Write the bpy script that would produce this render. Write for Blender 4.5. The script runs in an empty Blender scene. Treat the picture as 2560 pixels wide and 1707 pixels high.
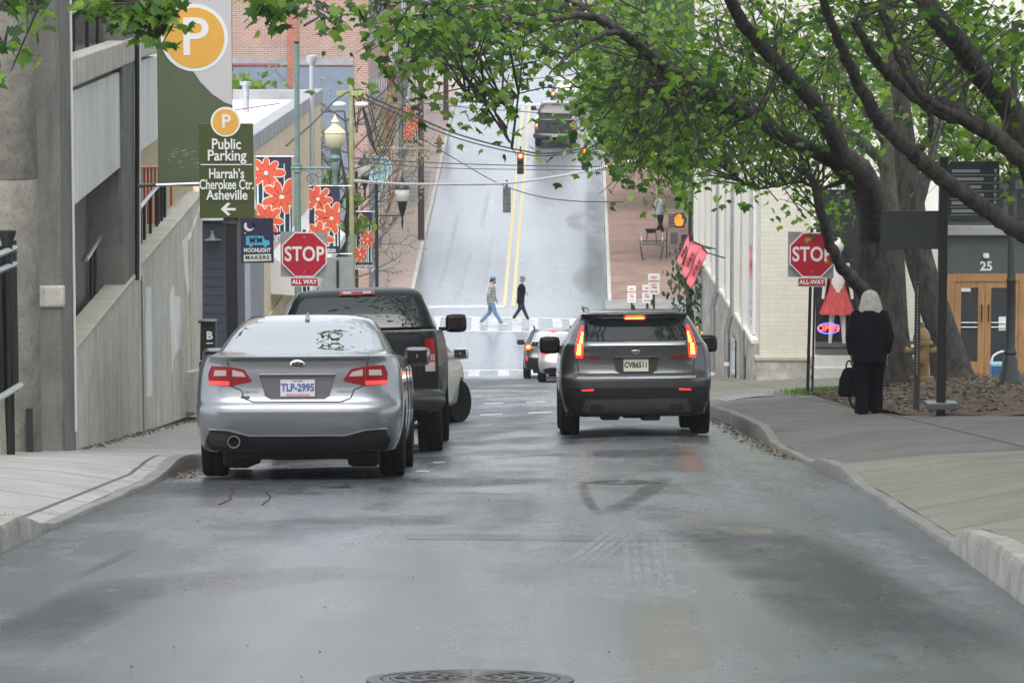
import bpy, bmesh, math, random
import numpy as np
from mathutils import Vector, Matrix, Euler
from mathutils.bvhtree import BVHTree
from mathutils.geometry import delaunay_2d_cdt
random.seed(7)
SC = bpy.context.scene
C = SC.collection
# ---------------------------------------------------------------- camera
F, CX, CY = 9000.0, 1280.0, 853.5      # focal length and centre in photograph pixels
S = 9000/5475.0                        # depth units used below -> metres
TH = 0.105                             # camera pitch (down)
CAMZ = 1.39
ct, st = math.cos(TH), math.sin(TH)
cam = bpy.data.cameras.new('camera')
cam.sensor_width = 36; cam.lens = F/2560*36; cam.clip_start = .5; cam.clip_end = 4000
camo = bpy.data.objects.new('camera', cam); C.objects.link(camo)
camo.location = (0, 0, CAMZ); camo.rotation_euler = (math.pi/2-TH, 0, 0)
SC.camera = camo
# ---------------------------------------------------------------- light
SUN_EL, SUN_ROT = math.radians(55), math.radians(190)
w = bpy.data.worlds.new('World'); SC.world = w; w.use_nodes = True
nt = w.node_tree; bg = nt.nodes['Background']
sky = nt.nodes.new('ShaderNodeTexSky'); sky.sky_type = 'NISHITA'; sky.sun_disc = False
sky.sun_elevation = SUN_EL; sky.sun_rotation = SUN_ROT; sky.dust_density = 4; sky.air_density = 1.0
hs = nt.nodes.new('ShaderNodeHueSaturation'); hs.inputs['Saturation'].default_value = .28; hs.inputs['Value'].default_value = 1.0
nt.links.new(sky.outputs[0], hs.inputs['Color']); mxs = nt.nodes.new('ShaderNodeMix'); mxs.data_type = 'RGBA'; mxs.inputs[0].default_value = .55; mxs.inputs[7].default_value = (4.5, 4.85, 5.3, 1)   # overcast: even cloud over the sky
nt.links.new(hs.outputs[0], mxs.inputs[6]); nt.links.new(mxs.outputs[2], bg.inputs[0])
bg.inputs[1].default_value = .15
sd = bpy.data.lights.new('sun', 'SUN'); sd.energy = .65; sd.angle = math.radians(40); sd.color = (1, .97, .92)
so = bpy.data.objects.new('sun', sd); C.objects.link(so)
# soft sun behind the camera and to its left
so.rotation_euler = Vector((-math.sin(SUN_ROT)*math.cos(SUN_EL), -math.cos(SUN_ROT)*math.cos(SUN_EL), -math.sin(SUN_EL))).to_track_quat('-Z', 'Y').to_euler()
SC.view_settings.view_transform = 'Standard'; SC.view_settings.look = 'None'
SC.view_settings.exposure = 1.25; SC.view_settings.gamma = 1
SC.cycles.max_bounces = 6; SC.cycles.diffuse_bounces = 3; SC.cycles.glossy_bounces = 3
SC.cycles.transmission_bounces = 4; SC.cycles.transparent_max_bounces = 8
# ---------------------------------------------------------------- coordinates
def W(X, H, d):
    z = d*S
    return Vector((X, z*ct+H*st, CAMZ-z*st+H*ct))
def P(px, py, d): return W((px-CX)/F*d*S, (CY-py)/F*d*S, d)
def PX(px, py, X0):
    d = X0/((px-CX)/F*S); return P(px, py, d)
def dX(px, X0): return X0/((px-CX)/F*S)
def sm(a, b, x):
    t = np.clip((np.asarray(x, float)-a)/(b-a), 0, 1); return t*t*(3-2*t)
_k = np.array([(-12,-1.47),(0,-1.385),(8,-1.325),(20,-1.235),(27.4,-1.175),(40,-1.17),(55,-1.17),(64,-1.165),(68,-1.13),(71.5,-.953),(78,.30),(81,.887),(90,3.75),(100,7.0),(110,10.3),(116,12.2),(121,13.6),(128,15.2),(150,19.2),(200,28.5),(300,47),(700,120)])
_kd, _kh = _k[:,0], _k[:,1]
_km = np.gradient(_kh, _kd)
def Hr(d):
    d = np.clip(np.asarray(d, float), -12, 700)
    i = np.clip(np.searchsorted(_kd, d)-1, 0, len(_kd)-2)
    h = _kd[i+1]-_kd[i]; t = (d-_kd[i])/h
    return ((1+2*t)*(1-t)**2)*_kh[i]+t*(1-t)**2*h*_km[i]+t*t*(3-2*t)*_kh[i+1]+t*t*(t-1)*h*_km[i+1]
def G(X, d):        # road surface (height above the camera axis)
    b = sm(20, 25, d)*(1-sm(36, 52, d))
    X = np.asarray(X, float)
    return Hr(d)-.042*np.clip(1.6-X, 0, 6)*b+.02*(1-np.minimum(np.abs(X)/3.2,1)**2)
def XL(d): return np.interp(d, [0,20,50,62,66.5,68.5,80.5,82.5,118,128,200], [-3.1,-3.1,-3.2,-3.45,-3.7,-5.0,-5.0,-3.8,-3.0,-2.6,-1.0])
def XR(d): return np.interp(d, [0,10.7,13,17.7,25.5,33,50,64,66.5,68.5,80.5,82.5,118,128,200], [2.1,2.51,2.66,2.88,2.93,3.07,3.35,3.6,3.8,5.0,5.0,3.6,4.7,5.1,7.5])
def steps(d, tab):
    ds, hs_ = zip(*tab); return np.interp(d, ds, hs_)
def khL(d): return steps(d, [(0,.16),(14.0,.16),(14.8,.02),(19.6,.03),(20.8,.15),(66,.15),(67.5,.02),(81.5,.02),(83,.14),(300,.14)])
def khR(d): return steps(d, [(0,.2),(12.9,.19),(13.6,.02),(18.7,.025),(19.2,.11),(20.9,.11),(21.6,.02),(25.2,.03),(25.7,.16),(33,.16),(36,.12),(38,.03),(49,.03),(51,.14),(66,.14),(67.5,.02),(81.5,.02),(83,.13),(300,.13)])
def GL(X, d):
    xl = XL(d); t = sm(0, 1.3, xl-np.asarray(X,float)); k = khL(d)
    return G(xl, d)+k*(1-t)+.16*t+.015*(xl-X)
def GR(X, d):
    xr = XR(d); t = sm(0, 1.2, np.asarray(X,float)-xr); k = khR(d)
    return G(xr, d)+k*(1-t)+.16*t+.042*np.clip(X-xr,0,9)
def ground(X, d):
    if X < XL(d): return W(X, float(GL(X,d)), d)
    if X > XR(d): return W(X, float(GR(X,d)), d)
    return W(X, float(G(X,d)), d)
# ---------------------------------------------------------------- materials
M = {}
def newmat(name):
    m = bpy.data.materials.new(name); m.use_nodes = True; M[name] = m
    return m, m.node_tree, m.node_tree.nodes['Principled BSDF']
def mat(name, col, rough=.6, metal=0., var=0., vs=4., bump=0., bs=60., coat=0., emit=0., spec=.5, ior=None, stretch=None, ecol=None, rvar=0.):
    m, t, b = newmat(name)
    b.inputs['Base Color'].default_value = (*col, 1); b.inputs['Roughness'].default_value = rough
    b.inputs['Metallic'].default_value = metal; b.inputs['Specular IOR Level'].default_value = spec
    if ior: b.inputs['IOR'].default_value = ior
    if coat: b.inputs['Coat Weight'].default_value = coat; b.inputs['Coat Roughness'].default_value = .04
    if emit: b.inputs['Emission Color'].default_value = (*(ecol or col), 1); b.inputs['Emission Strength'].default_value = emit
    if var or bump or rvar:
        tc = t.nodes.new('ShaderNodeTexCoord'); mp = t.nodes.new('ShaderNodeMapping')
        t.links.new(tc.outputs['Object'], mp.inputs[0])
        if stretch: mp.inputs['Scale'].default_value = stretch
    if var or rvar:
        n = t.nodes.new('ShaderNodeTexNoise'); n.inputs['Scale'].default_value = vs; n.inputs['Detail'].default_value = 8; n.inputs['Roughness'].default_value = .65
        t.links.new(mp.outputs[0], n.inputs['Vector'])
        if var:
            r = t.nodes.new('ShaderNodeMapRange'); r.inputs[1].default_value = .3; r.inputs[2].default_value = .7; r.inputs[3].default_value = 1-var; r.inputs[4].default_value = 1+var
            x = t.nodes.new('ShaderNodeMix'); x.data_type = 'RGBA'; x.blend_type = 'MULTIPLY'; x.inputs[0].default_value = 1
            x.inputs[6].default_value = (*col, 1)
            t.links.new(n.outputs[0], r.inputs[0]); t.links.new(r.outputs[0], x.inputs[7]); t.links.new(x.outputs[2], b.inputs['Base Color'])
        if rvar:
            r2 = t.nodes.new('ShaderNodeMapRange'); r2.inputs[1].default_value = .35; r2.inputs[2].default_value = .65; r2.inputs[3].default_value = max(.02, rough-rvar); r2.inputs[4].default_value = rough+rvar
            t.links.new(n.outputs[0], r2.inputs[0]); t.links.new(r2.outputs[0], b.inputs['Roughness'])
    if bump:
        n2 = t.nodes.new('ShaderNodeTexNoise'); n2.inputs['Scale'].default_value = bs; n2.inputs['Detail'].default_value = 6
        t.links.new(mp.outputs[0], n2.inputs['Vector'])
        bp = t.nodes.new('ShaderNodeBump'); bp.inputs['Strength'].default_value = bump; bp.inputs['Distance'].default_value = .02
        t.links.new(n2.outputs[0], bp.inputs['Height']); t.links.new(bp.outputs[0], b.inputs['Normal'])
    return m
def ramp(t, fac, stops):
    r = t.nodes.new('ShaderNodeValToRGB'); t.links.new(fac, r.inputs[0])
    e = r.color_ramp.elements
    while len(e) < len(stops): e.new(.5)
    for k, (p, c) in enumerate(stops): e[k].position = p; e[k].color = (*c, 1)
    return r.outputs[0]
def noise(t, scale, detail=8, stretch=None, rough=.6, coord='Object'):
    tc = t.nodes.new('ShaderNodeTexCoord'); mp = t.nodes.new('ShaderNodeMapping'); n = t.nodes.new('ShaderNodeTexNoise')
    if stretch: mp.inputs['Scale'].default_value = stretch
    n.inputs['Scale'].default_value = scale; n.inputs['Detail'].default_value = detail; n.inputs['Roughness'].default_value = rough
    t.links.new(tc.outputs[coord], mp.inputs[0]); t.links.new(mp.outputs[0], n.inputs['Vector']); return n.outputs[0]
def mixc(t, a, b, fac, mode='MIX'):
    x = t.nodes.new('ShaderNodeMix'); x.data_type = 'RGBA'; x.blend_type = mode
    if isinstance(fac, (int, float)): x.inputs[0].default_value = fac
    else: t.links.new(fac, x.inputs[0])
    for k, v in ((6, a), (7, b)):
        if isinstance(v, tuple): x.inputs[k].default_value = (*v, 1)
        else: t.links.new(v, x.inputs[k])
    return x.outputs[2]
def asphalt(name, c1, c2, r1, r2, patch=.11, k=1.):
    m, t, b = newmat(name)
    fine = noise(t, 42, 6, None, .75); streak = noise(t, 2.2, 7, (2.2, .10, 1), .7); big = noise(t, patch, 6, (1, .32, 1)); mid = noise(t, .9, 10, (1, .35, 1)); track = noise(t, .55, 5, (2.6, .05, 1))
    base = mixc(t, c1, c2, ramp(t, mid, [(.3, (0,0,0)), (.72, (1,1,1))]))
    base = mixc(t, base, (1.55,1.55,1.55), ramp(t, fine, [(.50, (0,0,0)), (.72, (1,1,1))]), 'MULTIPLY')
    base = mixc(t, base, (.55,.55,.55), ramp(t, fine, [(.28, (1,1,1)), (.44, (0,0,0))]), 'MULTIPLY')
    base = mixc(t, base, (1.4,1.4,1.38), ramp(t, streak, [(.54, (0,0,0)), (.70, (k,k,k))]), 'MULTIPLY')
    base = mixc(t, base, (.62,.62,.63), ramp(t, track, [(.40, (0,0,0)), (.64, (k,k,k))]), 'MULTIPLY')
    crack = t.nodes.new('ShaderNodeTexVoronoi'); crack.feature = 'DISTANCE_TO_EDGE'; crack.inputs['Scale'].default_value = .33
    tc = t.nodes.new('ShaderNodeTexCoord'); wv = t.nodes.new('ShaderNodeMapping'); t.links.new(tc.outputs['Object'], wv.inputs[0])
    nz = t.nodes.new('ShaderNodeTexNoise'); nz.inputs['Scale'].default_value = 1.5; t.links.new(wv.outputs[0], nz.inputs['Vector'])
    va = t.nodes.new('ShaderNodeVectorMath'); va.operation = 'MULTIPLY_ADD'; va.inputs[1].default_value = (.9,.9,.9)
    t.links.new(nz.outputs['Color'], va.inputs[0]); t.links.new(wv.outputs[0], va.inputs[2]); t.links.new(va.outputs[0], crack.inputs['Vector'])
    base = mixc(t, base, (.02,.02,.02), ramp(t, crack.outputs[0], [(0, (.5,.5,.5)), (.005, (0,0,0))]))
    t.links.new(base, b.inputs['Base Color'])
    mr = t.nodes.new('ShaderNodeMapRange'); mr.inputs[1].default_value = .4; mr.inputs[2].default_value = .6; mr.inputs[3].default_value = r1; mr.inputs[4].default_value = r2
    ad = t.nodes.new('ShaderNodeMath'); ad.operation = 'ADD'; hf = t.nodes.new('ShaderNodeMath'); hf.operation = 'MULTIPLY_ADD'; hf.inputs[1].default_value = .8*k; hf.inputs[2].default_value = -.40*k
    t.links.new(mid, hf.inputs[0]); t.links.new(hf.outputs[0], ad.inputs[0]); t.links.new(big, ad.inputs[1])
    t.links.new(ad.outputs[0], mr.inputs[0]); t.links.new(mr.outputs[0], b.inputs['Roughness'])
    bp = t.nodes.new('ShaderNodeBump'); bp.inputs['Strength'].default_value = .22; bp.inputs['Distance'].default_value = .008
    t.links.new(fine, bp.inputs['Height']); t.links.new(bp.outputs[0], b.inputs['Normal'])
    return m
def concrete(name, c1, c2, scale=1.2, streak=None, rough=.8, joint=None, spot=.25):
    m, t, b = newmat(name)
    n1 = noise(t, scale, 10, None, .7); n2 = noise(t, 30, 6)
    base = mixc(t, c1, c2, ramp(t, n1, [(.32, (0,0,0)), (.68, (1,1,1))]))
    base = mixc(t, base, tuple(.6*x for x in c1), ramp(t, n2, [(.55, (0,0,0)), (.78, (spot*2,)*3)]))
    if streak:
        n3 = noise(t, 3.0, 6, streak); base = mixc(t, base, tuple(.55*x for x in c1), ramp(t, n3, [(.5, (0,0,0)), (.75, (.75,)*3)]))
    if joint:
        tc = t.nodes.new('ShaderNodeTexCoord'); br = t.nodes.new('ShaderNodeTexBrick'); br.offset = 0
        br.inputs['Scale'].default_value = 1; br.inputs['Brick Width'].default_value = joint[0]; br.inputs['Row Height'].default_value = joint[1]; br.inputs['Mortar Size'].default_value = joint[2]
        t.links.new(tc.outputs['Object'], br.inputs['Vector'])
        base = mixc(t, base, tuple(.35*x for x in c1), br.outputs['Fac'])
    t.links.new(base, b.inputs['Base Color']); b.inputs['Roughness'].default_value = rough; b.inputs['Specular IOR Level'].default_value = .22
    bp = t.nodes.new('ShaderNodeBump'); bp.inputs['Strength'].default_value = .25; bp.inputs['Distance'].default_value = .01
    t.links.new(n2, bp.inputs['Height']); t.links.new(bp.outputs[0], b.inputs['Normal'])
    return m
def brick(name, c1, c2, mortar, bw=.22, rh=.075, ms=.012, plane='xz', rough=.85, dirt=.3, offset=.5):
    m, t, b = newmat(name)
    tc = t.nodes.new('ShaderNodeTexCoord'); br = t.nodes.new('ShaderNodeTexBrick'); br.offset = offset
    sp = t.nodes.new('ShaderNodeSeparateXYZ'); cb = t.nodes.new('ShaderNodeCombineXYZ'); t.links.new(tc.outputs['Object'], sp.inputs[0])
    if plane == 'wall':   # u = x+y, v = z
        ad = t.nodes.new('ShaderNodeMath'); t.links.new(sp.outputs[0], ad.inputs[0]); t.links.new(sp.outputs[1], ad.inputs[1])
        t.links.new(ad.outputs[0], cb.inputs[0]); t.links.new(sp.outputs[2], cb.inputs[1])
    else:
        t.links.new(sp.outputs[0], cb.inputs[0]); t.links.new(sp.outputs[1], cb.inputs[1])
    t.links.new(cb.outputs[0], br.inputs['Vector'])
    br.inputs['Color1'].default_value = (*c1,1); br.inputs['Color2'].default_value = (*c2,1); br.inputs['Mortar'].default_value = (*mortar,1)
    br.inputs['Scale'].default_value = 1; br.inputs['Brick Width'].default_value = bw; br.inputs['Row Height'].default_value = rh; br.inputs['Mortar Size'].default_value = ms
    n = noise(t, 1.1, 8); base = mixc(t, br.outputs['Color'], (.55,.52,.5), ramp(t, n, [(.4, (0,0,0)), (.75, (dirt,)*3)]), 'MULTIPLY' if dirt else 'MIX')
    t.links.new(base, b.inputs['Base Color']); b.inputs['Roughness'].default_value = rough
    bp = t.nodes.new('ShaderNodeBump'); bp.inputs['Strength'].default_value = .3; bp.inputs['Distance'].default_value = .01; bp.invert = True
    t.links.new(br.outputs['Fac'], bp.inputs['Height']); t.links.new(bp.outputs[0], b.inputs['Normal'])
    return m
def leafmat(name, cols, trans=.35):
    m, t, b = newmat(name); out = t.nodes['Material Output']
    g = t.nodes.new('ShaderNodeNewGeometry')
    c = ramp(t, g.outputs['Random Per Island'], [(k/(len(cols)-1), x) for k, x in enumerate(cols)])
    t.links.new(c, b.inputs['Base Color']); b.inputs['Roughness'].default_value = .5; b.inputs['Specular IOR Level'].default_value = .35
    tr = t.nodes.new('ShaderNodeBsdfTranslucent'); t.links.new(mixc(t, c, (1.3,1.5,.5), 1., 'MULTIPLY'), tr.inputs[0])
    mx = t.nodes.new('ShaderNodeMixShader'); mx.inputs[0].default_value = trans
    t.links.new(b.outputs[0], mx.inputs[1]); t.links.new(tr.outputs[0], mx.inputs[2]); t.links.new(mx.outputs[0], out.inputs[0])
    return m
def bark(name, c1, c2, scale=6):
    m, t, b = newmat(name)
    n = noise(t, scale*1.6, 12, (1,1,.28), .78); n2 = noise(t, 1.6, 6)
    base = mixc(t, c1, c2, ramp(t, n, [(.40, (0,0,0)), (.58, (1,1,1))]))
    base = mixc(t, base, tuple(1.6*x for x in c2), ramp(t, n2, [(.55, (0,0,0)), (.7, (.5,)*3)]))
    t.links.new(base, b.inputs['Base Color']); b.inputs['Roughness'].default_value = .9
    bp = t.nodes.new('ShaderNodeBump'); bp.inputs['Strength'].default_value = 1.; bp.inputs['Distance'].default_value = .09
    t.links.new(n, bp.inputs['Height']); t.links.new(bp.outputs[0], b.inputs['Normal'])
    return m
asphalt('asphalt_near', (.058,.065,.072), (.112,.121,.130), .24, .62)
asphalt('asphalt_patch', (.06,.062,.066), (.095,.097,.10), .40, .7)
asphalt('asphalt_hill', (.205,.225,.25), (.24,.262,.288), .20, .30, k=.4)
concrete('walk', (.24,.237,.225), (.35,.344,.326), 1.4, joint=(1.7,1.7,.02), spot=.5)
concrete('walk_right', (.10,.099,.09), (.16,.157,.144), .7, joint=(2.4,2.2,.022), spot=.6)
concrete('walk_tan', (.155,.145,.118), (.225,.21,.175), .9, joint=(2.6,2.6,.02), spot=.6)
concrete('kerb_stone', (.19,.182,.165), (.37,.355,.32), 3.5, spot=.5)
concrete('garage', (.44,.415,.365), (.60,.57,.505), 3.2, streak=(1.6,1.6,.2), spot=.7)
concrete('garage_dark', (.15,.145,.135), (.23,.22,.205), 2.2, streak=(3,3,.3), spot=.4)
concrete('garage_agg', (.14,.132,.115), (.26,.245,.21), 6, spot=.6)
concrete('garage_light', (.62,.62,.60), (.74,.74,.72), 1.2, streak=(3.5,3.5,.12), spot=.1)
concrete('coping', (.38,.355,.29), (.52,.49,.41), 3, spot=.3)
mat('white_patch', (.68,.68,.66), .8, var=.12, vs=2)
brick('walk_brick', (.36,.255,.225), (.44,.335,.30), (.42,.38,.35), .24, .12, .012, plane='xy', dirt=.35)
brick('walk_brick_r', (.29,.185,.145), (.35,.23,.185), (.28,.21,.18), .24, .12, .012, plane='xy', dirt=.7)
brick('brick_red', (.33,.16,.12), (.40,.22,.165), (.43,.37,.33), .24, .08, .014, plane='wall', dirt=.5)
brick('brick_red2', (.36,.10,.07), (.42,.13,.09), (.33,.2,.16), .24, .08, .01, plane='wall')
brick('brick_cream', (.64,.615,.525), (.69,.665,.575), (.58,.555,.47), .42, .105, .008, plane='wall', dirt=.22)
brick('brick_yellow', (.62,.50,.33), (.70,.58,.40), (.55,.46,.34), .26, .085, .01, plane='wall', dirt=.2)
mat('stone', (.42,.40,.36), .9, var=.45, vs=2.6, bump=.8, bs=7)
mat('roof_white', (.84,.86,.88), .6, var=.06, vs=.6)
mat('paint_white', (.74,.74,.71), .6, var=.08, vs=3)
mat('line_white', (.50,.52,.54), .5, var=.4, vs=5); mat('line_worn', (.36,.37,.385), .55, var=.5, vs=6)
mat('line_yellow', (.60,.50,.25), .5, var=.18, vs=7)
mat('black_metal', (.012,.012,.013), .4); mat('black_matte', (.015,.015,.017), .8)
mat('gun_metal', (.25,.26,.27), .35, 1); mat('galv', (.48,.5,.52), .4, .8, var=.15, vs=9)
mat('green_paint', (.14,.21,.20), .45, var=.15, vs=6); mat('handrail', (.55,.57,.58), .35, .6)
mat('navy', (.055,.065,.085), .7, var=.12, vs=4, stretch=(1,1,8)); mat('grey_wall', (.24,.25,.28), .75, var=.1, vs=3)
mat('cream_paint', (.70,.60,.41), .8, var=.1, vs=1.5); mat('blue_paint', (.17,.21,.27), .7, var=.12, vs=3)
mat('slate_paint', (.075,.08,.085), .6, var=.1); mat('wood_orange', (.36,.19,.075), .45, var=.25, vs=6, stretch=(3,3,.5))
mat('wood_pole', (.075,.05,.042), .9, var=.4, vs=8, stretch=(2,2,.3), bump=.4, bs=30)
mat('wood_green', (.33,.33,.17), .9, var=.3, vs=8, stretch=(2,2,.3))
mat('soil', (.12,.085,.06), 1, var=.4, vs=3); mat('ground', (.10,.10,.085), 1, var=.3, vs=.3)
mat('mulch', (.10,.068,.048), 1, var=.6, vs=5, bump=1., bs=14)
mat('stone_grey', (.30,.30,.31), .8, var=.25, vs=1.5)
# glass for building windows
mat('pane', (.03,.035,.042), .06, spec=.8); mat('pane_light', (.30,.33,.37), .12, spec=.8)
# ---------------------------------------------------------------- mesh builder
class MB:
    def __init__(s): s.v = []; s.f = []
    def add(s, vs, fs):
        o = len(s.v); s.v += [tuple(v) for v in vs]; s.f += [tuple(i+o for i in f) for f in fs]; return s
    def box(s, c, d, R=None):
        x, y, z = [k/2 for k in d]; c = Vector(c)
        vs = [Vector((a*x, b*y, e*z)) for a in (-1,1) for b in (-1,1) for e in (-1,1)]
        if R is not None: vs = [R @ v for v in vs]
        return s.add([c+v for v in vs], [(0,1,3,2),(4,6,7,5),(0,4,5,1),(2,3,7,6),(0,2,6,4),(1,5,7,3)])
    def bx(s, x0, x1, y0, y1, z0, z1): return s.box(((x0+x1)/2,(y0+y1)/2,(z0+z1)/2), (abs(x1-x0),abs(y1-y0),abs(z1-z0)))
    def tube(s, pts, rs, n=10, cap=True):
        pts = [Vector(p) for p in pts]
        if isinstance(rs, (int, float)): rs = [rs]*len(pts)
        rings = []; up = None
        for i, p in enumerate(pts):
            tdir = (pts[min(i+1, len(pts)-1)]-pts[max(i-1, 0)])
            tdir = tdir.normalized() if tdir.length > 1e-9 else Vector((0,0,1))
            if up is None: up = Vector((1,0,0)) if abs(tdir.x) < .8 else Vector((0,1,0))
            a = (up-tdir*up.dot(tdir)).normalized(); bb = tdir.cross(a); up = a
            rings.append([p+(a*math.cos(2*math.pi*k/n)+bb*math.sin(2*math.pi*k/n))*rs[i] for k in range(n)])
        return s.rings(rings, cap)
    def rings(s, rings, cap=True, closed=True):
        o = len(s.v); n = len(rings[0]); vs = [v for r in rings for v in r]; fs = []
        for i in range(len(rings)-1):
            for k in range(n if closed else n-1):
                k2 = (k+1) % n; fs.append((i*n+k, i*n+k2, (i+1)*n+k2, (i+1)*n+k))
        if cap: fs.append(tuple(range(n))[::-1]); fs.append(tuple((len(rings)-1)*n+k for k in range(n)))
        return s.add(vs, fs)
    def cyl(s, p0, p1, r0, r1=None, n=16): return s.tube([p0, p1], [r0, r0 if r1 is None else r1], n)
    def lathe(s, prof, c=(0,0,0), n=20, axis='z'):
        c = Vector(c); rings = []
        for r, h in prof:
            ring = []
            for k in range(n):
                a = 2*math.pi*k/n; x, y = r*math.cos(a), r*math.sin(a)
                ring.append(c+(Vector((x,y,h)) if axis == 'z' else Vector((h,x,y)) if axis == 'x' else Vector((x,-h,y))))
            rings.append(ring)
        return s.rings(rings)
    def ell(s, c, r, nu=14, nv=9, R=None):
        c = Vector(c); rings = []
        for j in range(nv):
            ph = math.pi*(j+.5)/nv-math.pi/2
            ring = [Vector((r[0]*math.cos(ph)*math.cos(2*math.pi*k/nu), r[1]*math.cos(ph)*math.sin(2*math.pi*k/nu), r[2]*math.sin(ph)*1.0)) for k in range(nu)]
            if R is not None: ring = [R @ v for v in ring]
            rings.append([c+v for v in ring])
        return s.rings(rings)
    def prism(s, poly, off):      # planar polygon of points, extruded by vector off
        poly = [Vector(p) for p in poly]; off = Vector(off); n = len(poly)
        vs = poly+[p+off for p in poly]
        return s.add(vs, [tuple(range(n)), tuple(range(2*n-1, n-1, -1))]+[(i, i+n, (i+1) % n+n, (i+1) % n) for i in range(n)])
    def poly_xz(s, pts, y=0., t=.004):       # board facing -y
        return s.prism([(x, y, z) for x, z in pts], (0, t, 0))
    def disc_xz(s, c, r, y=0., t=.004, n=32): return s.poly_xz([(c[0]+r*math.cos(2*math.pi*k/n), c[1]+r*math.sin(2*math.pi*k/n)) for k in range(n)], y, t)
    def mesh_add(s, me, mtx=None):
        vs = [(mtx @ v.co if mtx else v.co.copy()) for v in me.vertices]
        return s.add(vs, [tuple(p.vertices) for p in me.polygons])
    def grid(s, fn, us, vs_):
        pts = [fn(u, v) for v in vs_ for u in us]; n = len(us)
        return s.add(pts, [(j*n+i, j*n+i+1, (j+1)*n+i+1, (j+1)*n+i) for j in range(len(vs_)-1) for i in range(n-1)])
    def mesh(s, name, smooth=None, fix=True):
        me = bpy.data.meshes.new(name); me.from_pydata(s.v, [], s.f); me.update()
        if fix:
            b = bmesh.new(); b.from_mesh(me); bmesh.ops.recalc_face_normals(b, faces=b.faces); b.to_mesh(me); b.free()
        if smooth is not None:
            me.polygons.foreach_set('use_smooth', [True]*len(me.polygons)); me.set_sharp_from_angle(angle=math.radians(smooth))
        return me
    def obj(s, name, m, parent=None, smooth=40, bevel=0, fix=True):
        return put(name, s.mesh(name, smooth, fix), m, parent, bevel)
def put(name, me, m, parent=None, bevel=0):
    me.materials.clear(); me.materials.append(M[m] if isinstance(m, str) else m)
    o = bpy.data.objects.new(name, me); C.objects.link(o)
    if parent: o.parent = parent
    if bevel:
        b = o.modifiers.new('bevel', 'BEVEL'); b.width = bevel; b.segments = 2; b.limit_method = 'ANGLE'; b.angle_limit = math.radians(35)
    return o
def tag(o, label, cat, group=None):
    o['label'] = label; o['category'] = cat
    if group: o['group'] = group
    return o
def struct(o, kind='structure'): o['kind'] = kind; return o
def thing(name, label, cat, loc=(0,0,0), rz=0., group=None, mtx=None):
    o = bpy.data.objects.new(name, None); o.empty_display_size = .2; C.objects.link(o)
    if mtx is not None: o.matrix_world = mtx
    else: o.location = loc; o.rotation_euler = (0,0,rz)
    return tag(o, label, cat, group)
def rehome(root):      # parts written in world coordinates -> local to their thing
    bpy.context.view_layer.update()
def evaluated(o):
    dg = bpy.context.evaluated_depsgraph_get(); dg.update()
    return bpy.data.meshes.new_from_object(o.evaluated_get(dg))
def text_mesh(txt, size, ext=.002, bold=0., xs=1., align='CENTER', spacing=1., lead=1.):
    cu = bpy.data.curves.new('t', 'FONT'); cu.body = txt; cu.align_x = align; cu.align_y = 'CENTER'; cu.size = size; cu.extrude = ext; cu.offset = bold; cu.space_character = spacing; cu.space_line = lead; cu.resolution_u = 4
    o = bpy.data.objects.new('t', cu); C.objects.link(o); me = evaluated(o)
    bpy.data.objects.remove(o)
    me.transform(Matrix(((xs,0,0,0),(0,0,-1,0),(0,1,0,0),(0,0,0,1))))   # stands up, faces -y
    return me
def text(txt, size, at, m, parent, name='lettering', ext=.002, bold=0., xs=1., align='CENTER', spacing=1., lead=1., rot=0.):
    me = text_mesh(txt, size, ext, bold, xs, align, spacing, lead)
    if rot: me.transform(Matrix.Rotation(rot, 4, 'Y'))
    me.transform(Matrix.Translation(at)); return put(name, me, m, parent)
def smooth_path(pts, k=5):
    pts = [Vector(p) for p in pts]; out = []
    for i in range(len(pts)-1):
        a = pts[max(i-1,0)]; b = pts[i]; c = pts[i+1]; d = pts[min(i+2,len(pts)-1)]
        for j in range(k):
            t = j/k
            out.append(.5*((2*b)+(c-a)*t+(2*a-5*b+4*c-d)*t*t+(3*b-a-3*c+d)*t**3))
    out.append(pts[-1]); return out
# ================================================================ ground, road, pavements
ds_all = np.concatenate([np.arange(-6, 66, .5), np.arange(66, 84, .25), np.arange(84, 200, 1.0), [230, 260, 300]])
def sheet(name, m, dlist, xf, hf, kind='structure'):
    b = MB(); n = len(xf(dlist[0])); vs = []; fs = []
    for d in dlist:
        for X in xf(d): vs.append(W(float(X), float(hf(X, d)), d))
    for j in range(len(dlist)-1):
        for i in range(n-1): fs.append((j*n+i, j*n+i+1, (j+1)*n+i+1, (j+1)*n+i))
    b.add(vs, fs); return struct(b.obj(name, m, None, 30, fix=False), kind)
def rng(a, b): return [d for d in ds_all if a <= d <= b]
sheet('road', 'asphalt_near', rng(-6, 67), lambda d: np.linspace(XL(d), XR(d), 17), G)
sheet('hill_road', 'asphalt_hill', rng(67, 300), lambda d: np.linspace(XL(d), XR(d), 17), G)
sheet('cross_street', 'asphalt_hill', rng(67.5, 81.5), lambda d: np.linspace(-60, float(XL(d)), 12), lambda X, d: G(-5, d)+(.0 if X > -8 else .004*(-8-X)))
sheet('cross_street', 'asphalt_hill', rng(67.5, 81.5), lambda d: np.linspace(float(XR(d)), 60, 12), lambda X, d: G(5, d))
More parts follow.
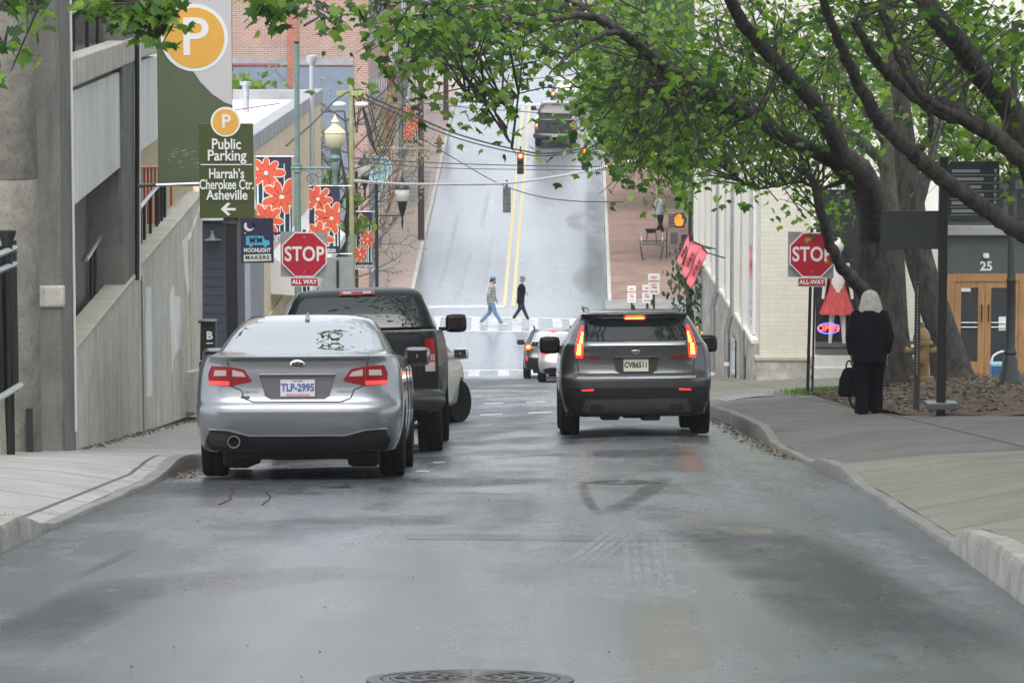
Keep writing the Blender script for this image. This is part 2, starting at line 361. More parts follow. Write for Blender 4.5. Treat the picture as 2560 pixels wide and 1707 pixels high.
# the ground below everything
gb = MB(); gd = [-30,-6]+list(range(0, 300, 4))+[400, 700]
gb.grid(lambda X, d: W(X, float(Hr(d))-.75, d), [-400,-100,-40,-15,0,15,40,100,400], gd)
struct(gb.obj('ground', 'ground', None, 30, fix=False))
KW = .16
sheet('sidewalk', 'walk', rng(-6, 67), lambda d: np.linspace(-12, float(XL(d))-KW+.03, 14), GL)
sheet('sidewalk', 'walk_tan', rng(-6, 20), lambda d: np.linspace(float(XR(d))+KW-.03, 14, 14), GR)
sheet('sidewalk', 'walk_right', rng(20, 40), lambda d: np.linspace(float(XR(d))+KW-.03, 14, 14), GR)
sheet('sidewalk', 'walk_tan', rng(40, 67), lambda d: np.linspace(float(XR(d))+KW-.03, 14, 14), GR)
sheet('brick_sidewalk', 'walk_brick', rng(82, 128), lambda d: np.linspace(-9, float(XL(d))-KW, 8), GL)
sheet('brick_sidewalk', 'walk_brick_r', rng(83, 128), lambda d: np.linspace(float(XR(d))+KW, 14, 8), GR)
sheet('sidewalk', 'walk', rng(128, 300), lambda d: np.linspace(-14, float(XL(d))-KW, 5), GL)
sheet('sidewalk', 'walk', rng(128, 300), lambda d: np.linspace(float(XR(d))+KW, 24, 5), GR)
sheet('corner_pavement', 'walk', rng(80.5, 83), lambda d: np.linspace(float(XR(83))-.1, 14, 8), lambda X, d: GR(max(X, float(XR(d))), d)+.004)
def kerb(side, dl, m='kerb_stone'):
    b = MB(); rings = []; dl = list(dl)
    rnd = random.Random(3)
    for d in dl:
        x = float(XL(d) if side < 0 else XR(d)); k = float(khL(d) if side < 0 else khR(d)); h = float(G(x, d)); j = rnd.uniform(-.006,.006)
        xs = [x-side*.0, x+side*.012, x+side*.03, x+side*KW, x+side*KW]; hh = [h-.2, h+k-.03, h+k+.006+j, h+k+.006+j, h-.2]
        rings.append([W(a+j*side, c, d) for a, c in zip(xs, hh)])
    b.rings(rings, True); return struct(b.obj('kerb', m, None, 50))
concrete('kerb_grey', (.15,.147,.138), (.23,.226,.21), 2.5, spot=.5)
kerb(-1, rng(-6, 14.5)); kerb(1, rng(-6, 13.5)); kerb(-1, rng(14.5, 67), 'kerb_grey'); kerb(1, rng(13.5, 67), 'kerb_grey')
mat('kerb_light', (.50,.49,.46), .8, var=.15, vs=3)
kerb(-1, rng(82, 128), 'kerb_light'); kerb(1, rng(82, 128), 'kerb_light')
# ---------------------------------------------------------------- road markings, patches
def decal(b, X0, X1, d0, d1, lift=.005, nd=None, nx=None, skew=0.):
    nd = nd or max(1, int((d1-d0)*2)+1); nx = nx or max(1, int(abs(X1-X0)/.5)+1)
    n = nx+1
    vs = []; fs = []
    for j in range(nd+1):
        d = d0+(d1-d0)*j/nd
        for i in range(n):
            X = X0+(X1-X0)*i/nx; vs.append(W(X, float(G(X, d+skew*X)), d+skew*X)+Vector((0,0,lift)))
    for j in range(nd):
        for i in range(nx): fs.append((j*n+i, j*n+i+1, (j+1)*n+i+1, (j+1)*n+i))
    b.add(vs, fs)
b = MB()
for (d0, d1) in ((68.4, 68.7), (71.2, 71.6)): decal(b, -5.5, 5.4, d0, d1, .006)
x = -5.2
while x < 5.2: decal(b, x, x+.36, 68.7, 71.2, .006); x += .95
struct(b.obj('crosswalk_marking', 'line_white', fix=False))
b = MB()
for (d0, d1) in ((78.0, 78.25), (80.7, 80.95)): decal(b, -5.5, 5.4, d0, d1, .006, skew=-.08)
x = -5.3
for k in range(14): decal(b, x, x+.34, 78.25, 80.7, .006, skew=-.08); x += .62 if k % 2 else .86
struct(b.obj('crosswalk_marking', 'line_white', fix=False))
b = MB(); decal(b, -3.6, -.3, 82.4, 82.8, .006); struct(b.obj('stop_line', 'line_white', fix=False))
b = MB(); decal(b, -2.9, 4.4, 117.5, 118.2, .006); struct(b.obj('stop_line', 'line_white', fix=False))
b = MB()
for off in (-.17, .17):
    n = 40; vs = []; fs = []
    for j in range(n+1):
        d = 82.6+(117.2-82.6)*j/n; xc = -.14+.0258*(d-82)+off
        for e in (-.068, .068): vs.append(W(xc+e, float(G(xc+e, d)), d)+Vector((0,0,.007)))
    fs = [(2*j, 2*j+1, 2*j+3, 2*j+2) for j in range(n)]; b.add(vs, fs)
struct(b.obj('centre_line', 'line_yellow', fix=False))
b = MB()
for dd in (36.3, 42.0):
    x = -3.0
    while x < 3.0: decal(b, x, x+.38, dd, dd+.75, .006); x += .82
struct(b.obj('crosswalk_marking', 'line_worn', fix=False))
b = MB()
for (px, py, d, wd) in ((1055,1191,20.3,.10), (1096,1156,22.3,.1), (1130,1092,27.5,.1)):
    X = (px-CX)/F*d*S; decal(b, X-.06, X+.06, d, d+.25, .006)
struct(b.obj('parking_tick', 'line_white', fix=False))
# dark repair patches in the near asphalt
mat('tar', (.012,.012,.013), .45)
b = MB()
def rpatch(pts, m, lift):
    """irregular patch given by photograph points lying on the road"""
    q = []
    for px, py in pts:
        d = 20.
        for _ in range(30):
            X = (px-CX)/F*d*S; d = -float(G(X, d))*F/((py-CY)*S)
        q.append((X, d))
    xs = [p[0] for p in q]; dd = [p[1] for p in q]
    V2 = [Vector(p) for p in q]; inner = []
    for X in np.arange(min(xs), max(xs), .35):
        for d in np.arange(min(dd), max(dd), .35): inner.append(Vector((X+.001, d+.0013)))
    n = len(V2)
    r = delaunay_2d_cdt(V2+inner, [(i, (i+1) % n) for i in range(n)], [], 1, 1e-5)
    bb = MB(); bb.add([W(v.x, float(G(v.x, v.y)), v.y)+Vector((0,0,lift)) for v in r[0]], [tuple(f) for f in r[2]])
    return bb
struct(rpatch([(1010,1338),(1060,1334),(1300,1336),(1560,1340),(1760,1335),(1842,1340),(1780,1352),(1560,1354),(1300,1350),(1020,1348)], 'x', .002).obj('road_patch', 'asphalt_patch', fix=False))
cr = MB()
for pts in ([(580,1222),(584,1232),(574,1240),(578,1248),(548,1262)], [(664,1232),(676,1240),(672,1250),(656,1262)]):
    pp = []
    for px, py in pts:
        d = 20.
        for _ in range(30): X = (px-CX)/F*d*S; d = -float(G(X, d))*F/((py-CY)*S)
        pp.append(W(X, float(G(X, d)), d)+Vector((0,0,.004)))
    cr.tube(pp, .007, 4)
struct(cr.obj('road_crack', 'tar'))
# manhole covers
def manhole(px, py, r, label):
    d = 9.
    for _ in range(40): X = (px-CX)/F*d*S; d = -float(G(X, d))*F/((py-CY)*S)
    p = W(X, float(G(X, d)), d); q = W(X, float(G(X, d+.3)), d+.3); f = (q-p).normalized(); rt = Vector((1,0,0)); up = rt.cross(f)
    mtx = Matrix.Translation(p) @ Matrix((rt, f, up)).transposed().to_4x4()
    t = thing('manhole_cover', label, 'manhole cover', mtx=mtx)
    MB().lathe([(r, -.02),(r, .006),(r-.05, .009),(r-.055, .003),(r-.06,-.02)], n=40).obj('frame', 'iron', t)
    l = MB().lathe([(r-.062, -.02),(r-.064, .007),(.001, .008)], n=40)
    for k in range(5):
        rr = (r-.09)*(k+1)/5.2; l.lathe([(rr-.012,.006),(rr-.008,.013),(rr+.008,.013),(rr+.012,.006)], n=36)
    for k in range(8):
        a = k*math.pi/4; l.tube([(.08*math.cos(a),.08*math.sin(a),.009),((r-.09)*math.cos(a),(r-.09)*math.sin(a),.009)], .007, 5)
    l.obj('lid', 'iron', t)
mat('iron', (.06,.06,.06), .45, .6, var=.3, vs=12)
manhole(1175, 1700, .40, 'round iron manhole cover at the bottom edge of the road')
manhole(1556, 1206, .34, 'worn round manhole cover in the asphalt behind the grey crossover')
# planting bed on the right under the trees
def bedH(X, d): return float(GR(X, d))+.02+.16*float(sm(0, 1.5, X-bedx(d)))*float(sm(26, 28.5, d))*float(1-sm(39.5, 41.5, d))
def bedx(d): return np.interp(d, [26, 27.5, 30, 34, 38, 41.5], [6.2, 4.9, 4.75, 5.0, 5.2, 5.9])
b = MB(); dl = np.arange(26, 41.6, .4); us = np.linspace(0, 1, 16)
rb = random.Random(5)
b.grid(lambda u, d: W(float(bedx(d))+u*(13-float(bedx(d))), bedH(float(bedx(d))+u*(13-float(bedx(d))), d)+rb.uniform(-.025,.035), d), us, dl)
struct(b.obj('planting_bed', 'mulch', None, 60, fix=False))
def chips(name, n, place, size, m, kind='stuff', seed=1):
    r = random.Random(seed); b = MB()
    for _ in range(n):
        p = place(r); a = r.uniform(0, 6.28); s = size*r.uniform(.5, 1.3); tl = r.uniform(-.5,.5)
        R = Euler((tl, r.uniform(-.4,.4), a)).to_matrix()
        b.add([p+R @ Vector(v) for v in ((-s,0,0),(0,-s*.45,.01),(s,0,0),(0,s*.45,.012))], [(0,1,2,3)])
    return struct(b.obj(name, m, None, None, fix=False), kind)
leafmat('litter', [(.07,.05,.036),(.13,.095,.068),(.11,.08,.052),(.19,.145,.10)], .1)
def pl_bed(r):
    d = r.uniform(26.6, 40.5); X = float(bedx(d))+abs(r.gauss(0, 1.6))-.1; return W(X, bedH(X, d)+.03, d)
chips('leaf_litter', 3600, pl_bed, .05, 'litter', seed=2)
def pl_kerb(r):
    d = r.uniform(22, 36); X = float(XR(d))-abs(r.gauss(0,.12))-.02; return W(X, float(G(X, d))+.012, d)
chips('leaf_litter', 500, pl_kerb, .03, 'litter', seed=3)
def pl_wall(r):
    d = r.uniform(24.2, 35); X = -4.80+abs(r.gauss(0,.09)); return W(X, float(GL(X, d))+.012, d)
chips('leaf_litter', 500, pl_wall, .03, 'litter', seed=4)
def pl_lk(r):
    d = r.uniform(19.5, 22); X = -3.08+abs(r.gauss(0,.10)); return W(X, float(G(X, d))+.012, d)
chips('leaf_litter', 180, pl_lk, .025, 'litter', seed=6)
mat('grit', (.25,.24,.22), .9)
def pl_road(r):
    d = r.uniform(8, 20); X = r.uniform(-3, 2.4); return W(X, float(G(X, d))+.008, d)
chips('road_grit', 120, pl_road, .011, 'litter', seed=9)
# grass tufts
def blades(name, n, place, h, m, seed):
    r = random.Random(seed); b = MB()
    for _ in range(n):
        p = place(r); a = r.uniform(0, 6.28); hh = h*r.uniform(.5,1.2); dx = Vector((math.cos(a), math.sin(a), 0)); l = Vector((r.uniform(-.4,.4), r.uniform(-.4,.4), 1))*hh
        b.add([p-dx*.006, p+dx*.006, p+l], [(0,1,2)])
    return struct(b.obj(name, m, None, None, fix=False), 'stuff')
leafmat('grass', [(.05,.10,.02),(.09,.16,.03),(.14,.20,.05)], .3)
def pl_g1(r):
    d = r.uniform(37.5, 40.5); X = 5.35+r.gauss(0,.22); return W(X, max(float(GR(X,d)), bedH(X, d) if X > bedx(d) else -9), d)
blades('grass', 1500, pl_g1, .10, 'grass', 1)
def pl_g2(r):
    d = r.uniform(20.2, 22.5); X = -5.0-abs(r.gauss(0,.35)); return W(X, float(GL(X,d)), d)
blades('grass', 900, pl_g2, .10, 'grass', 2)
def pl_g3(r):
    d = r.choice((12.6,13.1,14.2))+r.gauss(0,.15); X = -3.1-KW-.05+r.gauss(0,.05); return W(X, float(GL(X,d)), d)
blades('grass', 120, pl_g3, .05, 'grass', 3)

# worn, wet marks and painted reflections on the asphalt: ribbons fading at their rims
def rpx(px, py):
    d = 20.
    for _ in range(40): X = (px-CX)/F*d*S; d = max(4., -float(G(X, d))*F/((py-CY)*S))
    return X, d
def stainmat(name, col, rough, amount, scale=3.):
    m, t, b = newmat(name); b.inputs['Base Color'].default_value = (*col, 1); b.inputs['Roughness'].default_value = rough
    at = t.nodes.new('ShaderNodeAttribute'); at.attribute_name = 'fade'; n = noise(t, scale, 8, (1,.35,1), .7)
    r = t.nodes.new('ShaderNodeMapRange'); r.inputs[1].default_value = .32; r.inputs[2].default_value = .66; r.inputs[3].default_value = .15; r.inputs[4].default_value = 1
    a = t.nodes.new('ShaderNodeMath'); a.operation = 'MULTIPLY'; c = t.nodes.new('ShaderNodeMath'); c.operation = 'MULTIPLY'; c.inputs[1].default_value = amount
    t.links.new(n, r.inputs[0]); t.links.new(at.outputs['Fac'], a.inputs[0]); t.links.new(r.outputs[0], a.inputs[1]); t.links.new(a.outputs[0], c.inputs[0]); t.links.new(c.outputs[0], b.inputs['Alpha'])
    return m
stainmat('mark_light', (.26,.275,.295), .40, .62, 7); stainmat('mark_dark', (.032,.033,.035), .55, .75, 2.2); stainmat('mark_wet_sheen', (.15,.165,.18), .14, .55, 1.6); stainmat('mark_tan', (.22,.20,.15), .6, .6, 4)
def mark(name, m, pts, wd, lift=.0035, taper=.18, raw=False):
    q = smooth_path([Vector((*(p if raw else rpx(*p)), 0)) for p in pts], 8); n = len(q); vs = []; fs = []; fa = []
    L = [0]
    for i in range(1, n): L.append(L[-1]+math.hypot(q[i].x-q[i-1].x, (q[i].y-q[i-1].y)*S))
    for i in range(n):
        t_ = (q[min(i+1,n-1)]-q[max(i-1,0)]); t_ = Vector((t_.x, t_.y*S)).normalized(); nx, ny = -t_.y, t_.x
        e = min(1, L[i]/L[-1]/taper, (L[-1]-L[i])/L[-1]/taper)
        for o, f in ((-.5,0),(-.3,.8),(0,1),(.3,.8),(.5,0)):
            X = q[i].x+nx*o*wd; d = q[i].y+ny*o*wd/S; vs.append(W(X, float(G(X, d)), d)+Vector((0,0,lift))); fa.append(f*e)
    for i in range(n-1):
        for k in range(4): fs.append((i*5+k, i*5+k+1, i*5+k+6, i*5+k+5))
    me = MB().add(vs, fs).mesh(name, None, False); at = me.attributes.new('fade', 'FLOAT', 'POINT'); at.data.foreach_set('value', fa)
    return struct(put(name, me, m))
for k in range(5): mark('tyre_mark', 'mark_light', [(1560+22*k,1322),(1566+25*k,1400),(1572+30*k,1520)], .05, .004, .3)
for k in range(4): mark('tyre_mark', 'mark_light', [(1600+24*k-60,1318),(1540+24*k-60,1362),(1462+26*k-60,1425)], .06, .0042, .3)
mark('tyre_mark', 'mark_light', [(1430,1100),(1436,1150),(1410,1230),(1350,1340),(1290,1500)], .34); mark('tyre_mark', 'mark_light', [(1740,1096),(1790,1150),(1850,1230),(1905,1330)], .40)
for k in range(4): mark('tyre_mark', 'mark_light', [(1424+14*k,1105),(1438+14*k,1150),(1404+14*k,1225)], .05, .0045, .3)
mark('wear_reflection_patch', 'mark_dark', [(1452,1200),(1470,1250),(1500,1292)], .10, .004); mark('wear_reflection_patch', 'mark_dark', [(1500,1292),(1600,1240),(1668,1190)], .22, .0042)
mark('wear_reflection_patch', 'mark_light', [(1470,1262),(1530,1260)], .30, .0038, .3); mark('wear_reflection_patch', 'mark_light', [(1590,1272),(1660,1240)], .22, .0038, .3)
mark('wear_reflection_patch', 'mark_dark', [(400,1245),(620,1212),(860,1205),(1080,1205),(1250,1190)], 2.4, .0025, .12); mark('wear_reflection_patch', 'mark_dark', [(1420,1130),(1560,1135),(1740,1140)], 1.6, .0026, .2)
mark('wet_sheen_patch', 'mark_wet_sheen', [(560,1330),(780,1310),(1000,1300),(1260,1296)], 1.5, .003, .2); mark('wet_sheen_patch', 'mark_wet_sheen', [(1080,1140),(1180,1180),(1300,1170)], .9, .003, .3); mark('wet_sheen_patch', 'mark_wet_sheen', [(300,1490),(620,1440),(980,1430)], 1.2, .003, .3)  # wet ribbons whose pale colour paints the sky's sheen on the road
mark('wear_reflection_patch', 'mark_dark', [(1760,1290),(1960,1400),(2150,1520),(2420,1660)], 1.0, .003, .2); mark('wear_reflection_patch', 'mark_dark', [(330,1462),(180,1530),(-40,1640)], .6, .003, .25)  # first ribbon paints the trees' dark reflection, second is a dark streak
mark('wear_reflection_patch', 'mark_tan', [(1780,1315),(1840,1320),(1930,1345)], .5, .0045, .3); mark('wear_reflection_patch', 'mark_light', [(2090,1300),(2300,1420),(2520,1570)], .5, .003, .2)
mark('wear_reflection_patch', 'mark_wet_sheen', [(350,1368),(260,1410),(170,1452)], .10, .004, .3); mark('wear_reflection_patch', 'mark_tan', [(1640,1480),(1660,1600),(1690,1760)], .42, .003, .3)
mark('wear_reflection_patch', 'mark_dark', [(1010,1236),(1130,1232),(1300,1238)], .10, .004, .2)

# damp stains along the right kerb of the hill, pale streaks in its left lane
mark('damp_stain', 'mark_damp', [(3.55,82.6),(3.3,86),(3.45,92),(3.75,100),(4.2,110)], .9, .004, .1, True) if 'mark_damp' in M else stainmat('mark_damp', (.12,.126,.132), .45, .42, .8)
mark('damp_stain', 'mark_damp', [(3.55,82.6),(3.3,86),(3.45,92),(3.75,100),(4.2,110)], .9, .004, .1, True)
mark('damp_stain', 'mark_damp', [(3.1,84.0),(2.75,86),(3.1,88)], .9, .0045, .3, True); mark('damp_stain', 'mark_damp', [(3.2,92.5),(2.6,94.5),(3.2,96)], .8, .0045, .3, True); mark('damp_stain', 'mark_damp', [(1.6,96),(1.9,106),(2.2,114)], 1.9, .0043, .3, True)
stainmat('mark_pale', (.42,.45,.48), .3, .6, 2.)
for a in ([(-2.3,82.8),(-1.9,86),(-1.65,91)], [(-1.1,84),(-.95,88),(-.8,93)], [(-2.9,84),(-2.55,90),(-2.3,97)], [(-1.3,93),(-1.15,97),(-1.0,100)]): mark('pale_streak', 'mark_pale', a, .22, .0045, .35, True)
# ================================================================ buildings
def wobj(mb, name, m, parent, smooth=40, bevel=0):
    me = mb.mesh(name, smooth)
    pr = parent; mt = pr.matrix_basis.copy()
    while pr.parent: pr = pr.parent; mt = pr.matrix_basis @ mt
    me.transform(mt.inverted()); return put(name, me, m, parent, bevel)
def slab(pts, off): return MB().prism(pts, off)
# ---- parking garage (left): everything hangs on the street plane X = -4.83
X0 = -4.83
gl = ground(-4.9, 24); gar = thing('parking_garage', 'grey concrete parking garage with round column and stepped stair wall along the left pavement', 'parking garage', gl)
NX = lambda t: (-t, 0, 0)
pc = W(-4.95, -1.2, 21.4)
col = MB(); zt = P(0, -120, 21.4).z
zs = [pc.z-.2, P(0, 700, 21.4).z-.006, P(0,700,21.4).z+.006, P(0,442,21.4).z-.02, P(0,442,21.4).z, P(0,442,21.4).z+.02, P(0,150,21.4).z, zt]
rs = [.36,.355,.355,.352,.338,.352,.35,.345]
wobj(MB().lathe([(r, z) for r, z in zip(rs, zs)], (pc.x, pc.y, 0), 40), 'round_column', 'garage_agg', gar)
sl = P(87, 1076, 21.4)
wobj(MB().bx(sl.x-.028, sl.x+.028, pc.y-.40, pc.y-.30, P(0,1145,21.4).z, P(0,1008,21.4).z), 'drain_slot', 'black_matte', gar)
p0 = W(-5.35, 0, 23.4); p1 = W(-4.80, 0, 24.0)
zb = ground(-4.8, 23.5).z-.2
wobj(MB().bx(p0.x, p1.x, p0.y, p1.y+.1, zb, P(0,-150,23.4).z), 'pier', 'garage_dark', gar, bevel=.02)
wobj(MB().bx(p0.x, p1.x+.025, p0.y-.04, p0.y+.1, P(0,768,23.4).z, P(0,712,23.4).z), 'ledge', 'garage', gar, bevel=.03)
# white conduit on the pier corner
wobj(MB().tube([(p1.x+.02, p1.y-.1, zb+.3), (p1.x+.02, p1.y-.1, P(0,-150,23.4).z)], .016, 8), 'conduit', 'paint_white', gar)
def quad(pts, X, t, m, name, bevel=.015):
    return wobj(slab([PX(a, b, X) for a, b in pts], NX(t)), name, m, gar, bevel=bevel)
quad([(178,1135),(180,886),(346,684),(346,1085)], X0, .26, 'garage', 'stair_wall')
quad([(348,1085),(349,668),(448,553),(500,487),(505,487),(506,1030)], X0, .26, 'garage', 'stair_wall')
# copings lie on the sloping tops
def coping(a, b, name='coping', wdt=.30, th=.05):
    A, B = PX(*a, X0), PX(*b, X0)
    wobj(MB().prism([A+Vector((.015,0,0)), B+Vector((.015,0,0)), B+Vector((.015,0,th)), A+Vector((.015,0,th))], (-wdt,0,0)), name, 'coping', gar, bevel=.012)
coping((180,888),(346,686)); coping((349,670),(448,555)); coping((448,555),(505,487))
# white paint patches and stain strips on the wall face
for pts in ([(364,718),(378,715),(381,990),(366,992)], [(424,736),(434,712),(437,742),(451,740),(452,868),(436,890),(430,934)], [(455,604),(490,562),(478,690),(470,740),(462,690)]):
    quad(pts, X0+.004, .003, 'white_patch', 'paint_patch', 0)
quad([(352,690),(356,690),(362,1080),(358,1082)], X0+.004, .003, 'garage_dark', 'joint', 0)
# upper ramp parapets and panels
quad([(174,226),(337,157),(337,93),(172,148)], X0, .22, 'garage', 'parapet', .03)
quad([(347,151),(396,132),(396,72),(347,85)], X0, .22, 'garage', 'parapet', .03)
quad([(174,232),(325,170),(306,416),(178,521)], X0-.06, .2, 'garage_light', 'ramp_panel')
quad([(348,154),(396,138),(396,348),(350,381)], X0-.06, .2, 'garage_light', 'ramp_panel')
d2 = dX(318, X0); p2 = W(-5.7, 0, d2); p3 = W(X0-.02, 0, dX(346, X0))
wobj(MB().bx(p2.x, p3.x, p2.y, p3.y, ground(-4.8, d2).z-.2, P(0,-200,d2).z), 'pier', 'garage_dark', gar, bevel=.02)
wobj(MB().tube([PX(349, y, X0+.03) for y in (700, -150)], .018, 8), 'conduit', 'paint_white', gar)
wobj(MB().tube([PX(343, y, X0+.03) for y in (700, -150)], .03, 8), 'drain_pipe', 'black_metal', gar)
# dark interior: back wall and floor slabs
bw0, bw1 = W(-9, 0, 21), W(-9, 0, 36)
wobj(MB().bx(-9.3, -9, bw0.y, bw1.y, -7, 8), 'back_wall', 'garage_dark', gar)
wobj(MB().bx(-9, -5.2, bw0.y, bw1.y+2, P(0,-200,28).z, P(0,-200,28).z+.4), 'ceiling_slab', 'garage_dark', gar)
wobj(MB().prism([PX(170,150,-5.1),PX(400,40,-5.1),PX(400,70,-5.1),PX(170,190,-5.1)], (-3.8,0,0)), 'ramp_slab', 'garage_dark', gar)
# lower mesh gate behind the first opening, grey
wobj(MB().prism([PX(182,470,-5.2), PX(222,470,-5.2), PX(222,700,-5.2), PX(182,830,-5.2)], (-.05,0,0)), 'mesh_gate', 'gate_grey', gar) if 'gate_grey' in M else None
mat('gate_grey', (.10,.105,.115), .5, .3, var=.35, vs=14, stretch=(1,1,4))
wobj(MB().prism([PX(182,470,-5.2), PX(214,455,-5.2), PX(214,745,-5.2), PX(182,810,-5.2)], (-.05,0,0)), 'mesh_gate', 'gate_grey', gar)
def rail(pts, X, posts, r=.025, low=None, m='black_metal', mr='handrail', name='railing'):
    A = [PX(a, b, X) for a, b in pts]
    wobj(MB().tube(A, r, 8), 'handrail', mr, gar)
    for px, y0, y1 in posts: wobj(MB().tube([PX(px, y0, X), PX(px, y1, X)], .022, 6), 'rail_post', m, gar)
rail([(216,650),(240,612),(270,560)], -5.15, [(228,640,800),(238,625,780),(262,580,730)])
rail([(350,520),(372,492),(398,462)], -5.05, [(352,520,640),(361,510,600),(376,490,590),(392,470,575)])
rail([(350,464),(400,462),(500,462)], -5.05, [(396,462,560),(404,462,560),(412,462,548)], mr='black_metal')
rail([(182,32),(200,34),(222,24),(262,16)], -5.1, [(184,32,140),(218,20,130),(244,10,118),(274,0,108),(300,-20,100)])
mat('red_rail', (.42,.07,.03), .5)
for px in range(352, 400, 9): wobj(MB().tube([PX(px, 418, -5.6), PX(px, 560, -5.6)], .018, 6), 'red_rail_post', 'red_rail', gar)
wobj(MB().tube([PX(346,418,-5.6), PX(404,418,-5.6)], .03, 6), 'red_rail', 'red_rail', gar)
for px in (410, 428, 450): wobj(MB().tube([PX(px, 465, -5.6), PX(px, 545, -5.6)], .02, 6), 'red_rail_post', 'red_rail', gar)
q0 = W(-7.5, 0, 36.5)
wobj(MB().bx(-8.9, -5.3, q0.y, q0.y+.2, P(0,700,36.5).z, P(0,300,36.5).z), 'end_wall', 'cream_paint', gar)
# end pier of the stair wall
e0 = PX(478, 560, X0+.02); wobj(slab([PX(474,600,X0+.03), PX(506,505,X0+.03), PX(506,930,X0+.03), PX(482,930,X0+.03)], NX(.05)), 'end_pier', 'garage', gar)
wobj(slab([PX(484,930,X0+.12), PX(506,922,X0+.12), PX(506,1025,X0+.12), PX(486,1030,X0+.12)], NX(.16)), 'footing', 'garage', gar)
# ---- black iron fence at the far left
fd = 20.4; fg = ground(-4.7, fd)
fe = thing('iron_fence', 'black iron fence with flared post at the left edge beside the round column', 'fence', P(30, 1135, fd))
fb = MB(); a = P(26, 1140, fd); tz = P(26, 572, fd).z
fb.lathe([(.045, a.z),(.045, tz-.18),(.05, tz-.12),(.085, tz-.02),(.085, tz),(.0, tz+.002)], (a.x, a.y, 0), 10)
wobj(fb, 'post', 'black_metal', fe)
for y0, y1, q_ in ((628, 660, 38), (668, 700, 38), (970, 1030, 52)): wobj(MB().tube([P(q_, y0-8, fd), P(-60, y1, fd-.8)], .03, 6), 'rail', 'handrail', fe)
for k in range(9):
    px = 22-k*8; wobj(MB().tube([P(px, 690, fd-.05*k), P(px, 990, fd-.05*k)], .012, 5), 'picket', 'black_metal', fe)
wobj(slab([P(-60,1010,fd-.25), P(46,978,fd+.12), P(40,600,fd+.12), P(-60,640,fd-.25)], (0,.04,0)), 'dark_panel', 'black_matte', fe)
wobj(slab([P(-60,1150,fd-.3), P(24,1138,fd), P(24,980,fd), P(-60,1030,fd-.3)], (0,.25,0)), 'low_wall', 'garage', fe)
# ---- generic box building
def bbox(x0, x1, y0, y1, z0, z1): return MB().bx(x0, x1, y0, y1, z0, z1)
def wy(d, H=0): return W(0, H, d).y
# navy building with lamp
nv = thing('navy_building', 'small dark navy clapboard building with a pale fascia just beyond the stair wall', 'building', ground(-6, 40))
zt = P(0, 549, 39).z; zb = ground(-5, 40).z-.5
wobj(bbox(-9.5, -4.92, wy(39), wy(40.4), zb, zt), 'wall', 'navy', nv)
sg = MB(); z = zt-.2
while z > zb: sg.bx(-9.52, -4.905, wy(39)-.012, wy(39)+.05, z-.012, z+.012); z -= .16
wobj(sg, 'siding', 'navy', nv)
wobj(bbox(-9.6, -4.86, wy(39)-.14, wy(40.4), zt, zt+.16), 'fascia', 'paint_white', nv, bevel=.02)
wobj(bbox(-4.98, -4.88, wy(39)-.03, wy(39)+.06, zb, zt), 'corner_trim', 'paint_white', nv)
ln = P(530, 590, 38.8)
lamp = thing('gooseneck_lamp', 'dark gooseneck barn lamp on the navy clapboard wall behind the parking sign', 'lamp', ln)
wobj(MB().tube(smooth_path([P(506,553,38.96), P(518,556,38.85), P(531,562,38.8), P(531,578,38.8)]), .018, 6), 'arm', 'black_metal', lamp)
wobj(MB().lathe([(.03,.0),(.035,-.05),(.08,-.09),(.17,-.15),(.175,-.17),(.15,-.16)], P(531,576,38.8), 18), 'shade', 'gun_metal', lamp)
# grey wall building behind the black sign post
gw = thing('grey_building', 'narrow plain grey building between navy clapboard and cream wall, behind the black sign post', 'building', ground(-5.4, 44))
z1 = P(0, 545, 43.6).z; wobj(bbox(-9.5, -5.2, wy(43.6), wy(46), zb-1, z1), 'wall', 'grey_wall', gw)
wobj(bbox(-9.6, -5.15, wy(43.6)-.06, wy(46)+.02, z1, z1+.14), 'coping', 'galv', gw)
wobj(bbox(-5.21, -5.16, wy(43.6)+.3, wy(46)-.3, zb+1.1, zb+1.2), 'band', 'galv', gw)
# cream corner building with the white flat roof
cw = thing('cream_building', 'long cream brick building with white flat roof on the left side of the street', 'building', ground(-5.6, 50))
za = P(800, 222, 63).z; zc = ground(-5.5, 62).z-1.5
cx1 = -5.5
wobj(bbox(-26, cx1, wy(46.05), wy(63.4), zc, za-.35), 'wall', 'brick_yellow', cw)
wobj(bbox(-25.9, cx1-.3, wy(46.3), wy(63.1), za-.36, za-.3), 'roof', 'roof_white', cw)
pp = MB(); pp.bx(cx1-.32, cx1+.06, wy(46), wy(63.5), za-.35, za); pp.bx(-26, cx1-.32, wy(63.1), wy(63.5), za-.35, za-.02); pp.bx(-26, cx1-.32, wy(46), wy(46.3), za-.35, za-.02)
wobj(pp, 'coping', 'stone_grey', cw, bevel=.02)
# shopfront strip: white awning, cream render and windows on the street side
mat('awning_white', (.72,.71,.68), .8)
aw = MB(); zA = P(0, 300, 60).z
ya, yb = wy(50), wy(60)
z3 = za-3.0
aw.prism([(cx1, ya, z3), (cx1+.95, ya, z3-.75), (cx1+.95, ya, z3-.95), (cx1, ya, z3-.9)], (0, yb-ya, 0)); wobj(aw, 'awning', 'awning_white', cw)
rn = MB(); rn.bx(cx1-.02, cx1+.03, wy(46.2), wy(63.2), zc, za-4.3); wobj(rn, 'render', 'cream_paint', cw)
for k in range(6):
    y = wy(47.5)+k*(wy(63)-wy(48))/6
    f = wobj(bbox(cx1, cx1+.07, y, y+2.6, za-7.4, za-4.6), 'window', 'paint_white', cw)
    wobj(bbox(cx1+.02, cx1+.075, y+.15, y+2.45, za-7.25, za-4.75), 'pane', 'pane', f)
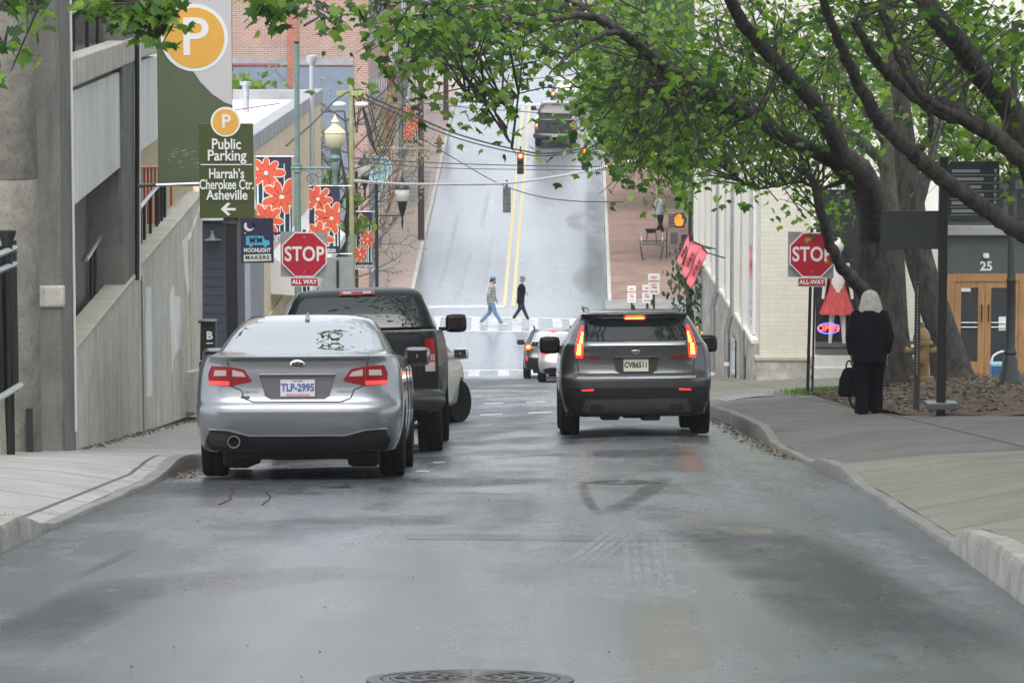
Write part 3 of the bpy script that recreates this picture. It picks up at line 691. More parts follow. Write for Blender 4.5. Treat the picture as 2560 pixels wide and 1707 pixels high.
# roof clutter: thin pipe frame and vents
rc = MB(); r0 = P(655, 262, 56); zr = za-.3
for a_, b_ in ((( -7.9, 54),( -7.9, 56)), ): pass
y5 = wy(56)
rc.tube([(-7.6,y5,zr),(-7.6,y5,zr+1.35),(-5.9,y5,zr+1.35)], .03, 6); rc.tube([(-7.6,y5,zr+.1),(-5.9,y5,zr+.35)], .02, 6)
wobj(rc, 'roof_pipe', 'red_pipe', cw) if 'red_pipe' in M else None
mat('red_pipe', (.25,.08,.12), .6); wobj(rc, 'roof_pipe', 'red_pipe', cw)
wobj(MB().cyl((-7.0, wy(58), zr), (-7.0, wy(58), zr+.7), .09).cyl((-7.0, wy(58), zr+.7), (-7.0, wy(58), zr+.8), .16), 'vent', 'galv', cw)
# ---- brick building on the far corner and the row up the hill (left side)
def hill_building(name, label, xr, d0, d1, top, m, win=None, trim=None, depth=14, storeys=3, base=None, side_m=None, cat='building', first=2.9, pitch=3.2):
    gz = ground(-7, d0).z; y0, y1 = wy(d0, float(Hr(d0))), wy(d1, float(Hr(d1)))
    t = thing(name, label, cat, (xr, (y0+y1)/2, gz))
    zt = top; wobj(bbox(xr-depth, xr, y0, y1, gz-1, zt), 'wall', m, t)
    wobj(bbox(xr-depth-.1, xr+.22, y0-.18, y1-.02, zt, zt+.35), 'cornice', trim or 'stone_grey', t, bevel=.05)
    if base:
        wobj(bbox(xr-.05, xr+.07, y0+.25, y1-.25, gz+.3, gz+2.9+(y1-y0)*.1), 'shopfront', base, t)
        n = max(1, int((y1-y0)/3.4))
        for k in range(n):
            ya = y0+.7+k*(y1-y0-1)/n; g2 = gz+(ya-y0)*.1
            f = wobj(bbox(xr, xr+.11, ya, ya+(y1-y0-1)/n-.7, g2+.7, g2+2.6), 'window', 'paint_white', t)
            wobj(bbox(xr+.02, xr+.118, ya+.12, ya+(y1-y0-1)/n-.82, g2+.8, g2+2.5), 'pane', 'pane', f)
    for s in range(storeys):
        z0 = gz+first+1.5+(y1-y0)*.1+s*pitch
        if z0+1.9 > zt: break
        n = max(2, int((y1-y0)/2.6))
        for k in range(n):
            ya = y0+(k+.5)*(y1-y0)/n
            f = wobj(bbox(xr-.02, xr+.06, ya-.62, ya+.62, z0, z0+1.9), 'window', trim or 'paint_white', t)
            wobj(bbox(xr+.01, xr+.065, ya-.5, ya+.5, z0+.12, z0+1.78), 'pane', win or 'pane', f)
    return t
bt = hill_building('brick_building', 'large red brick building on the far left corner behind the bare budding tree', -5.45, 83.5, 95, P(0,-160,84).z, 'brick_red', trim='stone_grey', depth=26, storeys=2, base='blue_paint')
fy = wy(83.5, float(Hr(83.5)))
fb = MB()
for k in range(6): fb.bx(-8.5-3.6*k, -8.1-3.6*k, fy-.12, fy+.05, ground(-7,83).z, P(0,-160,84).z)
wobj(fb, 'pilaster', 'brick_red2', bt)
wobj(bbox(-31, -6, fy-.1, fy+.02, P(0,146,83).z-.25, P(0,146,83).z), 'belt_course', 'stone_grey', bt)
wobj(bbox(-31, -6, fy-.06, fy+.02, ground(-7,83).z, P(0,150,83).z-.3), 'ground_storey', 'blue_paint', bt)
hill_building('red_building', 'bright red painted building on the left of the hill next to the brick one', -5.35, 95.2, 103, P(0,-200,96).z, 'brick_red2', trim='paint_white', storeys=4, base='brick_red2')
hill_building('stone_building', 'pale grey stone building with tall windows high on the left of the hill', -5.2, 103.2, 112, P(0,-200,104).z, 'stone_grey', trim='paint_white', storeys=4, base='slate_paint')
hill_building('tan_building', 'tan building at the top of the hill on the left, furthest of the row', -5.0, 112.2, 119, P(0,-250,113).z, 'cream_paint', trim='blue_paint', storeys=4, base='stone_grey')
# far blocks past the crossroads at the top of the hill
for (nm, lb, x0, x1, d0, d1, hh, m) in (('grey_block', 'grey block across the top crossroads on the left of the street', -22, -5.5, 132, 160, 9, 'stone_grey'), ('pale_block', 'pale low block beyond the top crossroads on the right behind the trees', 12, 30, 135, 165, 7, 'roof_white'), ('distant_building', 'distant brick building closing the view at the far end of the street', -30, 30, 250, 262, 16, 'brick_red')):
    g0 = W(0, float(Hr(d0)), d0); t = thing(nm, lb, 'building', ((x0+x1)/2, g0.y, g0.z))
    wobj(bbox(x0, x1, g0.y, wy(d1, float(Hr(d1))), g0.z-2, g0.z+hh), 'wall', m, t)
    wobj(bbox(x0-.2, x1+.2, g0.y-.2, wy(d1, float(Hr(d1))), g0.z+hh, g0.z+hh+.4), 'cornice', 'paint_white', t)
    for s in range(2):
        for k in range(int((x1-x0)/3)):
            xx = x0+1.2+3*k; f = wobj(bbox(xx, xx+1.3, g0.y-.06, g0.y+.05, g0.z+1.3+3.2*s, g0.z+3.2+3.2*s), 'window', 'paint_white', t)
            wobj(bbox(xx+.1, xx+1.2, g0.y-.065, g0.y, g0.z+1.4+3.2*s, g0.z+3.1+3.2*s), 'pane', 'pane', f)
# right side of the hill: building mostly behind the trees
g0 = ground(9.5, 84); t = thing('brown_building', 'brown brick building on the right of the hill, mostly behind the street trees', 'building', g0)
y0, y1 = wy(84, 1.9), wy(116, 12)
wobj(bbox(9.6, 24, y0, y1, g0.z-1, g0.z+11), 'wall', 'brick_red', t); wobj(bbox(9.4, 24, y0-.2, y1, g0.z+11, g0.z+11.4), 'cornice', 'stone_grey', t)
for k in range(9):
    ya = y0+1.5+k*5; f = wobj(bbox(9.52, 9.65, ya, ya+2.6, g0.z+.9+k*.5, g0.z+3.2+k*.5), 'window', 'paint_white', t); wobj(bbox(9.5, 9.6, ya+.15, ya+2.45, g0.z+1+k*.5, g0.z+3.1+k*.5), 'pane', 'pane', f)
# ---- cream brick corner shop on the right
rx = 5.75; yF = wy(51, -1); yB = wy(68, -1.1)
gz = ground(6, 51).z; sh = thing('corner_shop_building', 'cream brick corner building on stone base with downpipes along the right of the street', 'building', (rx, yF, gz))
zsill = P(0, 752, 57).z; zt = P(0,-150,51).z
z_front_base = P(0, 890, 51).z
mat('render_white', (.66,.645,.59), .85, var=.15, vs=1.2, stretch=(1,1,.25))
wobj(bbox(rx+.02, 8.3, yF, yF+.4, z_front_base, zt), 'front_wall', 'brick_cream', sh)
wobj(bbox(rx, rx+.5, yF+.41, yB, zsill, zt), 'side_wall', 'render_white', sh)
wobj(bbox(rx+.5, 18, yB-.4, yB, gz-3, zt), 'rear_wall', 'render_white', sh)
wobj(bbox(rx-.1, rx+.5, yF+.42, yB+.05, gz-3, zsill-.12), 'stone_base', 'stone', sh)
wobj(bbox(rx-.16, rx+.5, yF+.41, yB+.06, zsill-.12, zsill), 'sill_course', 'render_white', sh, bevel=.02)
wobj(bbox(rx-.06, 8.3, yF-.1, yF+.4, gz-2, z_front_base-.10), 'stone_base', 'stone', sh)
wobj(bbox(rx-.1, 8.32, yF-.13, yF+.4, z_front_base-.10, z_front_base), 'sill_course', 'coping', sh, bevel=.02)
wobj(bbox(rx-.035, rx+.42, yF-.02, yF+.405, z_front_base-.02, zt), 'corner_pier', 'render_white', sh) if False else None
# side windows: tall white frames with dark panes, pilasters between
n = 8; L = yB-yF-1.2
for k in range(n):
    ya = yF+1.3+k*L/n
    f = wobj(bbox(rx-.07, rx+.2, ya, ya+L/n*.5, zsill+.02, zt-1.5), 'window', 'paint_white', sh)
    wobj(bbox(rx-.075, rx+.1, ya+.22, ya+L/n*.5-.22, zsill+.25, zt-1.7), 'pane', 'pane_light' if k % 2 else 'pane', f)
    wobj(bbox(rx-.16, rx+.1, ya+L/n*.72, ya+L/n*.86, zsill, zt), 'pilaster', 'render_white', sh)
# low windows in the stone base near the corner
for ya in (yF+3.2, yF+6.8): wobj(bbox(rx-.14, rx+.1, ya, ya+1.5, zsill-1.9, zsill-.7), 'vent', 'pane', sh)
# downpipes
def pipe(px_top, d_, pts, r=.075, nm='downpipe'):
    wobj(MB().tube(smooth_path(pts, 4), r, 12), nm, 'galv', sh)
for d_, jog in ((55.5, 600), (59.5, 640)):
    y = wy(d_, -.5); zz = zsill
    pipe(0, d_, [(rx-.3, y, ground(5.5,d_).z-.3), (rx-.3, y, zz-.9), (rx-.3, y, zz-.5), (rx-.18, y-.1, zz+.1), (rx-.17, y-.1, zz+.6), (rx-.17, y-.1, zt)])
    for q in (.4, 1.4): wobj(MB().cyl((rx-.3, y, zz-1-q), (rx-.3, y, zz-1-q+.09), .09), 'bracket', 'paint_white', sh)
wobj(MB().cyl((rx-.22, wy(52.6), gz-.2), (rx-.22, wy(52.6), gz+.9), .06), 'standpipe', 'galv', sh)
# black wall lantern on the far stretch
wl = MB().lathe([(.02,.3),(.12,.24),(.13,0),(.07,-.18),(.02,-.2)], (rx-.5, wy(64), P(0,682,64).z), 8); wl.tube([(rx, wy(64), P(0,665,64).z), (rx-.5, wy(64), P(0,668,64).z)], .03, 6)
wobj(wl, 'wall_lantern', 'black_metal', sh)
# shop window (recess) with white pilaster
ws0, ws1 = P(2036, 0, 51).x, P(2168, 0, 51).x
zwt, zwb = P(0, 470, 51).z, P(0, 852, 51).z
def cutout_front():
    pass
wf = wobj(MB().bx(ws0-.12, ws0, yF-.09, yF+.02, z_front_base, zt-2).bx(ws1, ws1+.12, yF-.09, yF+.02, z_front_base, zt-2).bx(ws0-.12, ws1+.12, yF-.10, yF+.02, zwt, zwt+.2), 'window_frame', 'paint_white', sh)
wobj(MB().bx(ws0, ws1, yF-.12, yF+.02, zwb-.16, zwb), 'window_sill', 'slate_paint', sh)
wobj(MB().bx(ws0-.02, ws1+.02, yF-.06, yF+.01, P(0,950,51).z-.4, zwb-.45), 'stall_riser', 'paint_white', sh)
wobj(MB().bx(ws0, ws1, yF-.05, yF-.03, zwb, zwt), 'window_backing', 'black_matte', sh)
wobj(MB().bx(ws0, ws1, yF-.35, yF-.05, zwb-.10, zwb-.02), 'display_shelf', 'slate_paint', sh)
# steps below
stp = MB()
for k in range(3):
    zz = P(0, 952-26*k, 50.2).z; stp.bx(ws0-.1, ws1+1.2, yF-1.1+.32*k, yF, zz-.3, zz)
wobj(stp, 'steps', 'kerb_light', sh)
# sunlit cream wall carrying on to the right
wobj(bbox(8.3, 11.4, yF+.3, yF+.7, gz-.5, P(0,600,51).z), 'front_wall', 'brick_cream', sh)
# ---- slate-grey shopfront with wooden doors
gx0, gx1 = P(2352, 0, 47).x, 15.5; y47 = wy(47, -.6); gz2 = P(0, 936, 47).z
gs = thing('grey_shopfront', 'slate grey shopfront with orange wooden double doors numbered 25 at the right', 'shop', (gx0+1, y47, gz2))
zf0, zf1 = P(0, 682, 47).z, P(0, 585, 47).z
wobj(bbox(gx0, gx1, y47, y47+.4, zf0, zf1), 'fascia', 'slate_paint', gs)
wobj(bbox(gx0-.05, gx1, y47-.18, y47+.4, zf1, zf1+.2), 'cornice', 'stone_grey', gs, bevel=.02)
wobj(bbox(gx0, gx1, y47+.1, y47+.5, zf1+.2, P(0,440,47).z), 'upper_wall', 'slate_paint', gs)
for k in range(2): wobj(bbox(gx0+.1+1.4*k, gx0+1.3+1.4*k, y47+.06, y47+.2, zf1+.3, P(0,470,47).z), 'window', 'pane', gs)
wobj(bbox(gx0-.02, gx1, y47-.9, y47+1.5, gz2-.6, gz2), 'threshold', 'walk_tan' , gs)
xw = lambda px: P(px, 0, 47).x
dr = wobj(MB().bx(xw(2366), xw(2384), y47-.04, y47+.2, gz2, zf0).bx(xw(2545), xw(2562), y47-.04, y47+.2, gz2, zf0).bx(xw(2366), xw(2562), y47-.045, y47+.2, zf0-.16, zf0), 'door_frame', 'wood_orange', gs)
for (a, b_, nm) in ((2385, 2459, 'door'), (2460, 2544, 'door')):
    df = wobj(MB().bx(xw(a), xw(a)+.13, y47-.02, y47+.05, gz2, zf0-.16).bx(xw(b_)-.14, xw(b_), y47-.02, y47+.05, gz2, zf0-.16).bx(xw(a), xw(b_), y47-.018, y47+.05, gz2, gz2+.28).bx(xw(a), xw(b_), y47-.018, y47+.05, zf0-.3, zf0-.16), nm, 'wood_orange', gs)
    wobj(bbox(xw(a)+.1, xw(b_)-.1, y47+.01, y47+.03, gz2+.2, zf0-.25), 'pane', 'pane', df)
    hx = xw(b_)-.07 if a == 2385 else xw(a)+.07
    wobj(MB().tube([(hx, y47-.02, gz2+1.15), (hx, y47-.09, gz2+1.15), (hx, y47-.09, gz2+1.5), (hx, y47-.02, gz2+1.5)], .014, 6), 'handle', 'black_metal', df)
    for zz in (1.02, 1.12): wobj(MB().tube([(xw(a)+.14, y47-.03, gz2+zz), (xw(b_)-.15, y47-.03, gz2+zz)], .012, 6), 'push_bar', 'galv', df)
wobj(MB().bx(xw(2400), xw(2424), y47-.005, y47+.008, P(0,727,47).z, P(0,709,47).z), 'door_sticker', 'paint_white', gs)
wobj(MB().bx(xw(2495), xw(2513), y47-.005, y47+.008, P(0,825,47).z, P(0,790,47).z), 'notice', 'paint_white', gs)
text('25', .27, (xw(2462)-gx0-1, -.012, P(0,664,47).z-gz2), 'paint_white', gs, 'house_number', .006, .008)
wobj(MB().lathe([(.02,-.05),(.065,-.04),(.07,0),(.065,.05),(.02,.06)], (xw(2460), y47-.09, P(0,640,47).z+.03), 14), 'wall_light', 'paint_white', gs)
gs2 = wobj(bbox(xw(2562), gx1, y47+.02, y47+.3, gz2, zf0), 'shop_window', 'pane', gs)
# clothes rail seen through the door glass

# ---- added brick block behind the viewpoint, unseen, to darken reflections in the cars
g0 = W(0, float(Hr(-12)), -12); t = thing('brick_building', 'added red brown brick block behind the viewpoint, out of view, for darker reflections', 'building', (0, -32, g0.z))
wobj(bbox(-45, 45, -44, -32, g0.z-1, g0.z+13), 'wall', 'brick_red2', t); wobj(bbox(-45.2, 45.2, -44, -31.7, g0.z+13, g0.z+13.5), 'cornice', 'stone_grey', t)
for s in range(3):
    for k in range(16):
        x = -40+5*k; f = wobj(bbox(x, x+2.2, -32.05, -31.92, g0.z+1.2+4*s, g0.z+3.6+4*s), 'window', 'paint_white', t); wobj(bbox(x+.15, x+2.05, -32, -31.9, g0.z+1.35+4*s, g0.z+3.45+4*s), 'pane', 'pane', f)
# ================================================================ vehicles
mat('paint_silver', (.205,.216,.232), .25, .8, coat=.7); mat('paint_grey', (.056,.058,.060), .3, .6, coat=.7)
mat('paint_black', (.004,.0045,.0055), .38, 0, coat=.06, spec=.22); mat('paint_white_car', (.42,.43,.42), .3, 0, coat=.6)
mat('paint_charcoal', (.05,.052,.056), .3, .5, coat=1); mat('paint_silver_light', (.62,.63,.64), .25, .6, coat=1)
mat('plastic_black', (.009,.009,.010), .6, spec=.3); mat('tyre', (.008,.008,.008), .9, spec=.15); mat('rim', (.35,.36,.37), .3, .9)
mat('car_glass', (.012,.015,.017), .02, spec=1., ior=3.0); mat('car_glass_dark', (.008,.009,.010), .06, spec=.6)
mat('lens_red', (.16,.003,.005), .25, spec=.25); mat('lens_dark_red', (.10,.006,.01), .15, coat=1); mat('lens_clear', (.30,.25,.23), .2, spec=.3)
mat('lamp_red', (.6,.01,.01), .3, emit=1.1, ecol=(1,.02,.015)); mat('lamp_core', (1,.5,.1), .3, emit=3, ecol=(1,.36,.04))
mat('car_glass_mid', (.015,.02,.02), .03, spec=.5, ior=1.5); mat('chrome', (.75,.76,.77), .12, 1); mat('satin', (.42,.43,.43), .3, .9); mat('plate_white', (.46,.47,.50), .5, spec=.2); mat('plate_cream', (.55,.54,.46), .4)
mat('ink_blue', (.08,.10,.24), .6, spec=.2); mat('ink_black', (.015,.015,.016), .5); mat('ink_red', (.5,.05,.05), .5); mat('reflector', (.6,.02,.02), .2, emit=.5, ecol=(1,.05,.04))
def se(v, p): return math.copysign(abs(v)**p, v)
def ring(z, yr, yf, w, n=4.2, dr=.45, df=.7, N=18):
    pts = []; a = yr+dr; b = yf-df
    for k in range(N+1):                       # rear cap, left to right
        t = math.pi*k/N; pts.append((-w*se(math.cos(t), 2/n), a-dr*abs(math.sin(t))**(2/n), z))
    for k in range(1, 7): pts.append((w, a+(b-a)*k/7, z))
    for k in range(N+1):
        t = math.pi*k/N; pts.append((w*se(math.cos(t), 2/n), b+df*abs(math.sin(t))**(2/n), z))
    for k in range(1, 7): pts.append((-w, b+(a-b)*k/7, z))
    return [Vector(p) for p in pts]
def temp(me):
    o = bpy.data.objects.new('tmp', me); C.objects.link(o); return o
def shell(rows, cuts=(), lvl=1):
    """stack of plan rings -> one closed body; cuts are MBs subtracted from it"""
    b = MB(); b.rings([ring(*r) for r in rows], True); me = b.mesh('body', 38)
    o = temp(me); m = o.modifiers.new('s', 'SUBSURF'); m.levels = lvl; m.render_levels = lvl
    tmp = [o]
    for k, c in enumerate(cuts):
        q = temp(c.mesh('cut')); tmp.append(q); bo = o.modifiers.new('b%d' % k, 'BOOLEAN'); bo.operation = 'DIFFERENCE'; bo.object = q; bo.solver = 'EXACT'; q.hide_render = True
    me2 = evaluated(o)
    for q in tmp: bpy.data.objects.remove(q)
    me2.polygons.foreach_set('use_smooth', [True]*len(me2.polygons)); me2.set_sharp_from_angle(angle=math.radians(30))
    return me2
def arch(y, r, w, z=.33):      # wheel-arch cutter on both sides
    return MB().cyl((-w-.3, y, z), (-w+.27, y, z), r, n=28), MB().cyl((w-.27, y, z), (w+.3, y, z), r, n=28)
def dens(poly, step):
    out = []
    for i, p in enumerate(poly):
        q = poly[(i+1) % len(poly)]; n = max(1, int(math.hypot(q[0]-p[0], q[1]-p[1])/step))
        for k in range(n): out.append((p[0]+(q[0]-p[0])*k/n, p[1]+(q[1]-p[1])*k/n))
    return out
class Body:
    def __init__(s, me): s.me = me; s.bvh = BVHTree.FromPolygons([v.co for v in me.vertices], [tuple(p.vertices) for p in me.polygons])
    def hit(s, u, v, axis):
        if axis == 'y': r = s.bvh.ray_cast(Vector((u, -2, v)), Vector((0,1,0)))
        elif axis == '+x': r = s.bvh.ray_cast(Vector((3, u, v)), Vector((-1,0,0)))
        elif axis == '-x': r = s.bvh.ray_cast(Vector((-3, u, v)), Vector((1,0,0)))
        else: r = s.bvh.ray_cast(Vector((u, v, 4)), Vector((0,0,-1)))
        return r[0], r[1]
    def panel(s, poly, axis='y', off=.004, skirt=.012, step=.05, maxd=None):
        """a thin plate of this outline lying on the body surface"""
        q = dens(poly, step); n = len(q); xs = [p[0] for p in q]; ys = [p[1] for p in q]
        inner = [Vector((x+.0007, y+.0011)) for x in np.arange(min(xs)+step/2, max(xs), step) for y in np.arange(min(ys)+step/2, max(ys), step)]
        r = delaunay_2d_cdt([Vector(p) for p in q]+inner, [(i, (i+1) % n) for i in range(n)], [], 1, 1e-6)
        dirv = {'y': Vector((0,-1,0)), '+x': Vector((1,0,0)), '-x': Vector((-1,0,0)), 'z': Vector((0,0,1))}[axis]
        vs = []
        for v in r[0]:
            h, nm = s.hit(v.x, v.y, axis)
            if h is None: h = Vector((v.x, vs[-1].y if vs else 0, v.y)) if axis == 'y' else (Vector((vs[-1].x if vs else 0, v.x, v.y)) if axis in '+x-x' else Vector((v.x, v.y, vs[-1].z if vs else 0)))
            vs.append(Vector(h))
        b = MB(); fs = [tuple(f) for f in r[2]]
        b.add([v+dirv*off for v in vs], fs)
        # skirt round the rim
        cnt = {}
        for f in fs:
            for i in range(len(f)):
                e = (f[i], f[(i+1) % len(f)]); k = tuple(sorted(e)); cnt.setdefault(k, []).append(e)
        rim = [e[0] for e in cnt.values() if len(e) == 1]
        o = len(b.v); idx = {}
        for e in rim:
            for i in e:
                if i not in idx: idx[i] = len(b.v); b.v.append(tuple(vs[i]-dirv*skirt))
        for a, c in rim: b.f.append((a, c, idx[c], idx[a]))
        return b
    def strip(s, pts, wdt, axis='y', off=.002, step=.04):
        pts = list(pts); pts = [p for i in range(len(pts)-1) for p in dens([pts[i], pts[i+1]], step)[:max(1, int(math.hypot(pts[i+1][0]-pts[i][0], pts[i+1][1]-pts[i][1])/step))]]+[pts[-1]]
        L = []
        for p in pts:
            h, n_ = s.hit(p[0], p[1], axis)
            if h is not None: L.append(h+n_*off)
        return MB().tube(L, wdt, 5)
def mirrorp(poly): return [(-x, y) for x, y in poly][::-1]
def wheel(root, x, y, r=.335, wd=.225, steer=0., name='wheel', rimm='rim'):
    s = 1 if x > 0 else -1; h = wd/2
    mt = Matrix.Translation((x, y, r)) @ Matrix.Rotation(steer, 4, 'Z')
    prof = [(r*.62,-h*.9),(r*.80,-h*1.02),(r*.94,-h*.98),(r*.985,-h*.8),(r,-h*.45),(r*.99,-h*.42),(r*.99,-h*.36),(r,-h*.33),(r,-.02),(r*.99,-.015),(r*.99,.015),(r,.02),(r,h*.33),(r*.99,h*.36),(r*.99,h*.42),(r,h*.45),(r*.985,h*.8),(r*.94,h*.98),(r*.80,h*1.02),(r*.62,h*.9)]
    me = MB().lathe(prof, n=36, axis='x').mesh(name, 40); me.transform(mt); o = put(name, me, 'tyre', root)
    b = MB().lathe([(r*.64,-h*.8),(r*.64,h*.86),(r*.60,h*.86),(r*.58,h*.55),(.02,h*.5)] if s > 0 else [(.02,-h*.5),(r*.58,-h*.55),(r*.60,-h*.86),(r*.64,-h*.86),(r*.64,h*.8)], n=30, axis='x')
    for k in range(5):
        a = 2*math.pi*k/5
        for da in (-.12, .12): b.tube([(s*h*.6, .05*math.cos(a), .05*math.sin(a)), (s*h*.72, r*.6*math.cos(a+da), r*.6*math.sin(a+da))], .016, 6)
    b.lathe([(.05, s*h*.5),(.05, s*h*.7),(.001, s*h*.72)], n=14, axis='x')
    me = b.mesh('rim', 40); me.transform(mt); put('rim', me, rimm, o); return o
def car_root(name, label, X, d, wb, over, yaw=0., cat='car', lift=0.):
    """X, d: where the middle of the rear axle stands"""
    pr = ground(X, d); pf = ground(X+math.sin(-yaw)*wb, d+wb/S)
    f = (pf-pr).normalized(); f = (Matrix.Rotation(yaw*0, 3, 'Z') @ f)
    pl = ground(X-.75, d); pr2 = ground(X+.75, d); rt = (pr2-pl).normalized(); rt = Vector((rt.x, 0, rt.z*.6)).normalized()
    f = (f-rt*f.dot(rt)+rt*math.sin(-yaw)).normalized(); rt = (rt-f*rt.dot(f)).normalized(); up = rt.cross(f)
    mtx = Matrix.Translation(pr-f*over+up*lift) @ Matrix((rt, f, up)).transposed().to_4x4()
    return thing(name, label, cat, mtx=mtx)
def mirror_ear(root, x, y, z, m='paint_black', sx=.20, sz=.15, arm=True, glass='car_glass_dark'):
    s = 1 if x > 0 else -1
    b = MB().ell((x, y, z), (sx/2*1.1, .09, sz/2*1.15), 16, 10)
    # squarer housing
    vs = []
    for v in b.v:
        dx, dz = (v[0]-x)/(sx/2*1.1), (v[2]-z)/(sz/2*1.15)
        k = (abs(dx)**1+abs(dz)**1); q = max(abs(dx), abs(dz), 1e-6); r_ = math.hypot(dx, dz); sc = (1+.28*(min(abs(dx),abs(dz))/q))
        vs.append((x+(v[0]-x)*sc, v[1], z+(v[2]-z)*sc))
    b.v = vs
    if arm: b.box((x-s*sx*.65, y+.03, z-sz*.35), (sx*.6, .07, .05))
    o = b.obj('mirror', m, root)
    g = MB().box((x, y-.082, z), (sx*.86, .012, sz*.8)); g.obj('mirror_glass', glass, o, bevel=.004); return o
def number_plate(root, s, x, y, z, m, ink, small=None, w=.305, h=.152, tilt=0., top=None):
    o = MB().box((x, y, z), (w, .008, h)).obj('number_plate', m, root, bevel=.004)
    text(s, h*.60, (x, y-.0062, z+.002), ink, o, 'plate_number', .0012, .004, .78, spacing=1.05)
    if small: text(small, .024, (x, y-.0062, z-h*.40), 'ink_red', o, 'state_name', .0008, .0006, 1.)
    if top: text(top, .017, (x, y-.0062, z+h*.41), 'ink_blue', o, 'motto', .0008, .0003, 1.)
    return o
def underbody(root, w, y0, y1, z0=.17, z1=.34):
    MB().bx(-w, w, y0, y1, z0, z1).obj('underbody', 'plastic_black', root, bevel=.02)
# ---------------------------------------------------------------- silver sedan, nearest
def silver_sedan():
    X = (761-CX)/F*19.9*S
    t = car_root('parked_car', 'silver four door sedan parked nearest on the left behind the black pickup', X, 19.9, 2.75, 1.06)
    rows = [(.21,.22,4.55,.80),(.25,.08,4.7,.855),(.34,.03,4.78,.89),(.47,.0,4.8,.912),(.60,-.01,4.8,.92),(.655,.005,4.8,.92),(.68,.045,4.79,.92),(.76,.065,4.75,.918),(.86,.07,4.68,.912),(.97,.075,4.5,.90),(1.04,.085,4.25,.88),(1.085,.05,4.0,.85,4.2,.42),(1.10,.07,3.9,.82,4.,.4),
            (1.105,.42,3.75,.79,4.,.35),(1.13,.60,3.55,.755,4.2,.3,.8),(1.22,.86,3.3,.72,4.2,.3,.8),(1.33,1.22,3.0,.665,4.,.32,.8),(1.415,1.55,2.7,.61,3.8,.35,.7),(1.46,1.85,2.5,.55,3.4,.35,.6),(1.478,2.0,2.35,.40,3,.2,.3),(1.482,2.1,2.28,.2,2.5,.1,.15)]
    zc = [arch(1.06, .375, .92), arch(3.81, .375, .92)]
    rec = MB().prism([(-.335,-.3,.915),(.335,-.3,.915),(.285,-.3,.735),(.24,-.3,.705),(-.24,-.3,.705),(-.285,-.3,.735)], (0,.3+.105,0))
    me = shell(rows, [c for p in zc for c in p]+[rec])
    B = Body(me); body = put('body', me, 'paint_silver', t)
    bf = B.panel([(-.78,.26),(.78,.26),(.82,.34),(.77,.445),(.60,.43),(.42,.385),(-.42,.385),(-.60,.43),(-.77,.445),(-.82,.34)], off=.012, skirt=.05); bf.obj('lower_bumper', 'plastic_black', t)
    put('bumper_crease', B.strip([(-.78,.45),(-.60,.437),(-.42,.39),(.42,.39),(.60,.437),(.78,.45)], .010, off=.012).mesh('crease', 40), 'paint_silver', t)
    B.panel([(-.78,.30),(-.62,.29),(-.62,.40),(-.78,.42)], off=.018).obj('fog_recess', 'black_matte', t)
    for s in (-1, 1):
        P1 = [(-.785,.835),(-.795,.93),(-.765,1.005),(-.60,.995),(-.60,.825)]; P2 = [(-.595,.995),(-.47,.97),(-.405,.875),(-.42,.862),(-.595,.825)]
        C1 = [(-.745,.915),(-.735,.965),(-.63,.965),(-.63,.915)]; C2 = [(-.575,.91),(-.575,.968),(-.48,.945),(-.455,.905)]
        D1 = [(-.785,.838),(-.785,.872),(-.602,.866),(-.602,.83)]
        f = (lambda p: p) if s < 0 else mirrorp
        L = B.panel(f(P1), off=.012, skirt=.03).obj('tail_lamp', 'lens_red', t)
        B.panel(f(P2), off=.010, skirt=.03).obj('inner_lens', 'lens_red', L)
        B.panel(f(C1), off=.016).obj('reverse_lens', 'lens_clear', L); B.panel(f(C2), off=.014).obj('reverse_lens', 'lens_clear', L)
        B.panel(f(D1), off=.015).obj('lower_lens', 'reflector', L)
    g = B.panel([(-.60,1.125),(.60,1.125),(.655,1.15),(.60,1.30),(.52,1.40),(.30,1.412),(-.30,1.412),(-.52,1.40),(-.60,1.30),(-.655,1.15)], off=.004, step=.06)
    g.obj('rear_window', 'car_glass', t)
    for s in ('+x', '-x'):
        B.panel([(1.25,1.12),(3.4,1.10),(2.7,1.385),(1.95,1.41)], s, .004).obj('side_window', 'car_glass_dark', t)
        for y in (2.02, 2.95): B.strip([(y,.35),(y,.9),(y-.05,1.08)], .005, s, .001).obj('door_gap', 'black_matte', t)
        for y in (1.75, 2.7): B.panel([(y-.11,.955),(y+.11,.955),(y+.11,.985),(y-.11,.985)], s, .03, .03).obj('door_handle', 'paint_silver', t)
    B.strip([(-.60,.83),(-.50,.79),(-.47,.715),(-.38,.682),(.38,.682),(.47,.715),(.50,.79),(.60,.83)], .006, off=.001).obj('boot_gap', 'black_matte', t)
    for s in (-1, 1): B.strip([(s*.61,1.0),(s*.62,1.05),(s*.63,1.09)], .005, off=.001).obj('boot_gap', 'black_matte', t)
    B.strip([(-.60,1.055),(.60,1.055)], .006, off=.0).obj('lip_shadow_gap', 'black_matte', t)
    B.strip([(-.335,.922),(.335,.922)], .011, off=.004).obj('plate_garnish', 'paint_silver', t)
    e = MB().lathe([(.0,.002),(.058,.003),(.066,.01),(.058,.016),(.0,.018)], n=26, axis='y'); me = e.mesh('badge', 40)
    for v in me.vertices: v.co.z *= .56
    h, _ = B.hit(0, 1.017, 'y'); me.transform(Matrix.Translation((0, h.y, 1.017))); em = put('badge', me, 'chrome', t)
    inn = MB()
    me = MB().lathe([(.0,.018),(.05,.0185),(.0505,.021),(.0,.0215)], n=22, axis='y').mesh('badge_field', 40)
    for v in me.vertices: v.co.z *= .5
    me.transform(Matrix.Translation((0, h.y, 1.017))); put('badge_field', me, 'plastic_black', em)
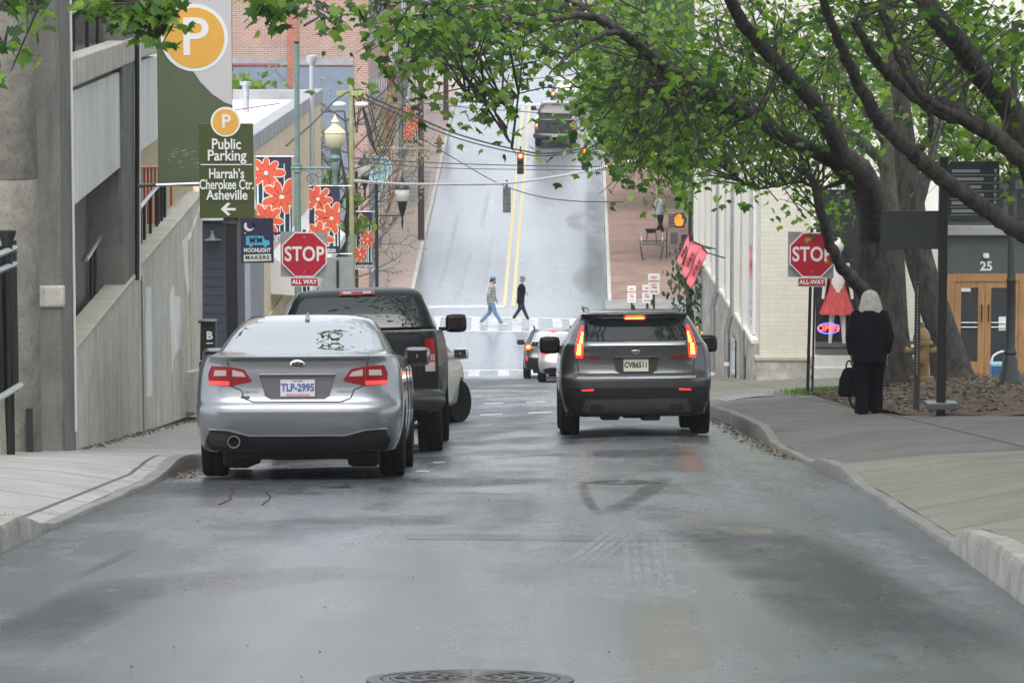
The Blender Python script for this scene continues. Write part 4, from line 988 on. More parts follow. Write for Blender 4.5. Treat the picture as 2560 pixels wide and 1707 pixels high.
    for (xx, zz, q) in ((-.022,.004,.012),(.004,.009,.007),(.02,.004,.007),(.008,-.006,.007),(.026,-.009,.006),(-.006,-.009,.006)):
        k = MB()
        for a in range(3):
            an = a*math.pi/3; k.box((xx, h.y-.023, 1.017+zz), (q*2, .003, q*.45), Matrix.Rotation(an, 3, 'Y'))
        k.obj('star', 'chrome', em)
    number_plate(t, 'TLP-2995', .0, .095, .805, 'plate_white', 'ink_blue', 'NORTH CAROLINA', top='First in Flight')
    hb = B.hit(-.42,.755,'y')[0]
    for (s_, xx, zz, sz) in (('SUBARU', -.42, .775, .034), ('LEGACY', .42, .775, .03)):
        text(s_, sz, (xx, B.hit(xx, zz, 'y')[0].y-.004, zz), 'satin', t, 'model_badge', .003, .001, 1.2)
    B.panel([(-.50,.715),(-.42,.712),(-.42,.735),(-.50,.738)], off=.004).obj('sticker', 'ink_black', t)
    MB().lathe([(.048,-.02),(.053,-.022),(.054,.11),(.049,.11),(.046,.0)], (-.555,.055,.335), 22, 'y').obj('exhaust', 'satin', t)
    MB().lathe([(.001,0),(.053,.001)], (-.555,.05,.335), 22, 'y').obj('exhaust_bore', 'black_matte', t)
    hz = B.hit(-.0, 1.72, 'z')[0].z
    fin = MB(); fin.rings([[Vector((x*sx, 1.72+y*sy, hz-.01+z)) for x, y in ((-.022,-.09),(.022,-.09),(.02,.08),(0,.12),(-.02,.08))] for z, sx, sy in ((0,1,1),(.025,.9,.8),(.05,.5,.45),(.065,.2,.2))]); fin.obj('antenna_fin', 'paint_silver', t)
    for y in (1.06, 3.81):
        for s in (-1, 1): wheel(t, s*.80, y)
    underbody(t, .62, .35, 4.3)
    for s in (-1, 1): MB().bx(s*.42, s*.70, .5, 1.5, .10, .42).obj('underside_shade', 'plastic_black', t, bevel=.04)  # black boxes added to look like dark shade inside the rear wheels
    MB().bx(-.55,.55,.12,.4,.24,.34).obj('silencer', 'plastic_black', t, bevel=.03)
    mirror_ear(t, .975, 3.12, 1.09, 'paint_silver', .22, .15); mirror_ear(t, -.975, 3.12, 1.09, 'paint_silver', .22, .15)
silver_sedan()
# ---------------------------------------------------------------- grey crossover with brake lights
def grey_crossover():
    X = (1586-CX)/F*27.4*S
    t = car_root('crossover', 'dark grey crossover driving away with its vertical brake lights lit', X, 27.4, 2.78, .95)
    rows = [(.22,.25,4.3,.80),(.27,.10,4.5,.86),(.40,.03,4.58,.90),(.55,.0,4.6,.93),(.70,-.015,4.6,.94),(.735,.0,4.6,.94),(.76,.05,4.6,.94),(.82,.075,4.58,.94),(.95,.08,4.5,.93),(1.05,.085,4.3,.915),(1.11,.07,4.1,.895),(1.15,.085,3.9,.87,4.2,.42),(1.17,.14,3.7,.845,4.2,.4,.8),(1.30,.27,3.3,.785,4.2,.4,.8),(1.42,.42,2.95,.72,4.,.4,.8),(1.475,.46,2.75,.68,4.,.4,.8),(1.50,.36,2.65,.665,4.,.4,.7),(1.535,.42,2.6,.62,4,.4,.7),(1.56,.8,2.4,.5,3.5,.3,.5),(1.575,1.2,2.1,.3,3,.2,.3)]
    zc = [arch(.95, .41, .94, .36), arch(3.73, .41, .94, .36)]
    rec = MB().prism([(-.285,-.3,.965),(.285,-.3,.965),(.245,-.3,.80),(.20,-.3,.775),(-.20,-.3,.775),(-.245,-.3,.80)], (0,.3+.115,0))
    me = shell(rows, [c for p in zc for c in p]+[rec]); B = Body(me); put('body', me, 'paint_grey', t)
    B.panel([(-.86,.26),(.86,.26),(.90,.50),(.86,.61),(.60,.60),(-.60,.60),(-.86,.61),(-.90,.50)], off=.012, skirt=.04).obj('lower_bumper', 'plastic_black', t)
    B.panel([(-.62,.46),(.62,.46),(.68,.30),(.52,.26),(-.52,.26),(-.68,.30)], off=.03, skirt=.05).obj('diffuser', 'plastic_dark', t)
    B.panel([(-.74,.742),(.74,.742),(.72,.712),(-.72,.712)], off=.022, skirt=.04).obj('bumper_step', 'satin_grey', t)
    B.panel([(-.62,1.165),(.62,1.165),(.60,1.12),(-.60,1.12)], off=.016, skirt=.03).obj('tailgate_bar', 'satin_grey', t)
    B.panel([(-.62,1.178),(.62,1.178),(.66,1.26),(.58,1.40),(.52,1.455),(-.52,1.455),(-.58,1.40),(-.66,1.26)], off=.006, step=.06).obj('rear_window', 'car_glass_dark', t)
    B.panel([(-.665,1.505),(.665,1.505),(.655,1.475),(-.655,1.475)], off=.05, skirt=.07).obj('roof_spoiler', 'paint_grey', t)
    br = B.panel([(-.135,1.465),(.135,1.465),(.125,1.437),(-.125,1.437)], off=.03, skirt=.03).obj('brake_light', 'lamp_red', t)
    B.panel([(-.115,1.459),(.115,1.459),(.11,1.445),(-.11,1.445)], off=.035).obj('filament', 'lamp_core', br)
    for s in (-1, 1):
        f = (lambda p: p) if s < 0 else mirrorp
        L = B.panel(f([(-.73,.965),(-.75,1.05),(-.735,1.15),(-.70,1.27),(-.655,1.37),(-.635,1.365),(-.64,1.26),(-.645,1.14),(-.645,1.02),(-.655,.965)]), off=.014, skirt=.03).obj('tail_lamp', 'lamp_red', t)
        for k in range(6):
            z0 = 1.005+.048*k; xc = -.70+.0035*k+(.006*k if k > 2 else 0); hw = .026-.0028*k
            B.panel(f([(xc-hw,z0),(xc+hw,z0),(xc+hw,z0+.040),(xc-hw,z0+.040)]), off=.019, step=.03).obj('led_segment', 'lamp_core', L)
        B.panel(f([(-.73,.96),(-.43,.948),(-.45,.985),(-.60,.995),(-.65,1.02),(-.735,1.03)]), off=.010, skirt=.02).obj('lower_lens', 'lens_dark_red', L)
        B.panel(f([(-.67,.562),(-.52,.567),(-.52,.588),(-.67,.582)]), off=.018).obj('reflector', 'reflector', t)
        e = B.panel(f([(-.60,.30),(-.375,.31),(-.36,.385),(-.40,.425),(-.56,.425),(-.60,.385)]), off=.04, skirt=.04).obj('exhaust_trim', 'satin_dark', t)
        B.panel(f([(-.575,.318),(-.40,.325),(-.39,.375),(-.42,.40),(-.55,.40),(-.575,.375)]), off=.046).obj('exhaust_bore', 'black_matte', e)
        for y in (.95, 3.73): wheel(t, s*.81, y, .36, .24)
        mirror_ear(t, s*1.03, 3.05, 1.12, 'paint_black', .24, .19, glass='car_glass_dark')
        ax = '+x' if s > 0 else '-x'
        B.panel([(.75,1.18),(3.2,1.15),(2.7,1.43),(.85,1.45)], ax, .004).obj('side_window', 'car_glass_dark', t)
        B.panel([(.45,.30),(4.2,.30),(4.2,.42),(3.73,.80),(3.3,.42),(1.38,.42),(.95,.80),(.52,.42)], ax, .012, .03).obj('sill_cladding', 'plastic_black', t)
        MB().tube(smooth_path([(s*.56,.75,1.56),(s*.60,.85,1.595),(s*.62,1.6,1.605),(s*.60,2.4,1.585),(s*.58,2.5,1.55)]), .016, 8).obj('roof_rail', 'satin', t)
    sh_ = MB(); hy = B.hit(0,1.035,'y')[0].y
    sh_.poly_xz([(-.055,1.058),(.055,1.058),(.038,1.02),(.0,1.005),(-.038,1.02)], hy-.010, .012); em = sh_.obj('badge', 'chrome', t, bevel=.003)
    MB().poly_xz([(-.038,1.05),(.038,1.05),(.026,1.025),(.0,1.015),(-.026,1.025)], hy-.013, .004).obj('badge_field', 'satin_dark', em)
    number_plate(t, 'CVB6511', .0, .108, .872, 'plate_cream', 'ink_black', None, top='New Jersey' if False else None)
    B.strip([(-.66,1.10),(-.66,.99)], .004, off=.001).obj('tailgate_gap', 'black_matte', t)
    B.strip([(-.72,.94),(-.70,.77),(.70,.77),(.72,.94)], .006, off=.001).obj('tailgate_gap', 'black_matte', t)
    B.strip([(-.28,.972),(.28,.972)], .012, off=.006).obj('plate_garnish', 'paint_grey', t)
    fin = MB(); fin.rings([[Vector((x*sx, .95+y*sy, 1.555+z)) for x, y in ((-.03,-.09),(.03,-.09),(.025,.08),(0,.12),(-.025,.08))] for z, sx, sy in ((0,1,1),(.03,.8,.8),(.055,.4,.45),(.075,.1,.2))]); fin.obj('antenna_fin', 'plastic_black', t)
    underbody(t, .55, .4, 4.2, .24, .4)
    hg = MB()
    for x, z in ((-.32,.20),(-.05,.22),(.18,.19)): hg.bx(x-.12, x+.12, .25, .7, z, .34)
    hg.obj('exhaust_box', 'plastic_black', t, bevel=.03)
    for x in (-.42, .42): MB().ell((x, 1.2, 1.22), (.12,.06,.11)).obj('headrest', 'black_matte', t) if False else None
mat('plastic_dark', (.04,.04,.04), .5); mat('satin_grey', (.33,.34,.34), .3, .7, coat=.5); mat('satin_dark', (.10,.10,.10), .35, .7)
grey_crossover()
# ---------------------------------------------------------------- pickups
def pickup(name, label, X, d, paint, lit=False, yaw=0., detail=True):
    t = car_root(name, label, X, d, 3.7, 1.2, yaw, 'pickup truck')
    low = [(.42,.16,5.6,.84,5,.3,.7),(.48,.12,5.7,.95,6,.25,.7),(.70,.10,5.75,1.0,6,.22,.7),(.90,.10,5.75,1.01,6,.22,.7),(1.10,.09,5.7,1.01,6,.2,.7),(1.25,.09,5.5,1.0,6,.2,.9),(1.36,.09,4.6,.99,6,.2,.6),(1.425,.10,4.4,.975,6,.2,.6),(1.44,.13,4.35,.95,6,.2,.6)]
    bed = MB().bx(-.80,.80,.22,1.85,1.0,1.8)
    zc = [arch(1.2,.47,1.01,.40), arch(4.9,.47,1.01,.40)]
    me = shell(low, [c for p in zc for c in p]+[bed]); B = Body(me); body = put('body', me, paint, t)
    cabr = [(1.38,1.95,4.45,.94,5,.25,.8),(1.45,1.96,4.35,.92,5,.25,.8),(1.62,2.06,4.05,.86,5,.25,.8),(1.80,2.20,3.75,.785,4.6,.25,.7),(1.90,2.30,3.55,.735,4.4,.25,.6),(1.945,2.45,3.4,.66,4,.25,.5),(1.965,2.7,3.1,.4,3,.2,.3)]
    mc = shell(cabr); K = Body(mc); cab = put('cab', mc, paint, t)
    K.panel([(-.74,1.47),(.74,1.47),(.77,1.52),(.69,1.78),(.62,1.845),(-.62,1.845),(-.69,1.78),(-.77,1.52)], off=.006, step=.07).obj('rear_window', 'car_glass_mid', cab)
    br = K.panel([(-.20,1.925),(.20,1.925),(.215,1.868),(-.215,1.868)], off=.035, skirt=.05).obj('brake_light', 'lens_red', t)
    if detail:
        for x in (-.12, .12): K.panel([(x-.05,1.912),(x+.05,1.912),(x+.05,1.885),(x-.05,1.885)], off=.04).obj('cargo_lens', 'lens_clear', br)
        for s in ('+x','-x'): K.panel([(2.45,1.45),(4.05,1.45),(3.6,1.80),(2.55,1.82)], s, .005).obj('side_window', 'car_glass_dark', cab)
    tg = B.panel([(-.80,.83),(.80,.83),(.80,1.415),(-.80,1.415)], off=.010, skirt=.02, step=.08).obj('tailgate', paint, t)
    B.panel([(-.68,.93),(.68,.93),(.68,1.27),(-.68,1.27)], off=.018, skirt=.02, step=.08).obj('tailgate_panel', paint, tg)
    B.panel([(-.14,1.19),(.14,1.19),(.14,1.26),(-.14,1.26)], off=.024).obj('handle', 'plastic_black', tg)
    B.panel([(-.82,1.395),(.82,1.395),(.82,1.432),(-.82,1.432)], off=.03, skirt=.04).obj('tailgate_cap', 'plastic_black', tg)
    for s in (-1, 1):
        f = (lambda p: p) if s < 0 else mirrorp
        L = B.panel(f([(-.975,.95),(-.85,.95),(-.86,1.33),(-.965,1.33)]), off=.014, skirt=.03).obj('tail_lamp', 'lamp_red' if lit else 'lens_red', t)
        B.panel(f([(-.965,.955),(-.855,.955),(-.855,1.06),(-.965,1.06)]), off=.019).obj('reverse_lens', 'lens_clear', L)
        for q in range(4): B.panel(f([(-.96+.024*q,1.075),(-.945+.024*q,1.075),(-.945+.024*q,1.15),(-.96+.024*q,1.15)]), off=.019, step=.03).obj('lens_rib', 'lens_clear', L)
        if lit: MB().ell((s*.91, .06, 1.17), (.045,.02,.07), 12, 8).obj('bulb', 'lamp_core', L)
        for y in (1.2, 4.9): wheel(t, s*.86, y, .405, .275)
        mirror_ear(t, s*1.15, 3.75, 1.50, 'plastic_black', .23, .19, glass='car_glass_dark')
    MB().tube([(-.97,.10,.62),(-.90,.0,.64),(-.5,-.05,.65),(.5,-.05,.65),(.90,.0,.64),(.97,.10,.62)], .13, 12).obj('rear_bumper', 'bumper_black' if not lit else 'satin_dark', t)
    number_plate(t, 'KDR-4182' if False else 'PFA-3306' if False else '', 0, -.19, .66, 'plate_white', 'ink_blue') if False else MB().box((0,-.19,.68),(.30,.008,.15)).obj('number_plate', 'plate_white', t, bevel=.004)
    underbody(t, .7, .5, 5.2, .36, .55)
    MB().cyl((-.55,1.2,.40),(.55,1.2,.40),.075).ell((0,1.2,.40),(.16,.16,.15)).obj('rear_axle', 'plastic_black', t)
    if detail:
        for x in (-.40, .40): MB().ell((x, 2.6, 1.62), (.14,.06,.13)).obj('headrest', 'black_matte', t) if False else None
    return t
mat('bumper_black', (.02,.02,.021), .3, .4, coat=.6)
pickup('parked_pickup', 'black pickup truck parked between the silver sedan and the white car', (889-CX)/F*25.3*S, 25.6, 'paint_black')
pickup('pickup_truck', 'dark grey pickup truck with red tail lights driving up the hill', (1388-CX)/F*108.4*S, 108.0, 'paint_charcoal', True, -.03, False)
# ---------------------------------------------------------------- simple hatch / sedan maker for the other cars
def small_car(name, label, X, d, paint, suv, lit=True, yaw=0., rails=False, cat='car', steer=0., Hs=1., Ws=1.):
    t = car_root(name, label, X, d, 2.7, .95, yaw, cat)
    if suv: rows = [(.26,.2,4.3,.80),(.32,.06,4.45,.87),(.5,.0,4.5,.89),(.66,-.01,4.5,.90),(.72,.05,4.5,.90),(.92,.08,4.4,.89),(1.02,.10,4.1,.87),(1.08,.12,3.8,.845,4.2,.4),(1.14,.2,3.5,.80,4.2,.4,.8),(1.3,.32,3.1,.73,4.2,.4,.8),(1.45,.45,2.8,.65,4.,.4,.8),(1.49,.40,2.7,.63,4,.4,.7),(1.53,.6,2.4,.5,3.5,.3,.5),(1.55,1.,2.0,.3,3,.2,.3)]
    else: rows = [(.21,.22,4.4,.80),(.26,.06,4.55,.85),(.42,.0,4.6,.89),(.60,-.02,4.6,.90),(.66,.03,4.6,.90),(.85,.07,4.5,.89),(.99,.09,4.2,.865),(1.04,.05,3.9,.83,4.2,.4),(1.055,.1,3.8,.80,4.,.4),(1.065,.40,3.6,.77,4.,.35),(1.10,.55,3.4,.735,4.2,.3,.8),(1.27,1.05,2.95,.66,4.,.32,.8),(1.38,1.45,2.6,.59,3.8,.35,.7),(1.425,1.75,2.4,.5,3.4,.35,.6),(1.445,1.95,2.25,.3,2.8,.15,.2)]
    rows = [(r[0]*Hs, r[1], r[2], r[3]*Ws)+tuple(r[4:]) for r in rows]
    me = shell(rows, [c for y in (.95, 3.65) for c in arch(y, .38, .9*Ws, .34)]); B = Body(me); put('body', me, paint, t)
    if suv: B.panel([(-.80,.30),(.80,.30),(.86,.5),(.82,.64),(-.82,.64),(-.86,.5)], off=.012, skirt=.04).obj('lower_bumper', 'plastic_black', t)
    else: B.panel([(-.74,.27),(.74,.27),(.78,.36),(.60,.42),(-.60,.42),(-.78,.36)], off=.012, skirt=.04).obj('lower_bumper', 'plastic_black', t)
    gw = [(-.60,1.13*Hs),(.60,1.13*Hs),(.64,1.2*Hs),(.54,1.42*Hs),(-.54,1.42*Hs),(-.64,1.2*Hs)] if suv else [(-.58,1.09),(.58,1.09),(.63,1.12),(.50,1.36),(-.50,1.36),(-.63,1.12)]
    B.panel(gw, off=.006, step=.07).obj('rear_window', 'car_glass' , t)
    b = B.panel([(-.15,1.485*Hs),(.15,1.485*Hs),(.14,1.45*Hs),(-.14,1.45*Hs)] if suv else [(-.12,1.13),(.12,1.13),(.12,1.10),(-.12,1.10)], off=.03, skirt=.03).obj('brake_light', 'lamp_red' if lit else 'lens_red', t)
    for s in (-1, 1):
        f = (lambda p: p) if s < 0 else mirrorp
        z = Hs
        sh_ = [(-.84,.88*z),(-.82,1.07*z),(-.70,1.06*z),(-.66,.96*z),(-.70,.88*z)] if suv else [(-.84,.80),(-.82,.95),(-.60,.96),(-.42,.87),(-.62,.80)]
        L = B.panel(f(sh_), off=.014, skirt=.03).obj('tail_lamp', 'lamp_red' if lit else 'lens_red', t)
        c = (-.75,.975*z) if suv else (-.68,.875)
        if lit: B.panel(f([(c[0]-.05,c[1]-.045),(c[0]+.05,c[1]-.045),(c[0]+.05,c[1]+.045),(c[0]-.05,c[1]+.045)]), off=.02, step=.03).obj('bulb', 'lamp_core', L)
        if suv: B.panel(f([(-.66,.93*z),(-.57,.93*z),(-.57,1.02*z),(-.66,1.02*z)]), off=.012).obj('reverse_lens', 'lens_clear', L); B.panel(f([(-.82,.55),(-.78,.55),(-.78,.68),(-.82,.68)]), off=.03).obj('reflector', 'reflector', t)
        for y in (.95, 3.65): wheel(t, s*.78*Ws, y, .34, .225, steer if y > 3 else 0)
        mirror_ear(t, s*.98*Ws, 2.95, 1.08*Hs, paint, .21, .15)
        B.panel([(.9,1.12*Hs),(3.1,1.10*Hs),(2.6,1.38*Hs),(1.1,1.40*Hs)] if suv else [(1.2,1.09),(3.2,1.07),(2.6,1.33),(1.75,1.36)], '+x' if s > 0 else '-x', .004).obj('side_window', 'car_glass_dark', t)
        if rails: MB().tube(smooth_path([(s*.55,.6,1.50*Hs),(s*.58,.75,1.585*Hs),(s*.58,2.2,1.59*Hs),(s*.55,2.4,1.53*Hs)]), .022, 8).obj('roof_rail', 'plastic_black', t)
    o = MB().box((0, .03, .80*Hs if suv else .74), (.30,.02,.15)).obj('number_plate', 'plate_white', t, bevel=.004)
    underbody(t, .6, .35, 4.1)
    return t
small_car('crossover', 'charcoal crossover with roof rails and brake lights lit, first in the queue at the crosswalk', (1381-CX)/F*67.6*S, 67.2, 'paint_charcoal', True, True, 0, True)
small_car('sedan', 'bright silver sedan with red brake lights partly hidden behind the grey crossover', (1424-CX)/F*62.5*S, 62.3, 'paint_silver_light', False, True)
small_car('parked_crossover', 'white crossover parked nose out in front of the black pickup with its front wheel turned', -1.95, 32.3, 'paint_white_car', True, False, -.10, steer=-.45, Ws=1.02)
small_car('crossover', 'pale grey crossover far up the hill ahead of the dark pickup', (1418-CX)/F*116*S, 115.5, 'paint_silver', True, True, -.03, cat='car', Hs=1.12)
small_car('parked_car', 'white car parked across the top crossroads seen through the leaves', -1.6, 138, 'paint_white_car', False, False, 0)
# ================================================================ trees
bark('bark', (.017,.0145,.0125), (.088,.078,.066)); bark('bark_pale', (.09,.08,.068), (.15,.135,.115), 4)
leafmat('leaf_maple', [(.022,.06,.016),(.045,.11,.02),(.08,.16,.028),(.13,.23,.035),(.20,.31,.05)], .5)
leafmat('leaf_light', [(.05,.12,.02),(.10,.19,.03),(.16,.27,.05),(.22,.33,.07)], .4)
leafmat('leaf_mid', [(.03,.085,.02),(.06,.14,.03),(.09,.19,.04)], .4)
leafmat('leaf_far', [(.035,.07,.045),(.055,.10,.06),(.08,.13,.075)], .3)
leafmat('bud', [(.30,.24,.12),(.38,.32,.16),(.26,.25,.12),(.34,.23,.13)], .4)
_h = [(0,-.30),(.16,-.42),(.21,-.28),(.50,-.26),(.40,-.09),(.64,.12),(.36,.11),(.33,.27),(.19,.21),(.13,.40),(0,.66)]
LEAF = np.array([(0,0)]+_h+[(-x, y) for x, y in _h[-2:0:-1]], float)
LEAF3 = np.c_[LEAF, -.22*np.abs(LEAF[:,0])-.18*LEAF[:,1]**2]
SIMPLE3 = np.array([(0,-.5,0),(.34,-.15,-.06),(.25,.3,-.08),(0,.6,-.12),(-.25,.3,-.08),(-.34,-.15,-.06)])
rn = np.random.default_rng(11)
def leaves(name, pos, size, m, parent, full=True, droop=.7, seed=0):
    """one crown: pos (n,3) leaf positions in world coordinates"""
    g = np.random.default_rng(seed+5); n = len(pos); tpl = LEAF3 if full else SIMPLE3; k = len(tpl)
    az = g.uniform(0, 2*np.pi, n); tilt = np.abs(g.normal(0, .55, n))+droop*.5; roll = g.normal(0, .5, n); s = size*g.uniform(.65, 1.25, n)
    ca, sa, ctt, stt, cr, sr = np.cos(az), np.sin(az), np.cos(tilt), np.sin(tilt), np.cos(roll), np.sin(roll)
    z0 = np.zeros(n)
    Ry = np.array([[cr, z0, sr],[z0, z0+1, z0],[-sr, z0, cr]]).transpose(2,0,1)
    Rx = np.array([[z0+1, z0, z0],[z0, ctt, stt],[z0, -stt, ctt]]).transpose(2,0,1)     # tip hangs down
    Rz = np.array([[ca,-sa,z0],[sa,ca,z0],[z0,z0,z0+1]]).transpose(2,0,1)
    R = Rz @ Rx @ Ry
    V = (tpl[None]*s[:,None,None]) @ R.transpose(0,2,1)+np.asarray(pos)[:,None,:]
    V = V.reshape(-1,3)-np.array(parent.location)
    me = bpy.data.meshes.new(name)
    if full:
        kk = k-1; tri = np.array([(0, 1+i, 1+(i+1) % kk) for i in range(kk)])
        Fc = (tri[None]+(np.arange(n)*k)[:,None,None]).reshape(-1); per = 3
    else:
        Fc = (np.arange(k)[None]+(np.arange(n)*k)[:,None]).reshape(-1); per = k
    nf = len(Fc)//per
    me.vertices.add(len(V)); me.vertices.foreach_set('co', V.astype(np.float32).ravel())
    me.loops.add(len(Fc)); me.loops.foreach_set('vertex_index', Fc.astype(np.int32))
    me.polygons.add(nf); me.polygons.foreach_set('loop_start', (np.arange(nf)*per).astype(np.int32)); me.polygons.foreach_set('loop_total', np.full(nf, per, np.int32))
    me.update(calc_edges=True); me.validate()
    return put(name, me, m, parent)
def limb_pts(path, k=6, jit=.03, seed=1):
    """path: (px,py,d,r)"""
    r = random.Random(seed); P3 = [P(a, b, c) for a, b, c, _ in path]; sp = smooth_path(P3, k)
    rr = np.interp(np.linspace(0, len(path)-1, len(sp)), range(len(path)), [q[3]*(.86 if q[3] < .2 else 1) for q in path])
    sp = [p+Vector((r.gauss(0,jit), r.gauss(0,jit), r.gauss(0,jit)))*(1 if 0 < i < len(sp)-1 else 0) for i, p in enumerate(sp)]
    return sp, list(rr)
def add_crown_shade(t, n, x0, x1, y0, y1, h0, h1, m='leaf_maple', size=.34, seed=1):
    """leaves added above the view, unseen, to shade the street"""
    q = np.random.default_rng(seed); k = n//26
    cx, cy, cz = q.uniform(x0, x1, k), q.uniform(y0, y1, k), q.uniform(h0, h1, k)
    c = np.repeat(np.c_[cx, cy, cz], 26, 0)+q.normal(0, 1, (k*26, 3))*np.array((.7,.7,.35))
    c[:,2] = np.maximum(c[:,2], 2.2)
    leaves('added_shade_crown', c, size, m, t, False, droop=.3, seed=seed)
def big_tree(name, label, base, limbs, blobs, leaf='leaf_maple', lsize=.125, per=8, spread=.30, seed=1, barkm='bark', extra=None, group=None, dens=.85, full=True, push=2.):
    t = thing(name, label, 'tree', base, group=group); r = random.Random(seed)
    allp = []; trunk = None
    for k, pth in enumerate(limbs):
        sp, rr = limb_pts(pth, 6, .010 if k else .0, seed+k)
        b = MB().tube(sp, rr, 14 if k == 0 else 10); wobj(b, 'trunk' if k == 0 else 'limb', barkm, t, 60)
        if k or len(limbs) == 1: allp += sp[len(sp)//4:]
    if not allp: allp = sp
    A = np.array([tuple(p) for p in allp]); tw = MB(); pos = []
    for (cx, cy, sx, sy, n, d0, d1) in blobs:
        for _ in range(int(n*dens)):
            e = P(r.gauss(cx, sx), r.gauss(cy, sy), r.uniform(d0, d1)+(push if cx > 1350 else 0)); en = np.array(tuple(e))
            dist = ((A-en)**2).sum(1); cand = np.flatnonzero(dist < max(dist.min()*2.2, .5)); i = int(cand[r.randrange(len(cand))]); a = Vector(A[i]); L = (e-a).length
            if L > 2.6:
                a = e+(a-e)*(1.1/L)
            mid = (a+e)/2+Vector((r.gauss(0,.1), r.gauss(0,.1), .12))
            tw.tube([a, mid, e], [.016, .010, .004], 4, False)
            for _2 in range(per):
                u = r.uniform(.45, 1.05); q = a+(e-a)*u
                pos.append((q.x+r.gauss(0, spread), q.y+r.gauss(0, spread), q.z+r.gauss(0, spread*.55)))
    wobj(tw, 'twigs', barkm, t, None)
    if extra: pos += extra
    leaves('crown', np.array(pos), lsize, leaf, t, full, seed=seed); return t
# main maple: thick trunk behind the walking woman, limbs reaching over the street
A_limbs = [
 [(2225,985,36,.62),(2215,940,36,.50),(2207,820,36,.42),(2200,660,36,.41),(2195,560,36,.38),(2185,490,36,.30)],
 [(2195,600,36,.30),(2160,480,35.4,.21),(2086,406,34.5,.15),(1973,347,33,.13),(1860,279,32,.11),(1793,239,31,.10),(1703,198,30,.085),(1635,149,29,.08),(1568,92,28,.075),(1470,40,27.5,.05),(1367,52,27,.035),(1252,58,26,.02)],
 [(2192,590,36,.30),(2167,451,35,.20),(2108,388,34,.19),(2072,315,33,.165),(2018,239,32,.145),(1951,167,31,.125),(1883,90,30,.11),(1838,27,29.5,.10),(1800,-80,29,.08)],
 [(1575,95,28,.06),(1500,40,28.5,.05),(1407,-8,29,.04)],
 [(1560,88,28,.05),(1516,83,27.5,.04),(1430,129,27,.03),(1373,186,26.5,.012)],
 [(2185,760,35.4,.17),(2136,703,34.8,.125),(2098,661,34.4,.11),(2073,602,34.2,.10),(2056,539,34,.095),(2039,472,34,.085),(2022,438,34,.04)],
 [(2130,440,35,.07),(2060,470,34.5,.035),(1990,455,34,.03),(1900,470,33.5,.02),(1820,430,33,.012)],
 [(1700,198,30,.05),(1640,215,29,.035),(1560,215,28,.02)],
 [(1180,70,26.5,.02),(1100,60,26,.014),(1010,120,25.5,.008)],
 [(1448,218,26.2,.012),(1330,225,25.6,.010),(1285,250,25.2,.009),(1265,330,25,.007),(1290,390,25,.004)],
 [(1285,250,25.2,.007),(1235,262,25,.006),(1165,245,24.8,.005)],
 [(1260,58,26,.016),(1150,95,25.8,.012),(1060,140,25.6,.009),(985,190,25.4,.005)], [(1180,70,26.2,.014),(1100,20,26,.011),(1000,8,25.8,.008),(900,60,25.6,.005)], [(1250,60,26,.012),(1215,120,25.7,.008),(1170,180,25.4,.005)], [(1367,52,27,.02),(1300,110,26.6,.012),(1270,170,26.3,.006)],
]
A_blobs = [(1060,35,70,38,34,24,28),(1180,45,80,32,34,24,28),(1090,120,40,36,16,24,27),(1005,180,26,32,9,24,27),(985,235,22,14,4,25,27),(930,45,35,25,7,25,27),(900,105,30,18,4,25,27),
 (1170,243,42,12,6,24.5,25.5),(1205,300,34,26,8,24.5,25.5),(1285,172,42,22,9,25,27),(1240,18,90,30,24,25,28),
 (1400,60,100,55,46,26,30),(1520,150,100,70,60,26,31),(1490,260,50,36,14,26,30),(1560,310,80,60,42,26,31),(1660,320,85,65,46,27,32),(1540,420,50,30,16,26,30),(1640,450,60,25,18,27,31),(1720,240,100,80,60,28,33),(1800,170,110,90,62,28,33),(1850,330,80,50,34,29,33),(1950,430,70,34,22,31,35),(1770,425,55,25,14,28,32),(1950,70,120,70,54,28,33),(2050,230,80,80,34,30,36),(2010,370,55,40,20,31,35),(2085,560,35,40,12,34.2,36.5),(2120,330,60,60,18,33,37)]
gA = ground(6.2, 36); gA.z += .1
tA = big_tree('maple_tree', 'big maple with thick grey trunk behind the walking woman, limbs reaching over the street', gA, A_limbs, A_blobs, seed=3)
B_limbs = [
 [(2390,985,37,.50),(2378,930,37,.36),(2352,820,37,.27),(2320,720,37,.24),(2292,620,37,.24),(2278,500,37,.22),(2266,400,37,.20),(2252,250,37,.17),(2232,90,37,.14),(2215,-60,37,.11)],
 [(2280,560,37,.14),(2320,430,37.4,.10),(2350,300,38,.08),(2400,150,38.5,.05),(2430,-30,39,.03)],
 [(2268,400,37,.10),(2330,330,36.5,.07),(2290,200,36.3,.05)],
]
B_blobs = [(2150,110,100,80,30,36,40),(2300,60,90,55,36,36,40),(2330,300,60,60,16,37,40),(2440,240,70,90,26,37,41),(2410,130,60,60,20,36,40)]
big_tree('maple_tree', 'slimmer leaning maple between the yellow hydrant and the black sign post', ground(7.1, 37), B_limbs, B_blobs, seed=8)
